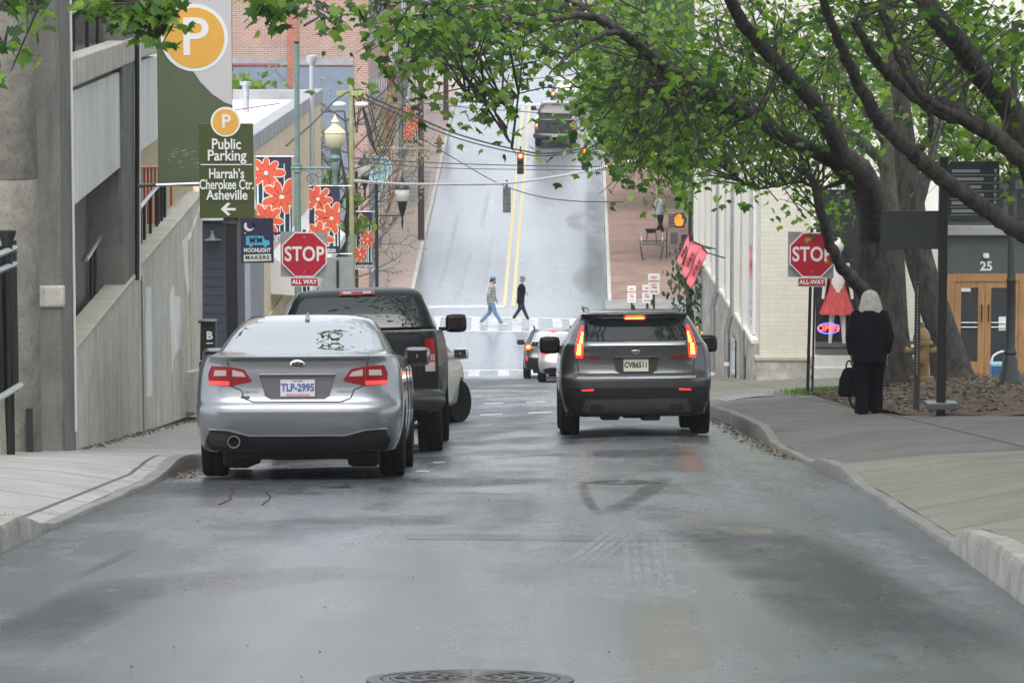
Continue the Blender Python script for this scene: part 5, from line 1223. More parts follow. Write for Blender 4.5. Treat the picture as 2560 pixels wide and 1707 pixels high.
C_limbs = [
 [(2760,1080,27,.42),(2720,960,27,.33),(2650,620,27,.25),(2585,410,27,.20),(2523,270,27,.18),(2446,180,26.6,.165),(2392,104,26.3,.15),(2334,36,26,.14),(2290,-40,26,.12)],
 [(2670,700,27,.17),(2600,600,26.6,.135),(2560,585,26.4,.13),(2491,541,26.2,.125),(2401,478,26,.12),(2334,428,25.8,.115),(2266,370,25.6,.105),(2203,306,25.4,.10),(2153,225,25,.085),(2122,158,24.8,.075),(2086,81,24.5,.065),(2050,-20,24,.05)],
 [(2650,560,27,.16),(2600,470,26.8,.15),(2559,405,26.6,.14),(2491,342,26.5,.125),(2401,297,26.3,.11),(2334,270,26.2,.10),(2243,203,26,.08),(2198,158,25.8,.07),(2167,113,25.6,.06),(2131,50,25.4,.045)],
 [(2450,320,26.4,.09),(2380,265,26.6,.07),(2311,240,26.8,.06),(2266,135,27,.05),(2221,45,27.2,.045),(2195,-30,27.4,.04)],
 [(2430,310,26.2,.06),(2300,235,25.8,.05),(2240,130,25.5,.04),(2200,20,25.2,.03)],
]
C_blobs = [(2130,60,90,40,18,23,27),(2200,20,120,30,24,23,28),(2450,60,80,50,30,24,28),(2530,150,40,70,20,24,28),(2490,300,60,40,14,25,28),(2380,390,40,30,7,25,27),(2545,480,20,40,6,26,27.5),(2300,180,60,50,8,25,27)]
tC = big_tree('maple_tree', 'maple at the right edge with thick diagonal bough rising to the upper left', ground(7.0, 27), C_limbs, C_blobs, seed=15)
E_limbs = [
 [(2225,960,46,.36),(2222,700,46,.26),(2224,480,46,.22),(2220,300,46,.19),(2212,120,46,.15),(2200,-60,46,.1)],
 [(2222,420,46,.16),(2120,330,45,.10),(1980,260,44,.07),(1830,250,43,.05),(1680,300,42,.03)],
 [(2220,300,46,.14),(2320,200,47,.09),(2450,140,48,.06),(2560,100,48,.04)],
 [(2218,360,46,.12),(2100,200,45,.08),(1960,80,44,.05),(1850,-20,43,.03)],
 [(2222,520,46,.10),(2330,420,47,.06),(2480,350,48,.03)],
]
E_blobs = [(1620,260,80,80,46,42,46),(1760,330,90,60,46,42,46),(1900,360,80,60,40,42,46),(1850,180,110,90,50,42,47),(2020,260,90,100,44,43,48),(1660,130,100,80,44,42,46),(2120,380,60,70,24,44,48),(2330,240,100,100,95,45,49),(2480,230,70,110,80,45,49),(2300,90,140,60,80,45,49),(2525,400,35,60,26,46,49),(2430,370,60,40,24,46,49),(2150,160,90,100,60,44,48),(1540,350,60,50,24,42,45),(1500,60,80,50,24,42,46)]
leafmat('leaf_back', [(.06,.13,.02),(.11,.21,.03),(.17,.29,.045),(.24,.36,.07)], .55)
big_tree('maple_tree', 'grey trunked tree further back, its light green leaves in front of the cream shop wall', ground(8.0, 46), E_limbs, E_blobs, leaf='leaf_back', seed=33, lsize=.15, per=11, spread=.42, barkm='bark_pale', push=0, full=False)
# branch tips hanging into the top left of the view, from a tree beside the near left pavement
D_limbs = [
 [(-1500,1500,15,.3),(-1450,300,15,.22),(-1200,-400,15.2,.15),(-700,-300,15.5,.08),(-200,-150,15.8,.05),(120,-60,16,.035),(330,-25,16.2,.025),(520,-25,16.4,.02),(700,-18,16.6,.012)],
 [(-300,-170,15.7,.03),(-60,-20,15.8,.016),(10,130,15.9,.006)], [(60,-70,16,.02),(90,10,16,.01)],
 [(330,-25,16.2,.015),(390,40,16.2,.008),(398,90,16.2,.005)], [(690,-18,16.6,.01),(680,30,16.8,.006),(665,70,16.9,.003)],
]
D_blobs = [(18,168,12,8,2,15.7,16),(40,88,18,8,2,15.7,16),(85,42,14,10,2,15.8,16.1),(120,5,26,8,4,15.8,16.2),(185,38,10,12,2,15.9,16.2),(270,5,30,8,5,15.9,16.4),(325,22,22,14,4,16,16.4),(388,30,18,20,6,16,16.4),(388,92,10,12,3,16,16.3),(440,-6,26,8,4,16.2,16.5),(640,8,34,10,6,16.4,16.8),(700,4,30,8,4,16.5,16.9),(668,66,10,6,1,16.8,17),(825,40,30,18,5,22,24),(250,-20,60,10,4,16,16.6)]
big_tree('maple_tree', 'maple branch tips with jagged leaves hanging across the top left above the parking banner', ground(-7, 15), D_limbs, D_blobs, seed=21, per=5, spread=.09, lsize=.125, dens=1.)
add_crown_shade(tA, 4600, 3.2, 13, 42, 72, 3.0, 7.0, seed=2); add_crown_shade(tC, 12500, 2.6, 14, 9, 48, 3.0, 7.5, seed=3)  # unseen leaves added over both trees to shade road and pavement
# ---------------------------------------------------------------- trees in the middle and far distance
def mid_tree(label, X, d, h, rx, rz, n, leaf, seed, lsize=.3, cz=None, name='street_tree', group=None, gaps=.5, trunk_r=.12, barkm='bark', lean=0., flat=1.):
    g = ground(X, d); t = thing(name, label, 'tree', g, group=group); q = np.random.default_rng(seed)
    cz = cz or h-rz
    top = g+Vector((lean, 0, h*.92)); tp = smooth_path([g-Vector((0,0,.3)), g+Vector((lean*.2+q.normal(0,.08), 0, h*.35)), g+Vector((lean*.6+q.normal(0,.15), q.normal(0,.1), h*.65)), top], 5)
    wobj(MB().tube(tp, list(np.linspace(trunk_r, .02, len(tp))), 9), 'trunk', barkm, t, 60)
    lm = MB(); pos = []
    nc = max(10, n//55)
    for k in range(nc):
        v = q.normal(0, 1, 3); v /= np.linalg.norm(v); rad = q.uniform(.35, 1.0)**.6
        c = np.array((g.x+lean*.7+v[0]*rx*rad, g.y+v[1]*rx*flat*rad, g.z+cz+v[2]*rz*rad))
        a = tp[int(q.integers(len(tp)//3, len(tp)))]
        lm.tube([a, (a+Vector(c))/2+Vector((0,0,.15)), Vector(c)], [.04, .025, .008], 5, False)
        m = int(n/nc*q.uniform(.5, 1.5)); s = rx*q.uniform(.14, .30)
        pos.append(c+q.normal(0, 1, (m, 3))*np.array((s, s, s*.62)))
    wobj(lm, 'limbs', barkm, t, None)
    leaves('crown', np.concatenate(pos), lsize, leaf, t, False, seed=seed); return t
gr = 'street trees up the right side of the hill'
mid_tree('bright yellow green street tree nearest the far street corner behind the pedestrian signal', 7.3, 80, 8.6, 1.9, 2.6, 1700, 'leaf_light', 31, .26, cz=5.9, group=gr)
mid_tree('broad green street tree on the hill above the two wheeled cart', 8.2, 87, 8.2, 2.7, 2.5, 2600, 'leaf_mid', 32, .26, cz=5.6, group=gr, lean=-2.8)
mid_tree('light green street tree hanging over the lane beside the dark pickup', 7.6, 95, 8.5, 2.7, 2.9, 2600, 'leaf_light', 33, .27, cz=5.2, group=gr, lean=-2.6)
mid_tree('dense green street tree high on the hill beside the pale crossover', 6.2, 104, 9, 2.9, 3.1, 2600, 'leaf_mid', 34, .28, cz=5.2, group=gr)
mid_tree('tall street tree at the top of the hill on the right corner', 7.6, 112, 11, 3.2, 4, 2600, 'leaf_light', 35, .3, cz=6.6, group=gr)
mid_tree('green street tree set back against the brown building on the hill', 8.6, 90, 9.5, 2.6, 3.6, 2400, 'leaf_mid', 36, .28, cz=6, group=gr)
gf = 'distant trees beyond the top crossroads'
for k, (lb, X, d, h, rx, rz, lf) in enumerate([('dark blue green tree beyond the crossroads, left of the far street', -4.5, 150, 9, 4, 4, 'leaf_far'), ('dark tree at the far end of the street, in the middle', 3, 215, 12, 5, 5, 'leaf_far'), ('dark tree at the far right of the distant street', 11, 170, 12, 5, 5, 'leaf_far'), ('green tree just past the crossroads on the right', 8.5, 132, 9, 3.4, 3.8, 'leaf_mid'), ('far dark tree rising left of the distant street end', -9, 225, 14, 6, 6, 'leaf_far')]):
    mid_tree(lb, X, d, h, rx, rz, 2200, lf, 50+k, .42, name='street_tree', group=gf)
# young pale green trees behind the white roof
gl_ = 'pale green young trees behind the white roof'
mid_tree('pale green young tree behind the white roof, right beside the parking banner', -8.7, 70, 9.0, 1.5, 2.0, 1500, 'leaf_light', 61, .24, cz=7.4, group=gl_)
mid_tree('pale green young tree behind the white roof, left of the green lamp post', -7.55, 70.5, 8.7, 1.0, 1.5, 1000, 'leaf_light', 62, .22, cz=7.0, group=gl_)
mid_tree('low pale green young tree behind the white roof between two taller ones', -8.1, 71.5, 6.6, 1.1, .9, 700, 'leaf_light', 64, .22, cz=5.7, group=gl_)
mid_tree('narrow pale green young tree beside the cream lantern', -5.15, 64.5, 7.6, .75, 2.4, 900, 'leaf_light', 63, .20, cz=4.6, group=gl_)
# bare budding tree on the left corner
def bare_tree():
    g = ground(-5.3, 71); t = thing('budding_tree', 'bare branched tree with sparse yellow buds in front of the red brick wall', 'tree', g); r = random.Random(4)
    tk = smooth_path([g-Vector((0,0,.3)), g+Vector((.05,0,2)), g+Vector((-.1,0,4)), g+Vector((.1,0,6)), g+Vector((-.1,.2,8.4))], 5)
    wobj(MB().tube(tk, list(np.linspace(.16,.03,len(tk))), 9), 'trunk', 'bark_pale', t, 60)
    lb = MB(); tips = []
    def grow(p, dirv, L, rad, lev):
        q = p+dirv*L; m = (p+q)/2+Vector((r.gauss(0,.06), r.gauss(0,.06), r.gauss(0,.06)))*L
        lb.tube([p, m, q], [rad, rad*.8, rad*.6], 5, False)
        if lev == 0: tips.append(q); tips.append(m); return
        for _ in range(3):
            nd = (dirv+Vector((r.gauss(0,.55), r.gauss(0,.4), r.gauss(.12,.4)))).normalized(); grow(q if r.random() < .6 else m, nd, L*r.uniform(.55,.8), rad*.55, lev-1)
    for k in range(24):
        p = tk[int(len(tk)*(.38+.025*k))]; a = r.uniform(-1,1); sgn = -1 if k % 2 else 1
        grow(p, Vector((sgn*r.uniform(.6,1.), r.uniform(-.5,.5), r.uniform(.2,.9))).normalized(), r.uniform(.9,1.7), .035, 3)
    wobj(lb, 'limbs', 'bark_pale', t, None)
    tp = np.array([tuple(x) for x in tips]); tp = np.repeat(tp, 2, 0)+np.random.default_rng(3).normal(0,.07,(len(tp)*2,3))
    leaves('buds', tp, .095, 'bud', t, False, seed=9)
bare_tree()
# shrub and yellow flowers at the far corner of the cream building
def shrub(name, label, X, d, h, w_, n, m, seed, lsize=.12, cat='shrub'):
    g = ground(X, d); t = thing(name, label, cat, g); q = np.random.default_rng(seed)
    st_ = MB()
    for k in range(9): st_.tube([g, g+Vector((q.normal(0,w_*.4), q.normal(0,w_*.4), h*.8))], [.02,.006], 5, False)
    wobj(st_, 'stem', 'bark', t, None)
    u = q.uniform(0,1,n); pos = np.c_[g.x+q.normal(0,1,n)*w_*(.5+.5*np.sin(u*3.14)), g.y+q.normal(0,w_,n), g.z+u*h]
    leaves('foliage', pos, lsize, m, t, False, droop=1.6, seed=seed); return t
mat('flower_yellow', (.75,.55,.03), .6)
shrub('vine_shrub', 'tall weeping grey green shrub under the pink flags at the far shop corner', 5.25, 65.5, 3.9, .36, 900, 'leaf_far', 71, .16)
def planter():
    g = ground(5.3, 62.5); t = thing('flower_planter', 'small planter of yellow flowers by the shop wall', 'planter', g)
    wobj(MB().lathe([(.18,0),(.25,.5),(.27,.52),(.22,.5),(.0,.46)], g, 14), 'pot', 'slate_paint', t)
    q = np.random.default_rng(2); pos = np.c_[g.x+q.normal(0,.14,160), g.y+q.normal(0,.14,160), g.z+.85+q.normal(0,.18,160)]
    leaves('bloom', pos, .12, 'flower_yellow', t, False, seed=4); leaves('foliage', pos*[1,1,1]-[0,0,.2], .12, 'leaf_mid', t, False, seed=5)
planter()
# ================================================================ signs, poles, lamps, wires
mat('sign_green', (.052,.068,.018), .5); mat('banner_green', (.085,.105,.058), .6, var=.1, vs=2); mat('sign_white', (.72,.73,.71), .5); mat('sign_orange', (.68,.36,.06), .5, var=.06, vs=3)
mat('banner_grey', (.50,.49,.50), .6); mat('stop_red', (.42,.012,.03), .38); mat('sign_back', (.33,.345,.34), .5, .4, var=.12, vs=5); mat('banner_navy', (.02,.022,.06), .6)
mat('petal', (.72,.10,.045), .6); mat('petal_edge', (.80,.70,.55), .6); mat('mint', (.55,.76,.70), .6); mat('sky_blue', (.09,.42,.62), .6); mat('sign_blue', (.22,.46,.58), .55)
mat('cream_glass', (.62,.55,.38), .3); mat('milk_glass', (.70,.70,.68), .25); mat('orange_lit', (.8,.16,.02), .4, emit=.9, ecol=(1,.14,.01)); mat('red_lit', (1,.08,.03), .4, emit=2.5, ecol=(1,.05,.03)); mat('amber_core', (1,.4,.1), .4, emit=4, ecol=(1,.25,.06))
mat('neon_red', (1,.1,.1), .4, emit=2, ecol=(1,.05,.06)); mat('neon_blue', (.1,.15,1), .4, emit=1.6, ecol=(.06,.08,1)); mat('signal_body', (.035,.04,.035), .5); mat('signal_olive', (.12,.135,.11), .6, var=.2, vs=5)
mat('hydrant', (.20,.125,.042), .5, var=.2, vs=9); mat('pink_cloth', (.80,.16,.20), .7); mat('cooler_blue', (.03,.12,.30), .4); mat('wire', (.02,.02,.022), .6)
U = lambda d: d*S/F                 # metres per photograph pixel at depth d
def local(px, py, d, x0, y0):       # photograph pixel -> board coordinates round (x0,y0)
    return ((px-x0)*U(d), (y0-py)*U(d))
def board(root, pts, d, x0, y0, m, name='panel', y=0., t=.02, bevel=.004):
    return MB().poly_xz([local(a, b, d, x0, y0) for a, b in pts], y, t).obj(name, m, root, 30, bevel)
# big parking banner hung from the garage
d = 27; x0, y0 = 486, 95
pb_ = thing('parking_banner', 'big hanging green and grey garage banner with orange circle and white letter P', 'banner', P(x0, y0, d))
board(pb_, [(392,-90),(580,-90),(580,458),(392,466)], d, x0, y0, 'banner_green', 'cloth')
board(pb_, [(470,-88),(579,-88),(579,263),(560,256),(530,236),(500,205),(470,160),(448,100),(440,20)], d, x0, y0, 'banner_grey', 'swoosh', -.004, .006, 0)
MB().disc_xz((0,0), 84*U(d), -.008, .006, 56).obj('ring', 'sign_white', pb_); MB().disc_xz((0,0), 75*U(d), -.012, .006, 56).obj('circle', 'sign_orange', pb_)
text('P', 128*U(d)*1.05, (0.0, -.014, -.01), 'sign_white', pb_, 'letter', .003, .006, 1.05)
MB().tube([P(390, 463, d)-Vector(pb_.location), P(584, 456, d)-Vector(pb_.location)], .022, 8).obj('rod', 'galv', pb_)
MB().tube([P(392, 462, d)-Vector(pb_.location), P(345, 466, d)-Vector(pb_.location)], .02, 8).obj('bracket', 'black_metal', pb_)
MB().tube([P(392, -60, d)-Vector(pb_.location), P(345, -60, d)-Vector(pb_.location)], .02, 8).obj('bracket', 'black_metal', pb_)
mat('scuff', (.30,.32,.28), .7)
sc_ = MB(); rs_ = random.Random(4)
for k in range(22):
    px, py = 410+rs_.uniform(0, 80), 368+rs_.uniform(0, 50); px2, py2 = px+rs_.uniform(5, 22), py+rs_.uniform(-4, 6)
    if py > 345+(px-400)*.35: sc_.prism([(local(px,py,d,x0,y0)[0],-.0012,local(px,py,d,x0,y0)[1]),(local(px2,py2,d,x0,y0)[0],-.0012,local(px2,py2,d,x0,y0)[1]),(local(px2,py2+2,d,x0,y0)[0],-.0012,local(px2,py2+2,d,x0,y0)[1])], (0,.001,0))
sc_.obj('scuff_mark', 'scuff', pb_)
# public parking sign on its post
d = 26; x0, y0 = 572, 425; u = U(d)
ps = thing('parking_sign', 'dark green public parking sign with white lettering on a square black post', 'sign', ground((x0-CX)*u, d))
gz_ = Vector(ps.location).z; bz = P(x0, y0, d).z-gz_
def L(px, py): a, b = local(px, py, d, x0, y0); return (a, b+bz)
MB().poly_xz([L(503,306),(L(638,306)),(L(640,540)),(L(505,541))], 0, .05).obj('panel', 'sign_green', ps, 30, .004)
MB().disc_xz(L(571,302), 37*u, -.012, .014, 40).obj('badge_ring', 'sign_white', ps); MB().disc_xz(L(571,302), 32*u, -.016, .006, 40).obj('badge', 'sign_orange', ps)
def T(s_, px, py, h, m='sign_white', root=None, xs=1., bold=.003, name='lettering'): a, b = L(px, py); return text(s_, h*u*1.38, (a, -.012, b), m, root or ps, name, .006, bold, xs)
text('P', 46*u, (L(572,302)[0], -.018, L(572,302)[1]), 'sign_white', ps, 'badge_letter', .003, .004)
T('Public', 572, 358, 27, xs=.83); T('Parking', 573, 386, 27, xs=.88); T("Harrah’s", 572, 431, 25, xs=.74); T('Cherokee Ctr.', 572, 458, 25, xs=.655); T('Asheville', 573, 484, 25, xs=.82)
MB().poly_xz([L(508,406.5),L(636,406.5),L(636,409),L(508,409)], -.006, .008).obj('divider', 'sign_white', ps)
MB().poly_xz([L(557,518),L(575,501),L(581,505),L(570,515.5),L(594,515.5),L(594,521.5),L(570,521.5),L(581,531),L(575,535)], -.006, .008).obj('arrow', 'sign_white', ps)
MB().bx(L(568,0)[0], L(596,0)[0], .06, .14, -.2, L(0,556)[1]).obj('post', 'black_metal', ps, 30, .006)
MB().bx(L(562,0)[0], L(600,0)[0], .045, .15, L(0,556)[1], L(0,530)[1]).obj('collar', 'slate_paint', ps, 30, .006)
# pay station
d = 32; u = U(d); gp = ground((523-CX)*u, d)
pay = thing('pay_station', 'slim black parking pay station with white B on the left pavement', 'pay station', gp)
hz_ = P(523, 797, d).z-gp.z; w_ = 20*u
MB().bx(-w_*.75, w_*.75, -.08, .10, -.1, hz_-.55).obj('pedestal', 'black_matte', pay, 30, .02)
MB().prism([(-w_,-.12,hz_-.58),(-w_*.9,-.10,hz_-.03),(-w_*.9,.12,hz_-.03),(-w_,.14,hz_-.58)], (2*w_*.95,0,0)).obj('head', 'black_metal', pay, 30, .015)
MB().bx(-w_*1.15, w_*1.05, -.17, .15, hz_-.03, hz_+.0).obj('hood', 'black_metal', pay, 30, .008)
MB().bx(-w_*1.1, -w_*.2, -.14, .0, hz_-.95, hz_-.60).obj('card_box', 'black_matte', pay, 30, .02)
text('B', .16, (.025, -.125, hz_-.22), 'sign_white', pay, 'letter', .004, .006); MB().bx(-.02,.075,-.128,-.12,hz_-.335,hz_-.32).obj('underline', 'sign_white', pay)
MB().tube([(w_*.9,-.1,hz_-.42),(w_*1.15,-.12,hz_-.42),(w_*1.15,-.12,hz_-.60),(w_*.9,-.1,hz_-.60)], .008, 6).obj('bail', 'galv', pay)
# flower banners
def banner(label, px0, px1, py0, py1, d, pole_px, txt, seed, group='flower banners on the lamp posts'):
    u = U(d); xc, yc = (px0+px1)/2, (py0+py1)/2; hw, hh = (px1-px0)/2*u, (py1-py0)/2*u
    t = thing('street_banner', label, 'banner', P(xc, yc, d), 0, group); r = random.Random(seed)
    MB().bx(-hw, hw, 0, .01, -hh, hh).obj('cloth', 'banner_navy', t)
    sb = MB()
    for k in range(7):
        x = -hw+2*hw*(k+.5)/7+r.uniform(-.02,.02); wq = hw*.055*r.uniform(.6,1.4); z1 = hh*r.uniform(-.2,.9)
        sb.poly_xz([(x-wq,-hh*.78),(x+wq,-hh*.78),(x+wq*.5,z1),(x-wq*.5,z1)], -.003-.0002*k, .003)
    sb.obj('stem', 'mint', t)
    eb = MB(); fb2 = MB(); cb2 = MB()
    for n_, (fx, fz, fr) in enumerate(((-.42,.62,.62),(.45,.05,.66),(-.40,-.50,.60))):
        for k in range(8):
            a = k*math.pi/4+r.uniform(-.1,.1)+n_*.3; R_ = hw*1.62*fr*r.uniform(.85,1.1)
            for bb, ww, yy, rr in ((eb, .30, -.006-.003*n_, 1.03), (fb2, .23, -.008-.003*n_, 1.0)):
                pts = []
                for q in range(12):
                    th = 2*math.pi*q/12; l = R_*rr*(.56+.44*math.cos(th)); v = R_*ww*math.sin(th)*(.55+.45*(l/R_)); l = max(l, R_*.12)
                    pts.append((fx*hw+l*math.cos(a)-v*math.sin(a), fz*hh+l*math.sin(a)+v*math.cos(a)))
                bb.poly_xz(pts, yy, .002)
        cb2.disc_xz((fx*hw, fz*hh), hw*.13, -.020, .004, 12)
    def clip(mb, name, m):
        me = mb.mesh(name); b = bmesh.new(); b.from_mesh(me)
        for co, no in (((hw,0,0),(1,0,0)),((-hw,0,0),(-1,0,0)),((0,0,hh),(0,0,1)),((0,0,-hh*.80),(0,0,-1))):
            bmesh.ops.bisect_plane(b, geom=b.verts[:]+b.edges[:]+b.faces[:], plane_co=co, plane_no=no, clear_outer=True)
        b.to_mesh(me); b.free(); put(name, me, m, t)
    clip(eb, 'petal_edge', 'petal_edge'); clip(fb2, 'petal', 'petal'); cb2.obj('flower_heart', 'petal_edge', t)
    if txt: text(txt, hh*.21, (0, -.004, -hh*.90), 'sign_white', t, 'lettering', .002, .004, .78)
    px = (pole_px-xc)*u
    for z in (hh+.01, -hh-.01): MB().tube([(-hw,.005,z),(px,.02,z)], .012, 6).obj('rod', 'galv', t)
    return t
banner('street banner with orange red flowers nearest, between parking sign and green lamp post', 640, 729, 393, 602, 44, 745, 'Lexington', 1)
banner('street banner with orange red flowers, middle one beside the yellowish wooden pole', 773, 850, 466, 634, 52, 880, 'Lexington', 2)
banner('street banner with orange red flowers, smaller one on the black lamp post', 888, 931, 530, 672, 66, 943, 'Lexington', 3)
banner('small distant street banner with red flowers up the hill on the brown utility pole', 1008, 1046, 262, 360, 96, 1060, '', 4)
# moonlight makers hanging sign
d = 38.4; x0, y0 = 642, 601; u = U(d)
mm = thing('hanging_sign', 'dark hanging shop sign with white moon and blue van below the nearest flower banner', 'sign', P(x0, y0, d))
def L2(px, py): return local(px, py, d, x0, y0)
board(mm, [(601,545),(683,545),(684,657),(603,658)], d, x0, y0, 'banner_navy', 'panel', 0, .03)
mo = [(623+13*math.cos(a), 565+13*math.sin(a)) for a in np.linspace(-.9, 3.9, 20)]; mi = [(627+10*math.cos(a), 563+9.5*math.sin(a)) for a in np.linspace(3.6, -.6, 16)]
board(mm, mo+mi, d, x0, y0, 'sign_white', 'moon', -.005, .006, 0); MB().disc_xz(L2(613,583), 1.6*u, -.004, .006, 10).obj('star', 'sign_white', mm)
board(mm, [(615,592),(618,590),(658,590),(662,600),(673,601),(674,613),(615,613)], d, x0, y0, 'sky_blue', 'van_mark', -.005, .006, 0)
for px in (627, 663): MB().disc_xz(L2(px, 614), 4.2*u, -.009, .005, 16).obj('van_wheel', 'sky_blue', mm)
text("M'M", 15*u*1.3, (L2(640,601)[0], -.011, L2(640,601)[1]), 'banner_navy', mm, 'lettering', .002, .004, .95)
text('MOONLIGHT', 11*u*1.3, (L2(643,626)[0], -.006, L2(643,626)[1]), 'sign_white', mm, 'lettering', .003, .004, .78)
board(mm, [(609,637),(677,635),(678,652),(609,654)], d, x0, y0, 'sign_white', 'name_box', -.005, .006, 0)
text('MAKERS', 10*u*1.38, (L2(643,644)[0], -.012, L2(643,644)[1]), 'ink_black', mm, 'lettering', .002, .001, 1.05, spacing=1.2)
MB().tube([(-.45,.02,.63),(-.9,.02,.60)], .015, 6).obj('bracket', 'black_metal', mm)
# stop signs
def stop_sign(label, px, py, d, wpx, second, base=None, lean=0., backplate=True):
    u = U(d); X = (px-CX)*u; g = base or ground(X, d); t = thing('stop_sign', label, 'stop sign', g, 0, 'stop signs of the all way stop')
    zc = P(px, py, d).z-g.z; R = wpx*u/2/math.cos(math.pi/8)
    oc = lambda k: [(k*R*math.cos(math.pi/8+i*math.pi/4), zc+k*R*math.sin(math.pi/8+i*math.pi/4)) for i in range(8)]
    MB().poly_xz(oc(1), 0, .006).obj('rim', 'sign_white', t, 30); f = MB().poly_xz(oc(.945), -.003, .004).obj('face', 'stop_red', t, 30)
    text('STOP', R*.83, (0, -.005, zc-.002), 'sign_white', t, 'lettering', .002, R*.018, .80, spacing=1.04)
    if backplate: MB().poly_xz([(-R*.98, zc-R*.92),(R*.90, zc-R*.98),(R*.93, zc+R*.90),(-R*.98, zc+R*.94)], .05, .006).obj('back_plate', 'sign_back', t, 30)
    zz = zc-R*1.13
    MB().bx(-R*.58, R*.58, -.002, .006, zz-R*.19, zz+R*.19).obj('plate_rim', 'sign_white', t, 30, .004); MB().bx(-R*.55, R*.55, -.005, .0, zz-R*.16, zz+R*.16).obj('plate', 'stop_red', t, 30, .004)
    text(second, R*.25, (0, -.007, zz), 'sign_white', t, 'plate_lettering', .002, .004, .95)
    MB().tube([(lean*zc,.03,-.3),(lean*.1,.03,zc+R*1.02)], .028, 8).obj('post', 'black_metal', t)
    MB().tube([(lean*zc+.09,.08,-.3),(.06,.08,zc-R*.5)], .02, 6).obj('brace_post', 'black_metal', t)
    for z in (.75, -.75): MB().lathe([(.0,-.004),(.014,-.004),(.014,.0)], (0,-.008,zc+z*R*1.05*.9), 10, 'y').obj('bolt', 'galv', t)
    return t
stop_sign('red all way stop sign on the left behind the black pickup', 763, 633, 38.5, 112, 'ALL WAY')
stop_sign('red all way stop sign on the right in front of the cream brick shop', 2027, 634, 37.8, 112, 'ALL-WAY', lean=-.025)
# back of a road sign
d = 47; u = U(d); g = ground((845-CX)*u, d)
rsn = thing('road_sign', 'plain grey back of a road sign just right of the left stop sign', 'sign', g)
z_ = P(845, 683, d).z-g.z; MB().bx(-.32, .33, .03, .036, z_-.36, z_+.36).obj('panel', 'sign_back', rsn, 30, .02); MB().bx(-.02,.03,-.02,.03,-.2,z_+.30).obj('post', 'black_metal', rsn)
# ---- lamp posts
def scroll(b, c, r, turns=1.4, a0=0., w=.018, s=1):
    b.tube([(c[0]+s*r*(1-k/26)*math.cos(a0+turns*2*math.pi*k/26), c[1], c[2]+r*(1-k/26)*math.sin(a0+turns*2*math.pi*k/26)) for k in range(24)], w, 6)
d = 44; u = U(d); g = ground((747-CX)*u, d)
gpst = thing('lamp_post', 'tall grey green steel lamp post with a cream lantern on a scrolled arm', 'lamp post', g)
zt = P(742,107,d).z-g.z; za_ = P(0,417,d).z-g.z
MB().tube([(0,0,-.2),(0,0,.5),(0,0,.55),(0,0,za_-.1)], [.12,.12,.075,.066], 16).obj('pole', 'green_paint', gpst)
MB().tube([(0,0,za_-.1),(0,0,zt)], [.058,.050], 14).obj('upper_pole', 'green_paint', gpst); MB().lathe([(.0,.05),(.055,.04),(.055,0)], (0,0,zt), 14).obj('pole_cap', 'black_metal', gpst)
MB().lathe([(.06,-.09),(.10,-.07),(.085,-.03),(.11,.0),(.085,.04),(.10,.07),(.06,.09)], (0,0,za_), 16).obj('collar', 'green_paint', gpst)
xa = (840-746)*u; MB().tube([(-.13,0,za_),(xa+.06,0,za_)], .028, 8).obj('arm', 'green_paint', gpst)
sb2 = MB(); scroll(sb2, (.28,0,za_-.22), .13, 1.3, .5); scroll(sb2, (.42,0,za_-.11), .08, 1.2, 2.8, s=-1); sb2.tube(smooth_path([(.1,0,za_-.03),(.35,0,za_-.12),(.40,0,za_-.30),(.28,0,za_-.36)]), .016, 6); sb2.obj('scroll_bracket', 'green_paint', gpst)
zl = P(840,368,d).z-g.z
MB().lathe([(.05,za_-zl-.35),(.045,za_-zl-.1),(.09,za_-zl),(.06,za_-zl+.12),(.11,za_-zl+.2),(.07,-.12),(.12,-.02),(.13,.0)], (xa,0,zl), 16).obj('lantern_base', 'green_paint', gpst)
lg = MB().lathe([(.10,0),(.17,.06),(.205,.20),(.205,.28),(.20,.30)], (xa,0,zl), 20).obj('lantern', 'cream_glass', gpst)
MB().lathe([(.20,.295),(.215,.31),(.20,.34),(.14,.40),(.075,.46),(.07,.50),(.09,.53),(.05,.58),(.015,.66),(.0,.70)], (xa,0,zl), 20).obj('lantern_cap', 'cream_glass', lg)
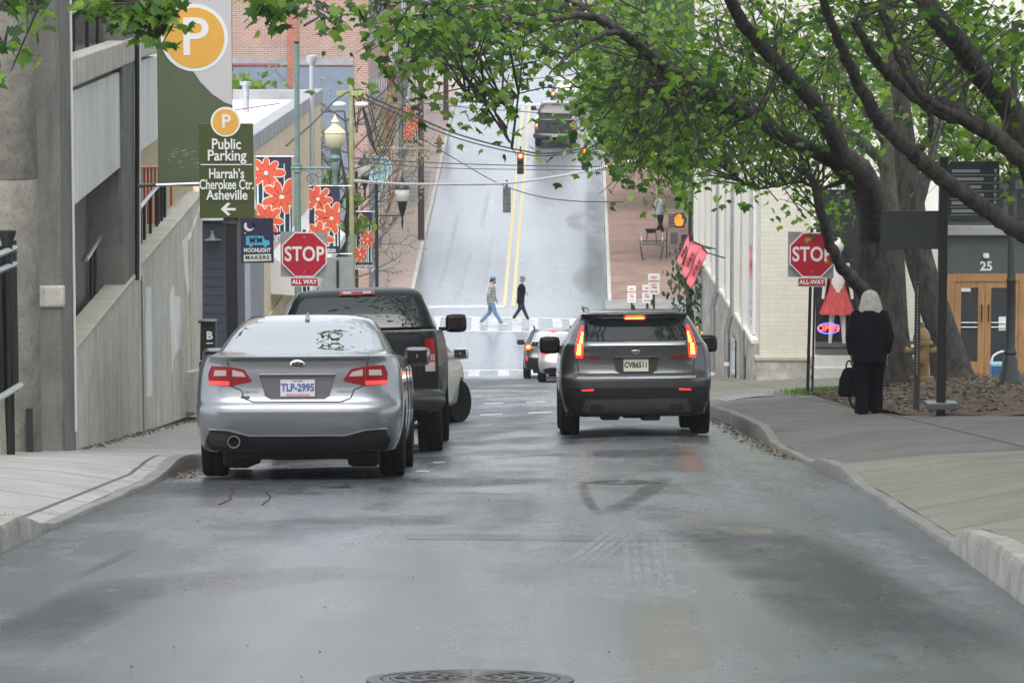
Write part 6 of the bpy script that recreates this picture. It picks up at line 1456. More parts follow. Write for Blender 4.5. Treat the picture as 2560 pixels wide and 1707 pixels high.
def black_lamp(label, pole_px, lamp_px, ytop, yarm, d, both=False):
    u = U(d); g = ground((pole_px-CX)*u, d); t = thing('street_lamp', label, 'street lamp', g, 0, 'black scrolled street lamps')
    zt = P(0,ytop,d).z-g.z; za = P(0,yarm,d).z-g.z; x = (lamp_px-pole_px)*u; s = 1 if x > 0 else -1
    MB().tube([(0,0,-.2),(0,0,.6),(0,0,.65),(0,0,zt)], [.10,.10,.06,.05], 12).obj('pole', 'black_metal', t); MB().lathe([(.0,.1),(.05,.04),(.06,0)], (0,0,zt), 12).obj('pole_cap', 'black_metal', t)
    MB().tube([(0,0,za),(x,0,za)], .025, 8).obj('arm', 'black_metal', t)
    sb = MB(); scroll(sb, (s*.2,0,za-.19), .13, 1.4, .8, .015, s); sb.tube(smooth_path([(s*.33,0,za-.22),(s*.42,0,za-.3),(s*.5,0,za-.12),(s*.60,0,za-.05)]), .015, 6); scroll(sb, (s*.55,0,za-.10), .06, 1.2, 2.5, .012, s); sb.obj('scroll_bracket', 'black_metal', t)
    MB().lathe([(.0,-.45),(.02,-.35),(.035,-.22),(.03,-.05),(.06,.05),(.10,.15),(.15,.42),(.12,.44)], (x,0,za), 14).obj('lantern_base', 'black_metal', t)
    o = MB().lathe([(.12,.43),(.19,.55),(.22,.70),(.21,.80)], (x,0,za), 18).obj('lantern', 'milk_glass', t)
    MB().lathe([(.225,.79),(.24,.81),(.20,.92),(.12,1.02),(.05,1.07),(.05,1.12),(.02,1.16),(.015,1.28),(0,1.3)], (x,0,za), 18).obj('lantern_cap', 'black_metal', o)
black_lamp('black street lamp with lantern on its right arm beside the brick pavement', 943, 1007, 452, 536, 66)
black_lamp('black street lamp further back with its lantern in front of the round blue sign', 893, 914, 430, 470, 72)
# right lamp post
d = 33; u = U(d); g = ground((2524-CX)*u, d); g.z += .12
rl = thing('lamp_post', 'dark fluted lamp post at the right in front of the wooden doors', 'lamp post', g)
MB().lathe([(.20,-.2),(.20,.06),(.17,.10),(.17,.22),(.13,.28),(.12,.42),(.085,.50),(.10,.54),(.075,.60),(.068,1.6),(.08,1.63),(.066,1.66),(.058,3.6),(.055,5.5)], (0,0,0), 16).obj('pole', 'post_dark', rl) if 'post_dark' in M else None
mat('post_dark', (.03,.035,.033), .5)
MB().lathe([(.20,-.2),(.20,.06),(.17,.10),(.17,.22),(.13,.28),(.12,.42),(.085,.50),(.10,.54),(.075,.60),(.068,1.6),(.08,1.63),(.066,1.66),(.058,3.6),(.055,5.5)], (0,0,0), 16).obj('pole', 'post_dark', rl)
# steel and wooden poles
def pole(name, label, px, ptop, d, r0, m, arms=(), cap=None):
    u = U(d); g = ground((px-CX)*u, d); t = thing(name, label, 'utility pole', g); h = P(0,ptop,d).z-g.z
    MB().tube([(0,0,-.3),(0,0,h*.5),(0,0,h)], [r0*1.15,r0,r0*.85], 12).obj('pole', m, t)
    for z, l in arms: MB().bx(-l, l, -.06, .06, h-z-.06, h-z+.06).obj('crossarm', m, t)
    if cap: MB().lathe([(r0,-.1),(r0*1.9,.0),(r0*1.9,.12),(0,.16)], (0,0,h), 12).obj('cap', cap, t)
    return t, h
mat('steel_pole', (.42,.44,.46), .45, .5)
pole('utility_pole', 'pale grey steel pole behind the green lamp post at the roof edge', 784, 150, 58, .075, 'steel_pole', cap='steel_pole')
wp, hw_ = pole('utility_pole', 'yellowish green wooden pole carrying a tangle of cables', 881, 194, 53, .06, 'wood_green', [(.35,.35)])
tb = MB(); rt_ = random.Random(5)
for k in range(9):
    a = rt_.uniform(.2,1.6); z = hw_-.6-rt_.uniform(0,.5); tb.tube(smooth_path([(-.1+.02*k,0,hw_-.3),(.25*a,0,z+.3),(.5*a,.05,z-.4-.3*a),(.8*a,0,z-.1),(1.0*a,.1,z+.2)]), .013, 5)
tb.obj('cable_loop', 'wire', wp)
for x in (-.28, .25): MB().ell((x,-.1,hw_-.62), (.17,.10,.07)).obj('lamp_head', 'milk_glass', wp)
pole('utility_pole', 'dark brown wooden pole standing on the left brick pavement of the hill', 1053, 120, 91, .12, 'wood_pole')
pole('utility_pole', 'dark brown wooden pole higher up the hill, further than its neighbour', 1115, 100, 113, .13, 'wood_pole', [(.5,.9)])
# round blue sign
d = 73; rd = thing('round_sign', 'round pale blue sign with white swirl behind the black lamps', 'sign', P(945,420,d)); u = U(d)
MB().disc_xz((0,0), 34*u, 0, .06, 36).obj('panel', 'sign_blue', rd); MB().tube([(33.5*u*math.cos(a),-.005,33.5*u*math.sin(a)) for a in np.linspace(0, 2*math.pi, 40)], .018, 6, False).obj('rim', 'sign_white', rd)
sw = MB(); scroll(sw, (-.05,-.01,.12), .14, 1.5, 0, .014); scroll(sw, (.12,-.01,-.08), .12, 1.4, 1.5, .014); scroll(sw, (-.16,-.01,-.14), .08, 1.2, 3, .012); sw.obj('swirl', 'sign_white', rd)
MB().tube([(-.41,.03,0),(-1.2,.03,.0)], .02, 6).obj('bracket', 'black_metal', rd)
# ---- wires
def wire(label, pts, r=.014, name='overhead_cable', k=8, m='wire', group='overhead cables across the street', bead=False):
    A = smooth_path([P(*q) for q in pts], k); t = thing(name, label, 'cable', A[0], 0, group)
    wobj(MB().tube(A, r, 5), 'cable', m, t)
    if bead:
        b = MB()
        for i in range(0, len(A)-1):
            for f in (.2, .7): p = A[i]+(A[i+1]-A[i])*f; q = A[i]+(A[i+1]-A[i])*(f+.22); b.tube([p, q], r*1.35, 6)
        wobj(b, 'sheath', 'sign_white', t)
wire('thick black cable sagging from the wooden pole past the signals, upper of two', [(880,223,53),(1000,275,62),(1150,338,72),(1300,376,83),(1390,382,83),(1600,345,80),(1900,280,76)], .032)
wire('thick black cable sagging from the wooden pole past the signals, lower of two', [(880,232,53),(1000,288,62),(1150,348,72),(1300,384,83),(1390,388,83),(1600,352,80),(1900,290,76)], .024)
wire('black cable running down left from the wooden pole behind the green post', [(880,225,53),(840,250,51),(780,310,49),(715,365,47)], .022)
wire('black and white sheathed cable carrying the unlit signal', [(881,452,54),(1000,460,60),(1130,461,64),(1270,458,68),(1400,440,70),(1530,414,71),(1740,360,71)], .032, bead=True, k=14)
wire('thin wire level across the hill just above the sheathed cable', [(880,395,54),(1100,408,74),(1300,414,82),(1600,418,80)], .018)
wire('thin wire level across the hill, second above the sheathed cable', [(880,405,54),(1100,420,74),(1300,424,82),(1600,426,80)], .014)
wire('thin wire slanting down from the brown pole to the right', [(1060,350,91),(1150,405,85),(1245,458,78),(1340,490,74),(1440,503,72),(1560,505,70)], .018)
wire('pale thin wire level in front of the striped ramp', [(895,369,60),(1000,371,66),(1120,372,72)], .014, m='galv')
wire('thin wire high over the hill between the brown poles', [(1053,258,91),(1200,272,95),(1400,285,98),(1600,288,98)], .018)
wire('thin wire higher over the hill near the pale crossover', [(1115,215,113),(1250,205,112),(1400,190,110),(1560,170,108)], .02)
# ---- traffic signals
def signal(label, px, ytop, ybot, d, lit=True, group='traffic signals over the hill street'):
    u = U(d); h = (ybot-ytop)*u; t = thing('traffic_signal', label, 'traffic signal', P(px, (ytop+ybot)/2, d), 0, group); w_ = h*.155
    MB().bx(-w_, w_, 0, .16, -h/2, h/2).obj('housing', 'signal_body' if lit else 'signal_olive', t, 30, .02)
    for k in range(3):
        z = h/2-h*(k+.5)/3; r = h*.118
        on = lit and k == 0
        if lit:
            o = MB().lathe([(r*1.02,.0),(r,.012),(.001,.02)], (0,-.002,z), 20, 'y').obj('lens', 'red_lit' if on else 'black_metal', t)
            if on: MB().lathe([(r*.6,.014),(r*.55,.022),(.001,.026)], (0,-.002,z), 16, 'y').obj('lamp', 'amber_core', o)
            v = MB(); R2 = r*1.12
            v.rings([[Vector((R2*math.cos(a), y, z+R2*math.sin(a))) for a in np.linspace(-.2, math.pi+.2, 14)] for y in (0., -.17)], False, False)
            v.rings([[Vector((R2*.96*math.cos(a), y, z+R2*.96*math.sin(a))) for a in np.linspace(-.2, math.pi+.2, 14)] for y in (0., -.165)], False, False)
            v.obj('visor', 'red_visor' if on and 'red_visor' in M else 'signal_body', t)
        else: MB().bx(-w_*.85, w_*.85, -.02, .0, z-h*.145, z+h*.145).obj('back_door', 'signal_olive', t, 30, .02)
    MB().tube([(0,.08,h/2),(0,.08,h/2+.22)], .03, 8).obj('hanger', 'signal_body', t)
    return t
mat('red_visor', (.30,.03,.02), .4)
signal('traffic signal with the red light lit, hanging over the yellow line', 1301, 381, 436, 83)
signal('traffic signal with the red light lit, hanging at the tree leaves on the right', 1463, 369, 425, 83)
signal('olive back of a traffic signal hanging alone under the sheathed cable', 1267, 468, 532, 68, False)
# pedestrian signal
d = 69; u = U(d); g = ground((1724-CX)*u, d)
pdn = thing('pedestrian_signal', 'black pedestrian signal showing an orange hand at the far corner', 'pedestrian signal', g)
zc = P(0,548,d).z-g.z; xo = (1697-1724)*u
MB().tube([(0,.1,-.2),(0,.1,zc+.6)], .06, 10).obj('pole', 'black_metal', pdn)
MB().bx(xo-.02-.32, xo+.16, 0, .2, zc-.24, zc+.24).obj('housing', 'signal_body', pdn, 30, .02)
lv = MB()
for k in range(7): lv.bx(xo-.33, xo-.15, -.12, .02, zc-.22+.07*k, zc-.20+.07*k)
lv.obj('louvre', 'galv', pdn)
hd = MB(); q = lambda pts: hd.poly_xz([(xo+a*u, zc+b*u) for a, b in pts], -.02, .015)
q([(-8,-14),(6,-14),(9,-6),(10,2),(7,3),(5,-1),(5,14),(2,15),(1,4),(0,4),(0,16),(-3,16),(-3.5,4),(-4.5,4),(-5,14),(-8,13),(-8,2),(-9,2),(-9,9),(-12,8),(-12,-6)]); hd.obj('hand_symbol', 'orange_lit', pdn)
MB().bx(-.28,.10,-.12,.1,zc-1.05,zc-.45).obj('control_box', 'black_matte', pdn, 30, .03); MB().bx(-.62,-.40,-.05,.1,zc-.75,zc-.38).obj('button_box', 'slate_paint', pdn, 30, .02)
# no parking signs
def nopark(label, px, py, d, wpx, hpx):
    u = U(d); g = ground((px-CX)*u, d); t = thing('no_parking_sign', label, 'sign', g, 0, 'small white no parking signs'); zc = P(0,py,d).z-g.z; hw, hh = wpx*u/2, hpx*u/2
    MB().bx(-hw,hw,0,.006,zc-hh,zc+hh).obj('panel', 'sign_white', t, 30, .003)
    text('NO', hh*.34, (0,-.003,zc+hh*.62), 'ink_red', t, 'lettering', .002, .003); text('PARKING', hh*.27, (0,-.003,zc+hh*.27), 'ink_red', t, 'lettering', .002, .003, .9); text('ANY\nTIME', hh*.26, (0,-.003,zc-hh*.2), 'ink_red', t, 'lettering', .002, .002)
    MB().poly_xz([(-hw*.7,zc-hh*.72),(-hw*.35,zc-hh*.62),(-hw*.35,zc-hh*.68),(hw*.35,zc-hh*.68),(hw*.35,zc-hh*.62),(hw*.7,zc-hh*.72),(hw*.35,zc-hh*.82),(hw*.35,zc-hh*.76),(-hw*.35,zc-hh*.76),(-hw*.35,zc-hh*.82)], -.003, .004).obj('arrow', 'ink_red', t)
    MB().bx(-.03,.03,.008,.06,-.2,zc+hh*.9).obj('post', 'black_metal', t)
nopark('white no parking sign, leftmost of the three above the grey crossover', 1579, 735, 80.8, 21, 42)
nopark('white no parking sign half hidden behind the taller right one', 1617, 733, 72, 24, 46)
nopark('white no parking sign, tallest and rightmost of the three', 1634, 708, 62, 29, 52)
# pink flags on the shop wall
for k, (lb, pts, d) in enumerate((('pink flag on the cream shop wall, furthest and highest', [(1722,585),(1726,612),(1700,668),(1692,652)], 62), ('pink flag on the cream shop wall, middle of three', [(1728,603),(1752,614),(1716,698),(1704,680)], 60), ('pink flag on the cream shop wall, nearest and lowest', [(1752,614),(1768,634),(1728,724),(1716,706)], 58))):
    c = P(sum(p[0] for p in pts)/4, sum(p[1] for p in pts)/4, d); t = thing('shop_flag', lb, 'flag', c, 0, 'pink flags on the shop wall')
    A = [P(a, b, d) for a, b in pts]; m = MB(); n_ = 12
    def fl(u_, v_): p = (A[0]*(1-u_)+A[1]*u_)*(1-v_)+(A[3]*(1-u_)+A[2]*u_)*v_; return p+Vector((0,.05*math.sin(v_*9+u_*3),0))
    m.grid(fl, np.linspace(0,1,6), np.linspace(0,1,n_)); o = wobj(m, 'cloth', 'pink_cloth', t); sf = o.modifiers.new('s','SOLIDIFY'); sf.thickness = .012
    wobj(MB().tube([A[0]+Vector((0,0,.02)), A[1]+Vector((0,0,.02)), Vector((5.75, A[1].y, A[1].z-.15))], .018, 6), 'flag_pole', 'black_metal', t)
    gl2 = MB()
    for q_ in range(3):
        v0 = .28+.17*q_; gl2.tube([fl(.35,v0)+Vector((0,-.09,0)), fl(.6,v0+.03)+Vector((0,-.09,0)), fl(.55,v0+.09)+Vector((0,-.09,0)), fl(.35,v0+.07)+Vector((0,-.09,0))], .016, 5)
    wobj(gl2, 'black_mark', 'ink_black', t)
# hand cart on the hill
g = ground(5.6, 88); hc = thing('hand_cart', 'small two wheeled metal hand cart standing on the red brick pavement of the hill', 'cart', g)
mat('cart_metal', (.10,.10,.10), .5, .5)
for s in (-1, 1):
    w_ = MB().lathe([(.30,-.02),(.34,-.02),(.34,.02),(.30,.02),(.30,-.02)], (s*.42,0,.72), 24, 'x')
    for k in range(6): a = k*math.pi/3; w_.tube([(s*.42,0,.72),(s*.42,.31*math.cos(a),.72+.31*math.sin(a))], .012, 5)
    w_.obj('wheel', 'galv', hc); MB().tube([(s*.45,-.25,.75),(s*.43,-.25,.35),(s*.34,-.3,-.02)], [.035,.035,.05], 8).obj('leg', 'cart_metal', hc)
MB().tube([(-.46,0,.72),(.46,0,.72)], .03, 8).obj('axle', 'cart_metal', hc); MB().tube([(-.44,-.25,.62),(.44,-.25,.62)], .03, 8).obj('crossbar', 'cart_metal', hc)
MB().lathe([(.16,.0),(.24,.14),(.26,.16),(.22,.15),(.0,.06)], (-.02,-.05,1.05), 14).obj('basket', 'black_matte', hc)
MB().tube([(-.2,-.1,.62),(-.17,-.08,1.1)], .02, 6).obj('strut', 'cart_metal', hc); MB().tube([(.2,-.1,.62),(.17,-.08,1.1)], .02, 6).obj('strut', 'cart_metal', hc)
MB().tube([(.62,.1,0),(.62,.1,1.15)], .022, 6).obj('handle', 'black_metal', hc)
MB().tube([(.62,.1,.75),(.42,.05,.72)], .018, 6).obj('brace', 'black_metal', hc)
# hydrants
def hydrant(label, base, h):
    t = thing('fire_hydrant', label, 'fire hydrant', base, 0, 'yellow fire hydrants'); k = h/.92
    MB().lathe([(.0,-.1),(.15*k,-.1),(.15*k,.05*k),(.19*k,.05*k),(.19*k,.09*k),(.125*k,.10*k),(.115*k,.58*k),(.17*k,.59*k),(.17*k,.63*k),(.13*k,.64*k)], (0,0,0), 18).obj('barrel', 'hydrant', t)
    MB().lathe([(.135*k,.63*k),(.135*k,.68*k),(.115*k,.76*k),(.07*k,.82*k),(.045*k,.84*k),(.035*k,.92*k),(0,.92*k)], (0,0,0), 18).obj('bonnet', 'hydrant', t)
    for s in (-1, 1): MB().lathe([(.055*k,0),(.055*k,.10*k),(.07*k,.10*k),(.07*k,.15*k),(.02*k,.155*k),(.02*k,.18*k),(0,.18*k)] if s > 0 else [(.055*k,0),(.055*k,-.10*k),(.07*k,-.10*k),(.07*k,-.15*k),(.02*k,-.155*k),(.02*k,-.18*k),(0,-.18*k)], (s*.10*k,0,.48*k), 12, 'x').obj('outlet', 'hydrant', t)
    MB().lathe([(.075*k,-.0),(.075*k,.1*k),(.09*k,.1*k),(.09*k,.16*k),(0,.17*k)], (0,-.10*k,.40*k), 12, 'y').obj('pumper_outlet', 'hydrant', t)
hb_ = P(2303, 948, 35.6); hydrant('yellow brown fire hydrant in the planting bed between the two trunks', hb_-Vector((0,0,.05)), .98)
hydrant('small yellow fire hydrant high up on the left brick pavement', ground((1098-CX)*U(106), 106), .85)
# wayfinding sign
d = 27; u = U(d); g = P(2352, 1008, d); wf_ = thing('wayfinding_sign', 'tall black wayfinding post with a dark panel of directions between the trees', 'sign', g)
zz = lambda py: P(0,py,d).z-g.z; xx = lambda px: (px-2352)*u
MB().bx(xx(2341), xx(2363), -.05, .05, -.2, zz(388)).obj('post', 'black_metal', wf_, 30, .006); MB().bx(-.19,.19,-.15,.15,-.06,.02).obj('base_plate', 'gun_metal', wf_, 30, .006)
MB().bx(xx(2366), xx(2490), -.02, .02, zz(537), zz(400)).obj('panel', 'slate_dark', wf_, 30, .004) if 'slate_dark' in M else None
mat('slate_dark', (.022,.026,.026), .5); mat('text_grey', (.28,.30,.30), .6)
MB().bx(xx(2366), xx(2490), -.02, .02, zz(537), zz(400)).obj('panel', 'slate_dark', wf_, 30, .004)
rw = random.Random(3)
for k in range(6):
    y = 424+20*k; MB().bx(xx(2372), xx(2372)+u*rw.uniform(62, 92), -.024, -.019, zz(y+3.5), zz(y-3.5)).obj('worn_line', 'text_grey', wf_)
    MB().bx(xx(2367), xx(2489), -.0225, -.019, zz(y+10.6), zz(y+9.2)).obj('divider', 'text_grey', wf_)
    MB().poly_xz([(xx(2480), zz(y-7)),(xx(2485), zz(y)),(xx(2481.5), zz(y)),(xx(2481.5), zz(y+6)),(xx(2478.5), zz(y+6)),(xx(2478.5), zz(y)),(xx(2475), zz(y))], -.024, .005).obj('arrow', 'text_grey', wf_)
MB().bx(xx(2198), xx(2343), .0, .03, zz(620), zz(524)).obj('blank_panel', 'slate_dark', wf_, 30, .004)
# perforated square post
d = 27.6; u = U(d); g = P(2291, 1022, d); pp_ = thing('perforated_post', 'short dark square post with a row of punched holes in the planting bed', 'post', g)
h_ = P(0,702,d).z-g.z; MB().bx(-.035,.035,-.03,.03,-.2,h_).obj('post', 'post_dark', pp_, 30, .004); hb2 = MB()
for k in range(30): hb2.lathe([(0,-.001),(.009,-.001),(.009,.0)], (-.004,-.031,h_-.05-.038*k), 8, 'y')
hb2.obj('punched_holes', 'galv', pp_)
# cooler
d = 39; u = U(d); g = P(2506, 962, d); co = thing('cooler_box', 'blue cooler box with pale lid on the ground beside the dark lamp post', 'cooler', g)
MB().bx(-.21,.21,-.16,.18,0,.33).obj('box', 'cooler_blue', co, 30, .02); MB().bx(-.22,.22,-.17,.19,.332,.40).obj('lid', 'sign_blue', co, 30, .02)
MB().tube(smooth_path([(-.2,-.02,.38),(-.17,-.02,.52),(0,-.02,.60),(.17,-.02,.52),(.2,-.02,.38)]), .02, 8).obj('handle', 'paint_white', co)
# mannequin and neon in the shop window
yW = wy(51, -1)-.20; zs_ = P(0,852,51).z-.02; ms = thing('mannequin', 'white mannequin in a short red dress standing in the shop window', 'mannequin', (P(2096,0,50.6).x, yW, zs_))
k = 1.0; hM = P(0,600,50.6).z-zs_
mat('mannequin_white', (.62,.58,.54), .4); mat('dress_red', (.42,.055,.05), .8, var=.45, vs=9, stretch=(3,3,.4))
def bodyM():
    b = MB(); H_ = hM/1.35
    for s in (-1,1): b.tube([(s*.09*H_,-.02*s,0),(s*.075*H_,0,.28*H_),(s*.06*H_,0,.5*H_)], [.022*H_,.034*H_,.05*H_], 10)
    b.tube([(0,0,.5*H_),(0,0,.75*H_),(0,0,1.0*H_),(0,0,1.1*H_)], [.10*H_,.09*H_,.11*H_,.05*H_], 14); b.tube([(0,0,1.1*H_),(0,0,1.17*H_)], .045*H_, 10); b.ell((0,-.01,1.27*H_), (.075*H_,.09*H_,.11*H_))
    for s in (-1,1): b.tube([(s*.12*H_,0,1.04*H_),(s*.16*H_,0,.82*H_),(s*.19*H_,-.05,.58*H_)], [.035*H_,.028*H_,.02*H_], 10)
    return b, H_
b_, H_ = bodyM(); b_.obj('body', 'mannequin_white', ms)
dr_ = []
for z, r, a in ((1.02,.115,0),(.92,.118,.0),(.78,.098,.0),(.70,.115,.03),(.55,.165,.07),(.38,.215,.11)):
    dr_.append([Vector((r*H_*(1+a*math.sin(9*t_))*math.cos(t_), .75*r*H_*(1+a*math.sin(9*t_))*math.sin(t_), z*H_)) for t_ in np.linspace(0, 2*math.pi, 40, endpoint=False)])
MB().rings(dr_, False).obj('dress', 'dress_red', ms)
on = thing('neon_sign', 'red and blue neon OPEN sign in the shop window', 'neon sign', P(2071, 821, 50.2)); u = U(50.2)
MB().tube([(26*u*math.cos(a), 0, 13*u*math.sin(a)) for a in np.linspace(0, 2*math.pi, 40)], .014, 6, False).obj('blue_tube', 'neon_blue', on); text('OPEN', 17*u*1.3, (0,-.01,0), 'neon_red', on, 'red_letters', .006, .004, .95)
# striped concrete ramp on the left pavement of the hill
def onL(X, d, l=.006): return W(X, float(GL(X,d)), d)+Vector((0,0,l))
m = MB(); m.grid(lambda X, d: onL(X, d, .006), np.linspace(-5.1,-3.75,5), np.linspace(96,102.5,14)); struct(m.obj('concrete_ramp', 'walk', fix=False))
m = MB()
for k in range(8): m.grid(lambda X, d: onL(X, d, .012), np.linspace(-5.05,-3.8,5), [97+.7*k, 97.28+.7*k])
struct(m.obj('ramp_stripe', 'asphalt_patch', fix=False))
# tactile grate at the right corner
m = MB(); m.grid(lambda X, d: W(X, float(GR(X,d)), d)+Vector((0,0,.006)), np.linspace(3.75,4.6,8), np.linspace(38.2,40,6)); struct(m.obj('tactile_paving', 'grate', fix=False)) if 'grate' in M else None
brick('grate', (.30,.30,.33), (.34,.34,.36), (.14,.14,.15), .12, .12, .03, plane='xy', dirt=.2, offset=0)
struct(m.obj('tactile_paving', 'grate', fix=False))
# ================================================================ people
mat('skin', (.42,.25,.18), .55); mat('hair_grey', (.34,.325,.30), .7, var=.5, vs=45, stretch=(1,1,.08), bump=.6, bs=60); mat('hair_dark', (.03,.022,.018), .6)
mat('cloth_black', (.0045,.005,.007), .95, var=.4, vs=9, bump=.5, bs=11, spec=.1); mat('cloth_navy', (.016,.016,.03), .85); mat('denim', (.12,.20,.34), .85, var=.2, vs=9); mat('cloth_grey', (.42,.46,.47), .85)
mat('cap_blue', (.10,.17,.45), .7); mat('hat_grey', (.12,.13,.14), .8); mat('shoe_white', (.6,.6,.6), .6); mat('shoe_black', (.012,.012,.012), .6)
brick('plaid', (.20,.23,.22), (.09,.10,.10), (.32,.33,.30), .11, .11, .02, plane='wall', dirt=0, offset=0)
def capsule(b, pts, rs, n=12, flat=None):
    """tapered limb with rounded ends; flat = (sx, sy) squash of its cross-section"""
    b.tube(pts, rs, n)
    b.ell(pts[0], (rs[0],)*3, n, 8); b.ell(pts[-1], (rs[-1],)*3, n, 8)
def blend(mb, name, voxel, it=6):
    o = temp(mb.mesh(name)); r = o.modifiers.new('r', 'REMESH'); r.mode = 'VOXEL'; r.voxel_size = voxel
    s = o.modifiers.new('s', 'SMOOTH'); s.iterations = it; s.factor = .5
    me = evaluated(o); bpy.data.objects.remove(o); me.polygons.foreach_set('use_smooth', [True]*len(me.polygons)); return me
V = Vector
def folds(rows, n=7, a=.05, ph=0.):
    return [[V((cx+ax*(1+a*math.sin(n*t+ph+3*z))*math.cos(t), cy+by*(1+a*math.sin(n*t+ph+3*z))*math.sin(t), z)) for t in np.linspace(0, 2*math.pi, 44, endpoint=False)] for z, ax, by, cx, cy in rows]
def torso_rings(rows):      # (z, halfwidth x, halfdepth y, cx, cy)
    return [[V((cx+a*math.cos(t), cy+b*math.sin(t), z)) for t in np.linspace(0, 2*math.pi, 22, endpoint=False)] for z, a, b, cx, cy in rows]
def hand(b, wrist, dirv, side, k=1.):
    """palm, four bent fingers and a thumb; side is the direction the thumb points"""
    d = dirv.normalized(); s = side.normalized(); nrm = d.cross(s).normalized()
    pc = wrist+d*.045*k; R = Matrix((s, nrm, d)).transposed()
    b.ell(pc, (.040*k,.017*k,.052*k), 12, 8, R)
    for i, (o, L_) in enumerate(((.028,.066),(.010,.076),(-.009,.070),(-.027,.054))):
        p = pc+d*.04*k+s*o*k; q = p+d*L_*.5*k+nrm*.010*k; e = q+d*L_*.38*k+nrm*.024*k
        b.tube([p, q, e], [.0095*k,.009*k,.0075*k], 7); b.ell(e, (.0075*k,)*3, 7, 5)
    p = wrist+d*.025*k+s*.03*k; q = p+s*.028*k+d*.026*k; e = q+d*.032*k+s*.004*k+nrm*.008*k
    b.tube([p, q, e], [.012*k,.0105*k,.009*k], 7); b.ell(e, (.009*k,)*3, 7, 5)
def head(b, c, fwd, k=1.):
    f = fwd.normalized(); up = V((0,0,1)); rt = f.cross(up).normalized(); up = rt.cross(f); R = Matrix((rt, f, up)).transposed(); at = lambda x, y, z: c+R @ V((x*k, y*k, z*k))
    b.ell(at(0,-.01,.02), (.076*k,.095*k,.098*k), 18, 12, R); b.ell(at(0,.025,-.05), (.056*k,.066*k,.066*k), 16, 10, R)
    b.ell(at(0,.095,-.02), (.014*k,.022*k,.026*k), 10, 7, R); b.ell(at(0,.084,.012), (.05*k,.014*k,.012*k), 10, 6, R)      # nose, brow
    b.ell(at(0,.086,-.062), (.022*k,.010*k,.009*k), 10, 6, R); b.ell(at(0,.075,-.092), (.028*k,.02*k,.016*k), 10, 6, R)   # mouth, chin
    for s in (-1,1): b.ell(at(s*.079,-.01,-.01), (.010*k,.022*k,.032*k), 8, 6, R)                                          # ears
    return at
def eyes(root, at, m='ink_black'):
    e = MB()
    for s in (-1,1): e.ell(at(s*.030,.083,.0), (.010,.006,.006), 8, 6)
    e.obj('eyes', m, root)
# --- woman walking away in black
d = 28.4; u = U(d); g = ground((2172-CX)*u, d); f_ = P(2172, 1046, d)
wm = thing('person', 'person with long white hair in a wide black coat walking away along the right pavement', 'person', (f_.x, f_.y, f_.z))
B_ = MB()
def leg(b, hip, knee, ank, toe, r=(.085,.06,.042)):
    capsule(b, [hip, knee], [r[0], r[1]]); capsule(b, [knee, ank], [r[1], r[2]]); capsule(b, [ank-V((0,0,.03)), toe], [.038,.030])
leg(B_, V((-.10,.0,.84)), V((-.095,.03,.46)), V((-.085,-.03,.09)), V((-.09,.12,.03)))
leg(B_, V((.10,.0,.84)), V((.10,.08,.46)), V((.09,.14,.10)), V((.10,.29,.04)))
B_.rings(torso_rings([(.80,.16,.12,0,0),(.95,.17,.125,0,0),(1.12,.165,.12,0,.02),(1.28,.18,.12,0,.03),(1.37,.15,.10,0,.05),(1.42,.07,.07,0,.06)])); capsule(B_, [V((0,.06,1.38)), V((.01,.11,1.47))], [.058,.052])
arms = {-1: (V((-.17,.04,1.33)), V((-.22,.0,1.05)), V((-.22,.07,.80))), 1: (V((.17,.04,1.33)), V((.225,-.03,1.06)), V((.22,.02,.82)))}
for s, (sh_, el, wr) in arms.items(): capsule(B_, [sh_, el], [.055,.045]); capsule(B_, [el, wr], [.045,.03]); hand(B_, wr, V((0,.15,-1)), V((0,1,0)), .95)
at = head(B_, V((.015,.15,1.53)), V((0,1,-.25)), 1.0)
put('body', blend(B_, 'body', .0085), 'skin', wm); eyes(wm, at)
Ct = MB(); Ct.rings(folds([(.74,.225,.185,-.01,.0),(.80,.225,.185,-.01,0),(.95,.22,.18,-.01,.0),(1.10,.21,.17,0,.0),(1.22,.205,.165,0,.02),(1.31,.19,.145,0,.03),(1.37,.15,.12,0,.045),(1.41,.09,.085,0,.06)]))
for s, (sh_, el, wr) in arms.items(): capsule(Ct, [sh_, el+V((s*.02,0,0)), wr+V((s*.0,0,.07))], [.082,.078,.062], 14)
put('coat', blend(Ct, 'coat', .011, 4), 'cloth_black', wm)
Tr = MB()
for s, kn, an in ((-1, V((-.10,.02,.46)), V((-.09,-.02,.10))), (1, V((.10,.07,.46)), V((.095,.14,.11)))):
    Tr.rings([[V((c.x+r_*(1+.07*math.sin(5*t_+s+9*c.z))*math.cos(t_), c.y+r_*(1+.07*math.sin(5*t_+s+9*c.z))*math.sin(t_), c.z)) for t_ in np.linspace(0, 2*math.pi, 30, endpoint=False)] for c, r_ in ((V((s*.095,0,.88)), .118), (V((s*.097,.01,.68)), .106), (kn, .093), ((kn+an)/2, .088), (an+V((0,0,-.03)), .095))])
put('trousers', blend(Tr, 'trousers', .011, 4), 'cloth_black', wm)
for s, a_ in ((-1, V((-.087,-.02,.05))), (1, V((.092,.15,.055)))):
    sh2 = MB(); sh2.ell(a_+V((0,-.01,.0)), (.05,.06,.055)); sh2.ell(a_+V((0,.11,-.012)), (.048,.10,.038)); put('shoe', blend(sh2, 'shoe', .010, 3), 'shoe_black', wm)
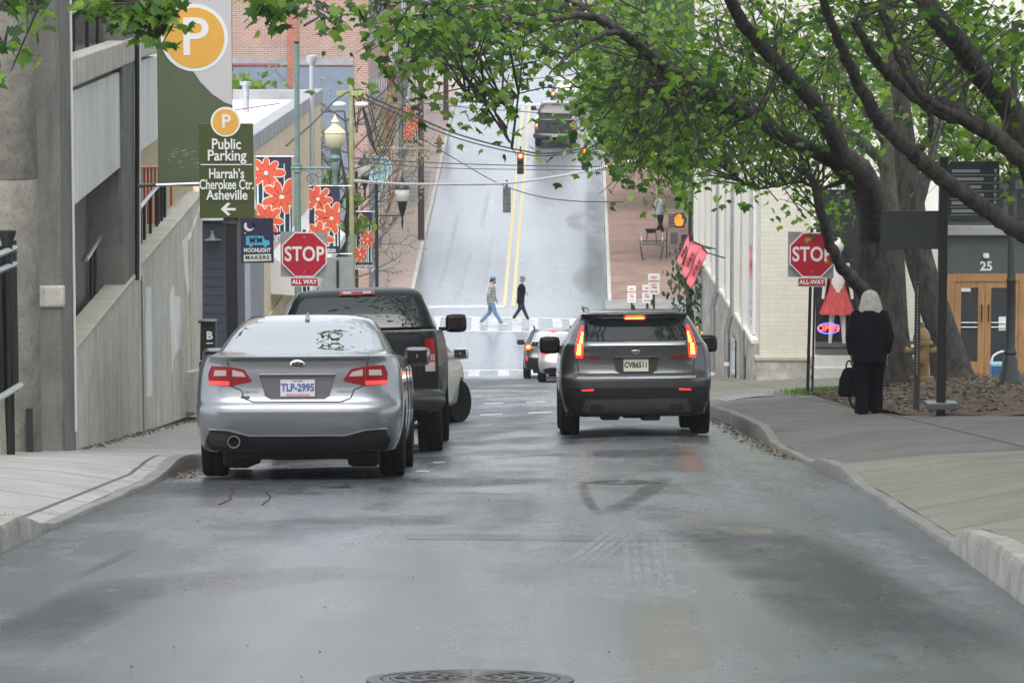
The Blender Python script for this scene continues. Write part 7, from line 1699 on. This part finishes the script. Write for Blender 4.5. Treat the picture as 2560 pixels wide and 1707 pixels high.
Hh = MB(); c = V((.015,.14,1.55)); Hh.ell(c, (.118,.125,.112), 20, 12); Hh.rings(torso_rings([(1.30,.15,.06,.02,.04),(1.36,.165,.085,.018,.05),(1.44,.155,.10,.016,.08),(1.52,.13,.11,.015,.11),(1.59,.10,.10,.015,.13)])); Hh.ell((-.13,.03,1.345), (.10,.035,.03)) if False else None
Hh.ell((-.12,.03,1.355), (.095,.035,.03)); Hh.ell((.10,.04,1.33), (.035,.03,.06))
put('hair', blend(Hh, 'hair', .012, 6), 'hair_grey', wm)
# her bag hangs from the left hand
bg_ = thing('handbag', 'black bag held low in the left hand of the person with white hair', 'bag', V(wm.location)+V((-.25,.06,.28)))
Bm = MB(); Bm.rings(torso_rings([(.0,.10,.06,-.02,0),(.03,.13,.075,-.02,0),(.22,.125,.07,-.01,0),(.34,.09,.05,0,0),(.38,.05,.03,.0,0)])); put('pouch', blend(Bm, 'pouch', .012, 4), 'cloth_black', bg_)
MB().tube(smooth_path([(-.05,0,.36),(-.03,0,.45),(.01,0,.46),(.05,0,.36)]), .011, 6).obj('handle', 'shoe_black', bg_)
MB().tube(smooth_path([(.0,.02,.02),(.02,.02,-.08),(.07,.02,-.16)]), .02, 6).obj('strap', 'shoe_black', bg_)
# --- pedestrians on the far crosswalk, walking to the right (+x is forward for them)
def walker(label, px, pyfeet, pytop, d, top, top_m, trouser_m, hat, hat_m, shoe_m, long_coat=False, beard=False, stride=.36, arm=None):
    u = U(d); g = P(px, pyfeet, d); t = thing('person', label, 'person', g); H_ = (P(0,pytop,d).z-g.z); k = H_/1.80; s_ = lambda v: v*k
    B = MB(); F_ = V((1,0,0)); hip = .90
    legs = [(V((0,-.09,hip)), V((stride*.35,-.09,.50)), V((stride*.95,-.09,.10)), V((stride*.95+.20,-.09,.07))), (V((0,.09,hip)), V((-stride*.15,.09,.48)), V((-stride*.95,.09,.13)), V((-stride*.95+.16,.09,.03)))]
    if arm == 'rev': legs = [(a, b, c, e) for a, b, c, e in legs]
    for a, b, c, e in legs: leg(B, a*k, b*k, c*k, e*k, (.085*k,.06*k,.042*k))
    fl = lambda z, a, b, cx: (z*k, a*k, b*k, cx*k, 0)
    B.rings(torso_rings([fl(.86,.11,.165,0),fl(1.0,.105,.15,.01),fl(1.15,.11,.155,.02),fl(1.32,.115,.18,.03),fl(1.43,.09,.16,.03),fl(1.50,.055,.06,.03)])); capsule(B, [V((.03,0,1.46))*k, V((.05,0,1.58))*k], [.055*k,.052*k])
    AR = [(V((.02,-.20,1.42)), V((-.10,-.23,1.15)), V((-.12,-.20,.90))), (V((.02,.20,1.42)), V((.06,.23,1.15)), V((.17,.22,.93)))] if not long_coat else [(V((.02,-.20,1.42)), V((-.06,-.24,1.16)), V((.14,-.16,1.10))), (V((.02,.20,1.42)), V((-.03,.23,1.15)), V((.17,.14,1.12)))]
    for a, b, c in AR: capsule(B, [a*k, b*k], [.052*k,.042*k]); capsule(B, [b*k, c*k], [.042*k,.03*k]); hand(B, c*k, (c-b), V((1,0,.2)), k)
    at = head(B, V((.07,0,1.67))*k, V((1,-.1,-.03)), k*.98)
    put('body', blend(B, 'body', .010), 'skin', t); eyes(t, at)
    Tm = MB(); low = .72 if long_coat else .84
    Tm.rings(torso_rings([fl(low,.16 if long_coat else .13,.21,-.01),fl(.95,.15,.20,.0),fl(1.15,.15 if not long_coat else .17,.195,.02),fl(1.32,.14 if not long_coat else .165,.20,.03),fl(1.43,.11,.175,.03),fl(1.50,.065,.075,.03)]))
    for a, b, c in AR: capsule(Tm, [a*k, b*k, (b+(c-b)*.88)*k], [.072*k,.06*k,.05*k])
    put(top, blend(Tm, top, .014, 6), top_m, t)
    L_ = MB()
    for a, b, c, e in legs: capsule(L_, [a*k, b*k, (b+(c-b)*.97)*k], [.105*k,.078*k,.062*k])
    L_.ell(V((0,0,.92))*k, (.125*k,.165*k,.10*k)); put('trousers', blend(L_, 'trousers', .013, 5), trouser_m, t)
    for a, b, c, e in legs:
        m = MB(); dv = (e-c).normalized(); m.tube([(c-V((0.05,0,.045)))*k, (c+dv*.06-V((0,0,.04)))*k, (e+dv*.04-V((0,0,.0)))*k], [.048*k,.052*k,.036*k], 10); m.ell((c-V((.03,0,.02)))*k, (.05*k,.045*k,.05*k)); put('shoe', blend(m, 'shoe', .011, 3), shoe_m, t)
    hh = MB(); hh.ell(at(0,-.015,.035), (.088*k,.108*k,.095*k), 16, 10); hh.ell(at(0,-.06,-.03), (.075*k,.05*k,.07*k))
    hm = blend(hh, 'hair', .012, 3); put('hair', hm, 'hair_dark' if beard else 'hair_grey', t)
    if beard: bb = MB(); bb.ell(at(0,.055,-.085), (.055*k,.05*k,.05*k)); put('beard', blend(bb, 'beard', .011, 3), 'hair_dark', t)
    hb = MB(); hb.ell(at(0,-.01,.075), (.098*k,.118*k,.072*k), 18, 10)
    if hat == 'cap': hb.ell(at(0,.13,.055), (.07*k,.075*k,.012*k), 14, 6)
    else: hb.ell(at(0,.03,.045), (.115*k,.135*k,.018*k), 18, 6)
    put('cap' if hat == 'cap' else 'hat', blend(hb, 'hat', .011, 3), hat_m, t); return t
walker('bearded person in blue cap, plaid shirt and jeans crossing at the far crosswalk', 1228, 814, 690, 78.9, 'shirt', 'plaid', 'denim', 'cap', 'cap_blue', 'shoe_white', beard=True, stride=.40)
walker('person in grey hat and long black jacket crossing ahead of the one in plaid', 1302, 803, 689, 79.4, 'jacket', 'cloth_black', 'cloth_navy', 'hat', 'hat_grey', 'shoe_white', True, stride=.30)
hm_ = walker('person in a pale grey shirt and black trousers walking on the hill beside the cart', 1650, 590, 478, 92, 'shirt', 'cloth_grey', 'cloth_black', 'cap', 'hair_dark', 'shoe_black', beard=False, stride=.30)
hm_.rotation_euler = (0,0,-math.pi*.25)
# ================================================================ damp air over the street
hm = bpy.data.materials.new('haze_air'); hm.use_nodes = True; M['haze_air'] = hm
for n in list(hm.node_tree.nodes):
    if n.type == 'BSDF_PRINCIPLED': hm.node_tree.nodes.remove(n)
pv = hm.node_tree.nodes.new('ShaderNodeVolumePrincipled'); pv.inputs['Color'].default_value = (.93,.95,.97,1); pv.inputs['Density'].default_value = .0003; pv.inputs['Anisotropy'].default_value = .0
hm.node_tree.links.new(pv.outputs[0], hm.node_tree.nodes['Material Output'].inputs['Volume'])
bpy.context.view_layer.update()
lo = Vector((1e9,)*3); hi = -lo
for o in C.objects:
    if o.type == 'MESH':
        for c in o.bound_box:
            p = o.matrix_world @ Vector(c); lo = Vector(map(min, lo, p)); hi = Vector(map(max, hi, p))
hz = MB().bx(lo.x-5, hi.x+5, min(lo.y, 0)-5, hi.y+5, lo.z-1, max(hi.z, CAMZ)+1).obj('haze', 'haze_air', None, None)
struct(hz, 'stuff')
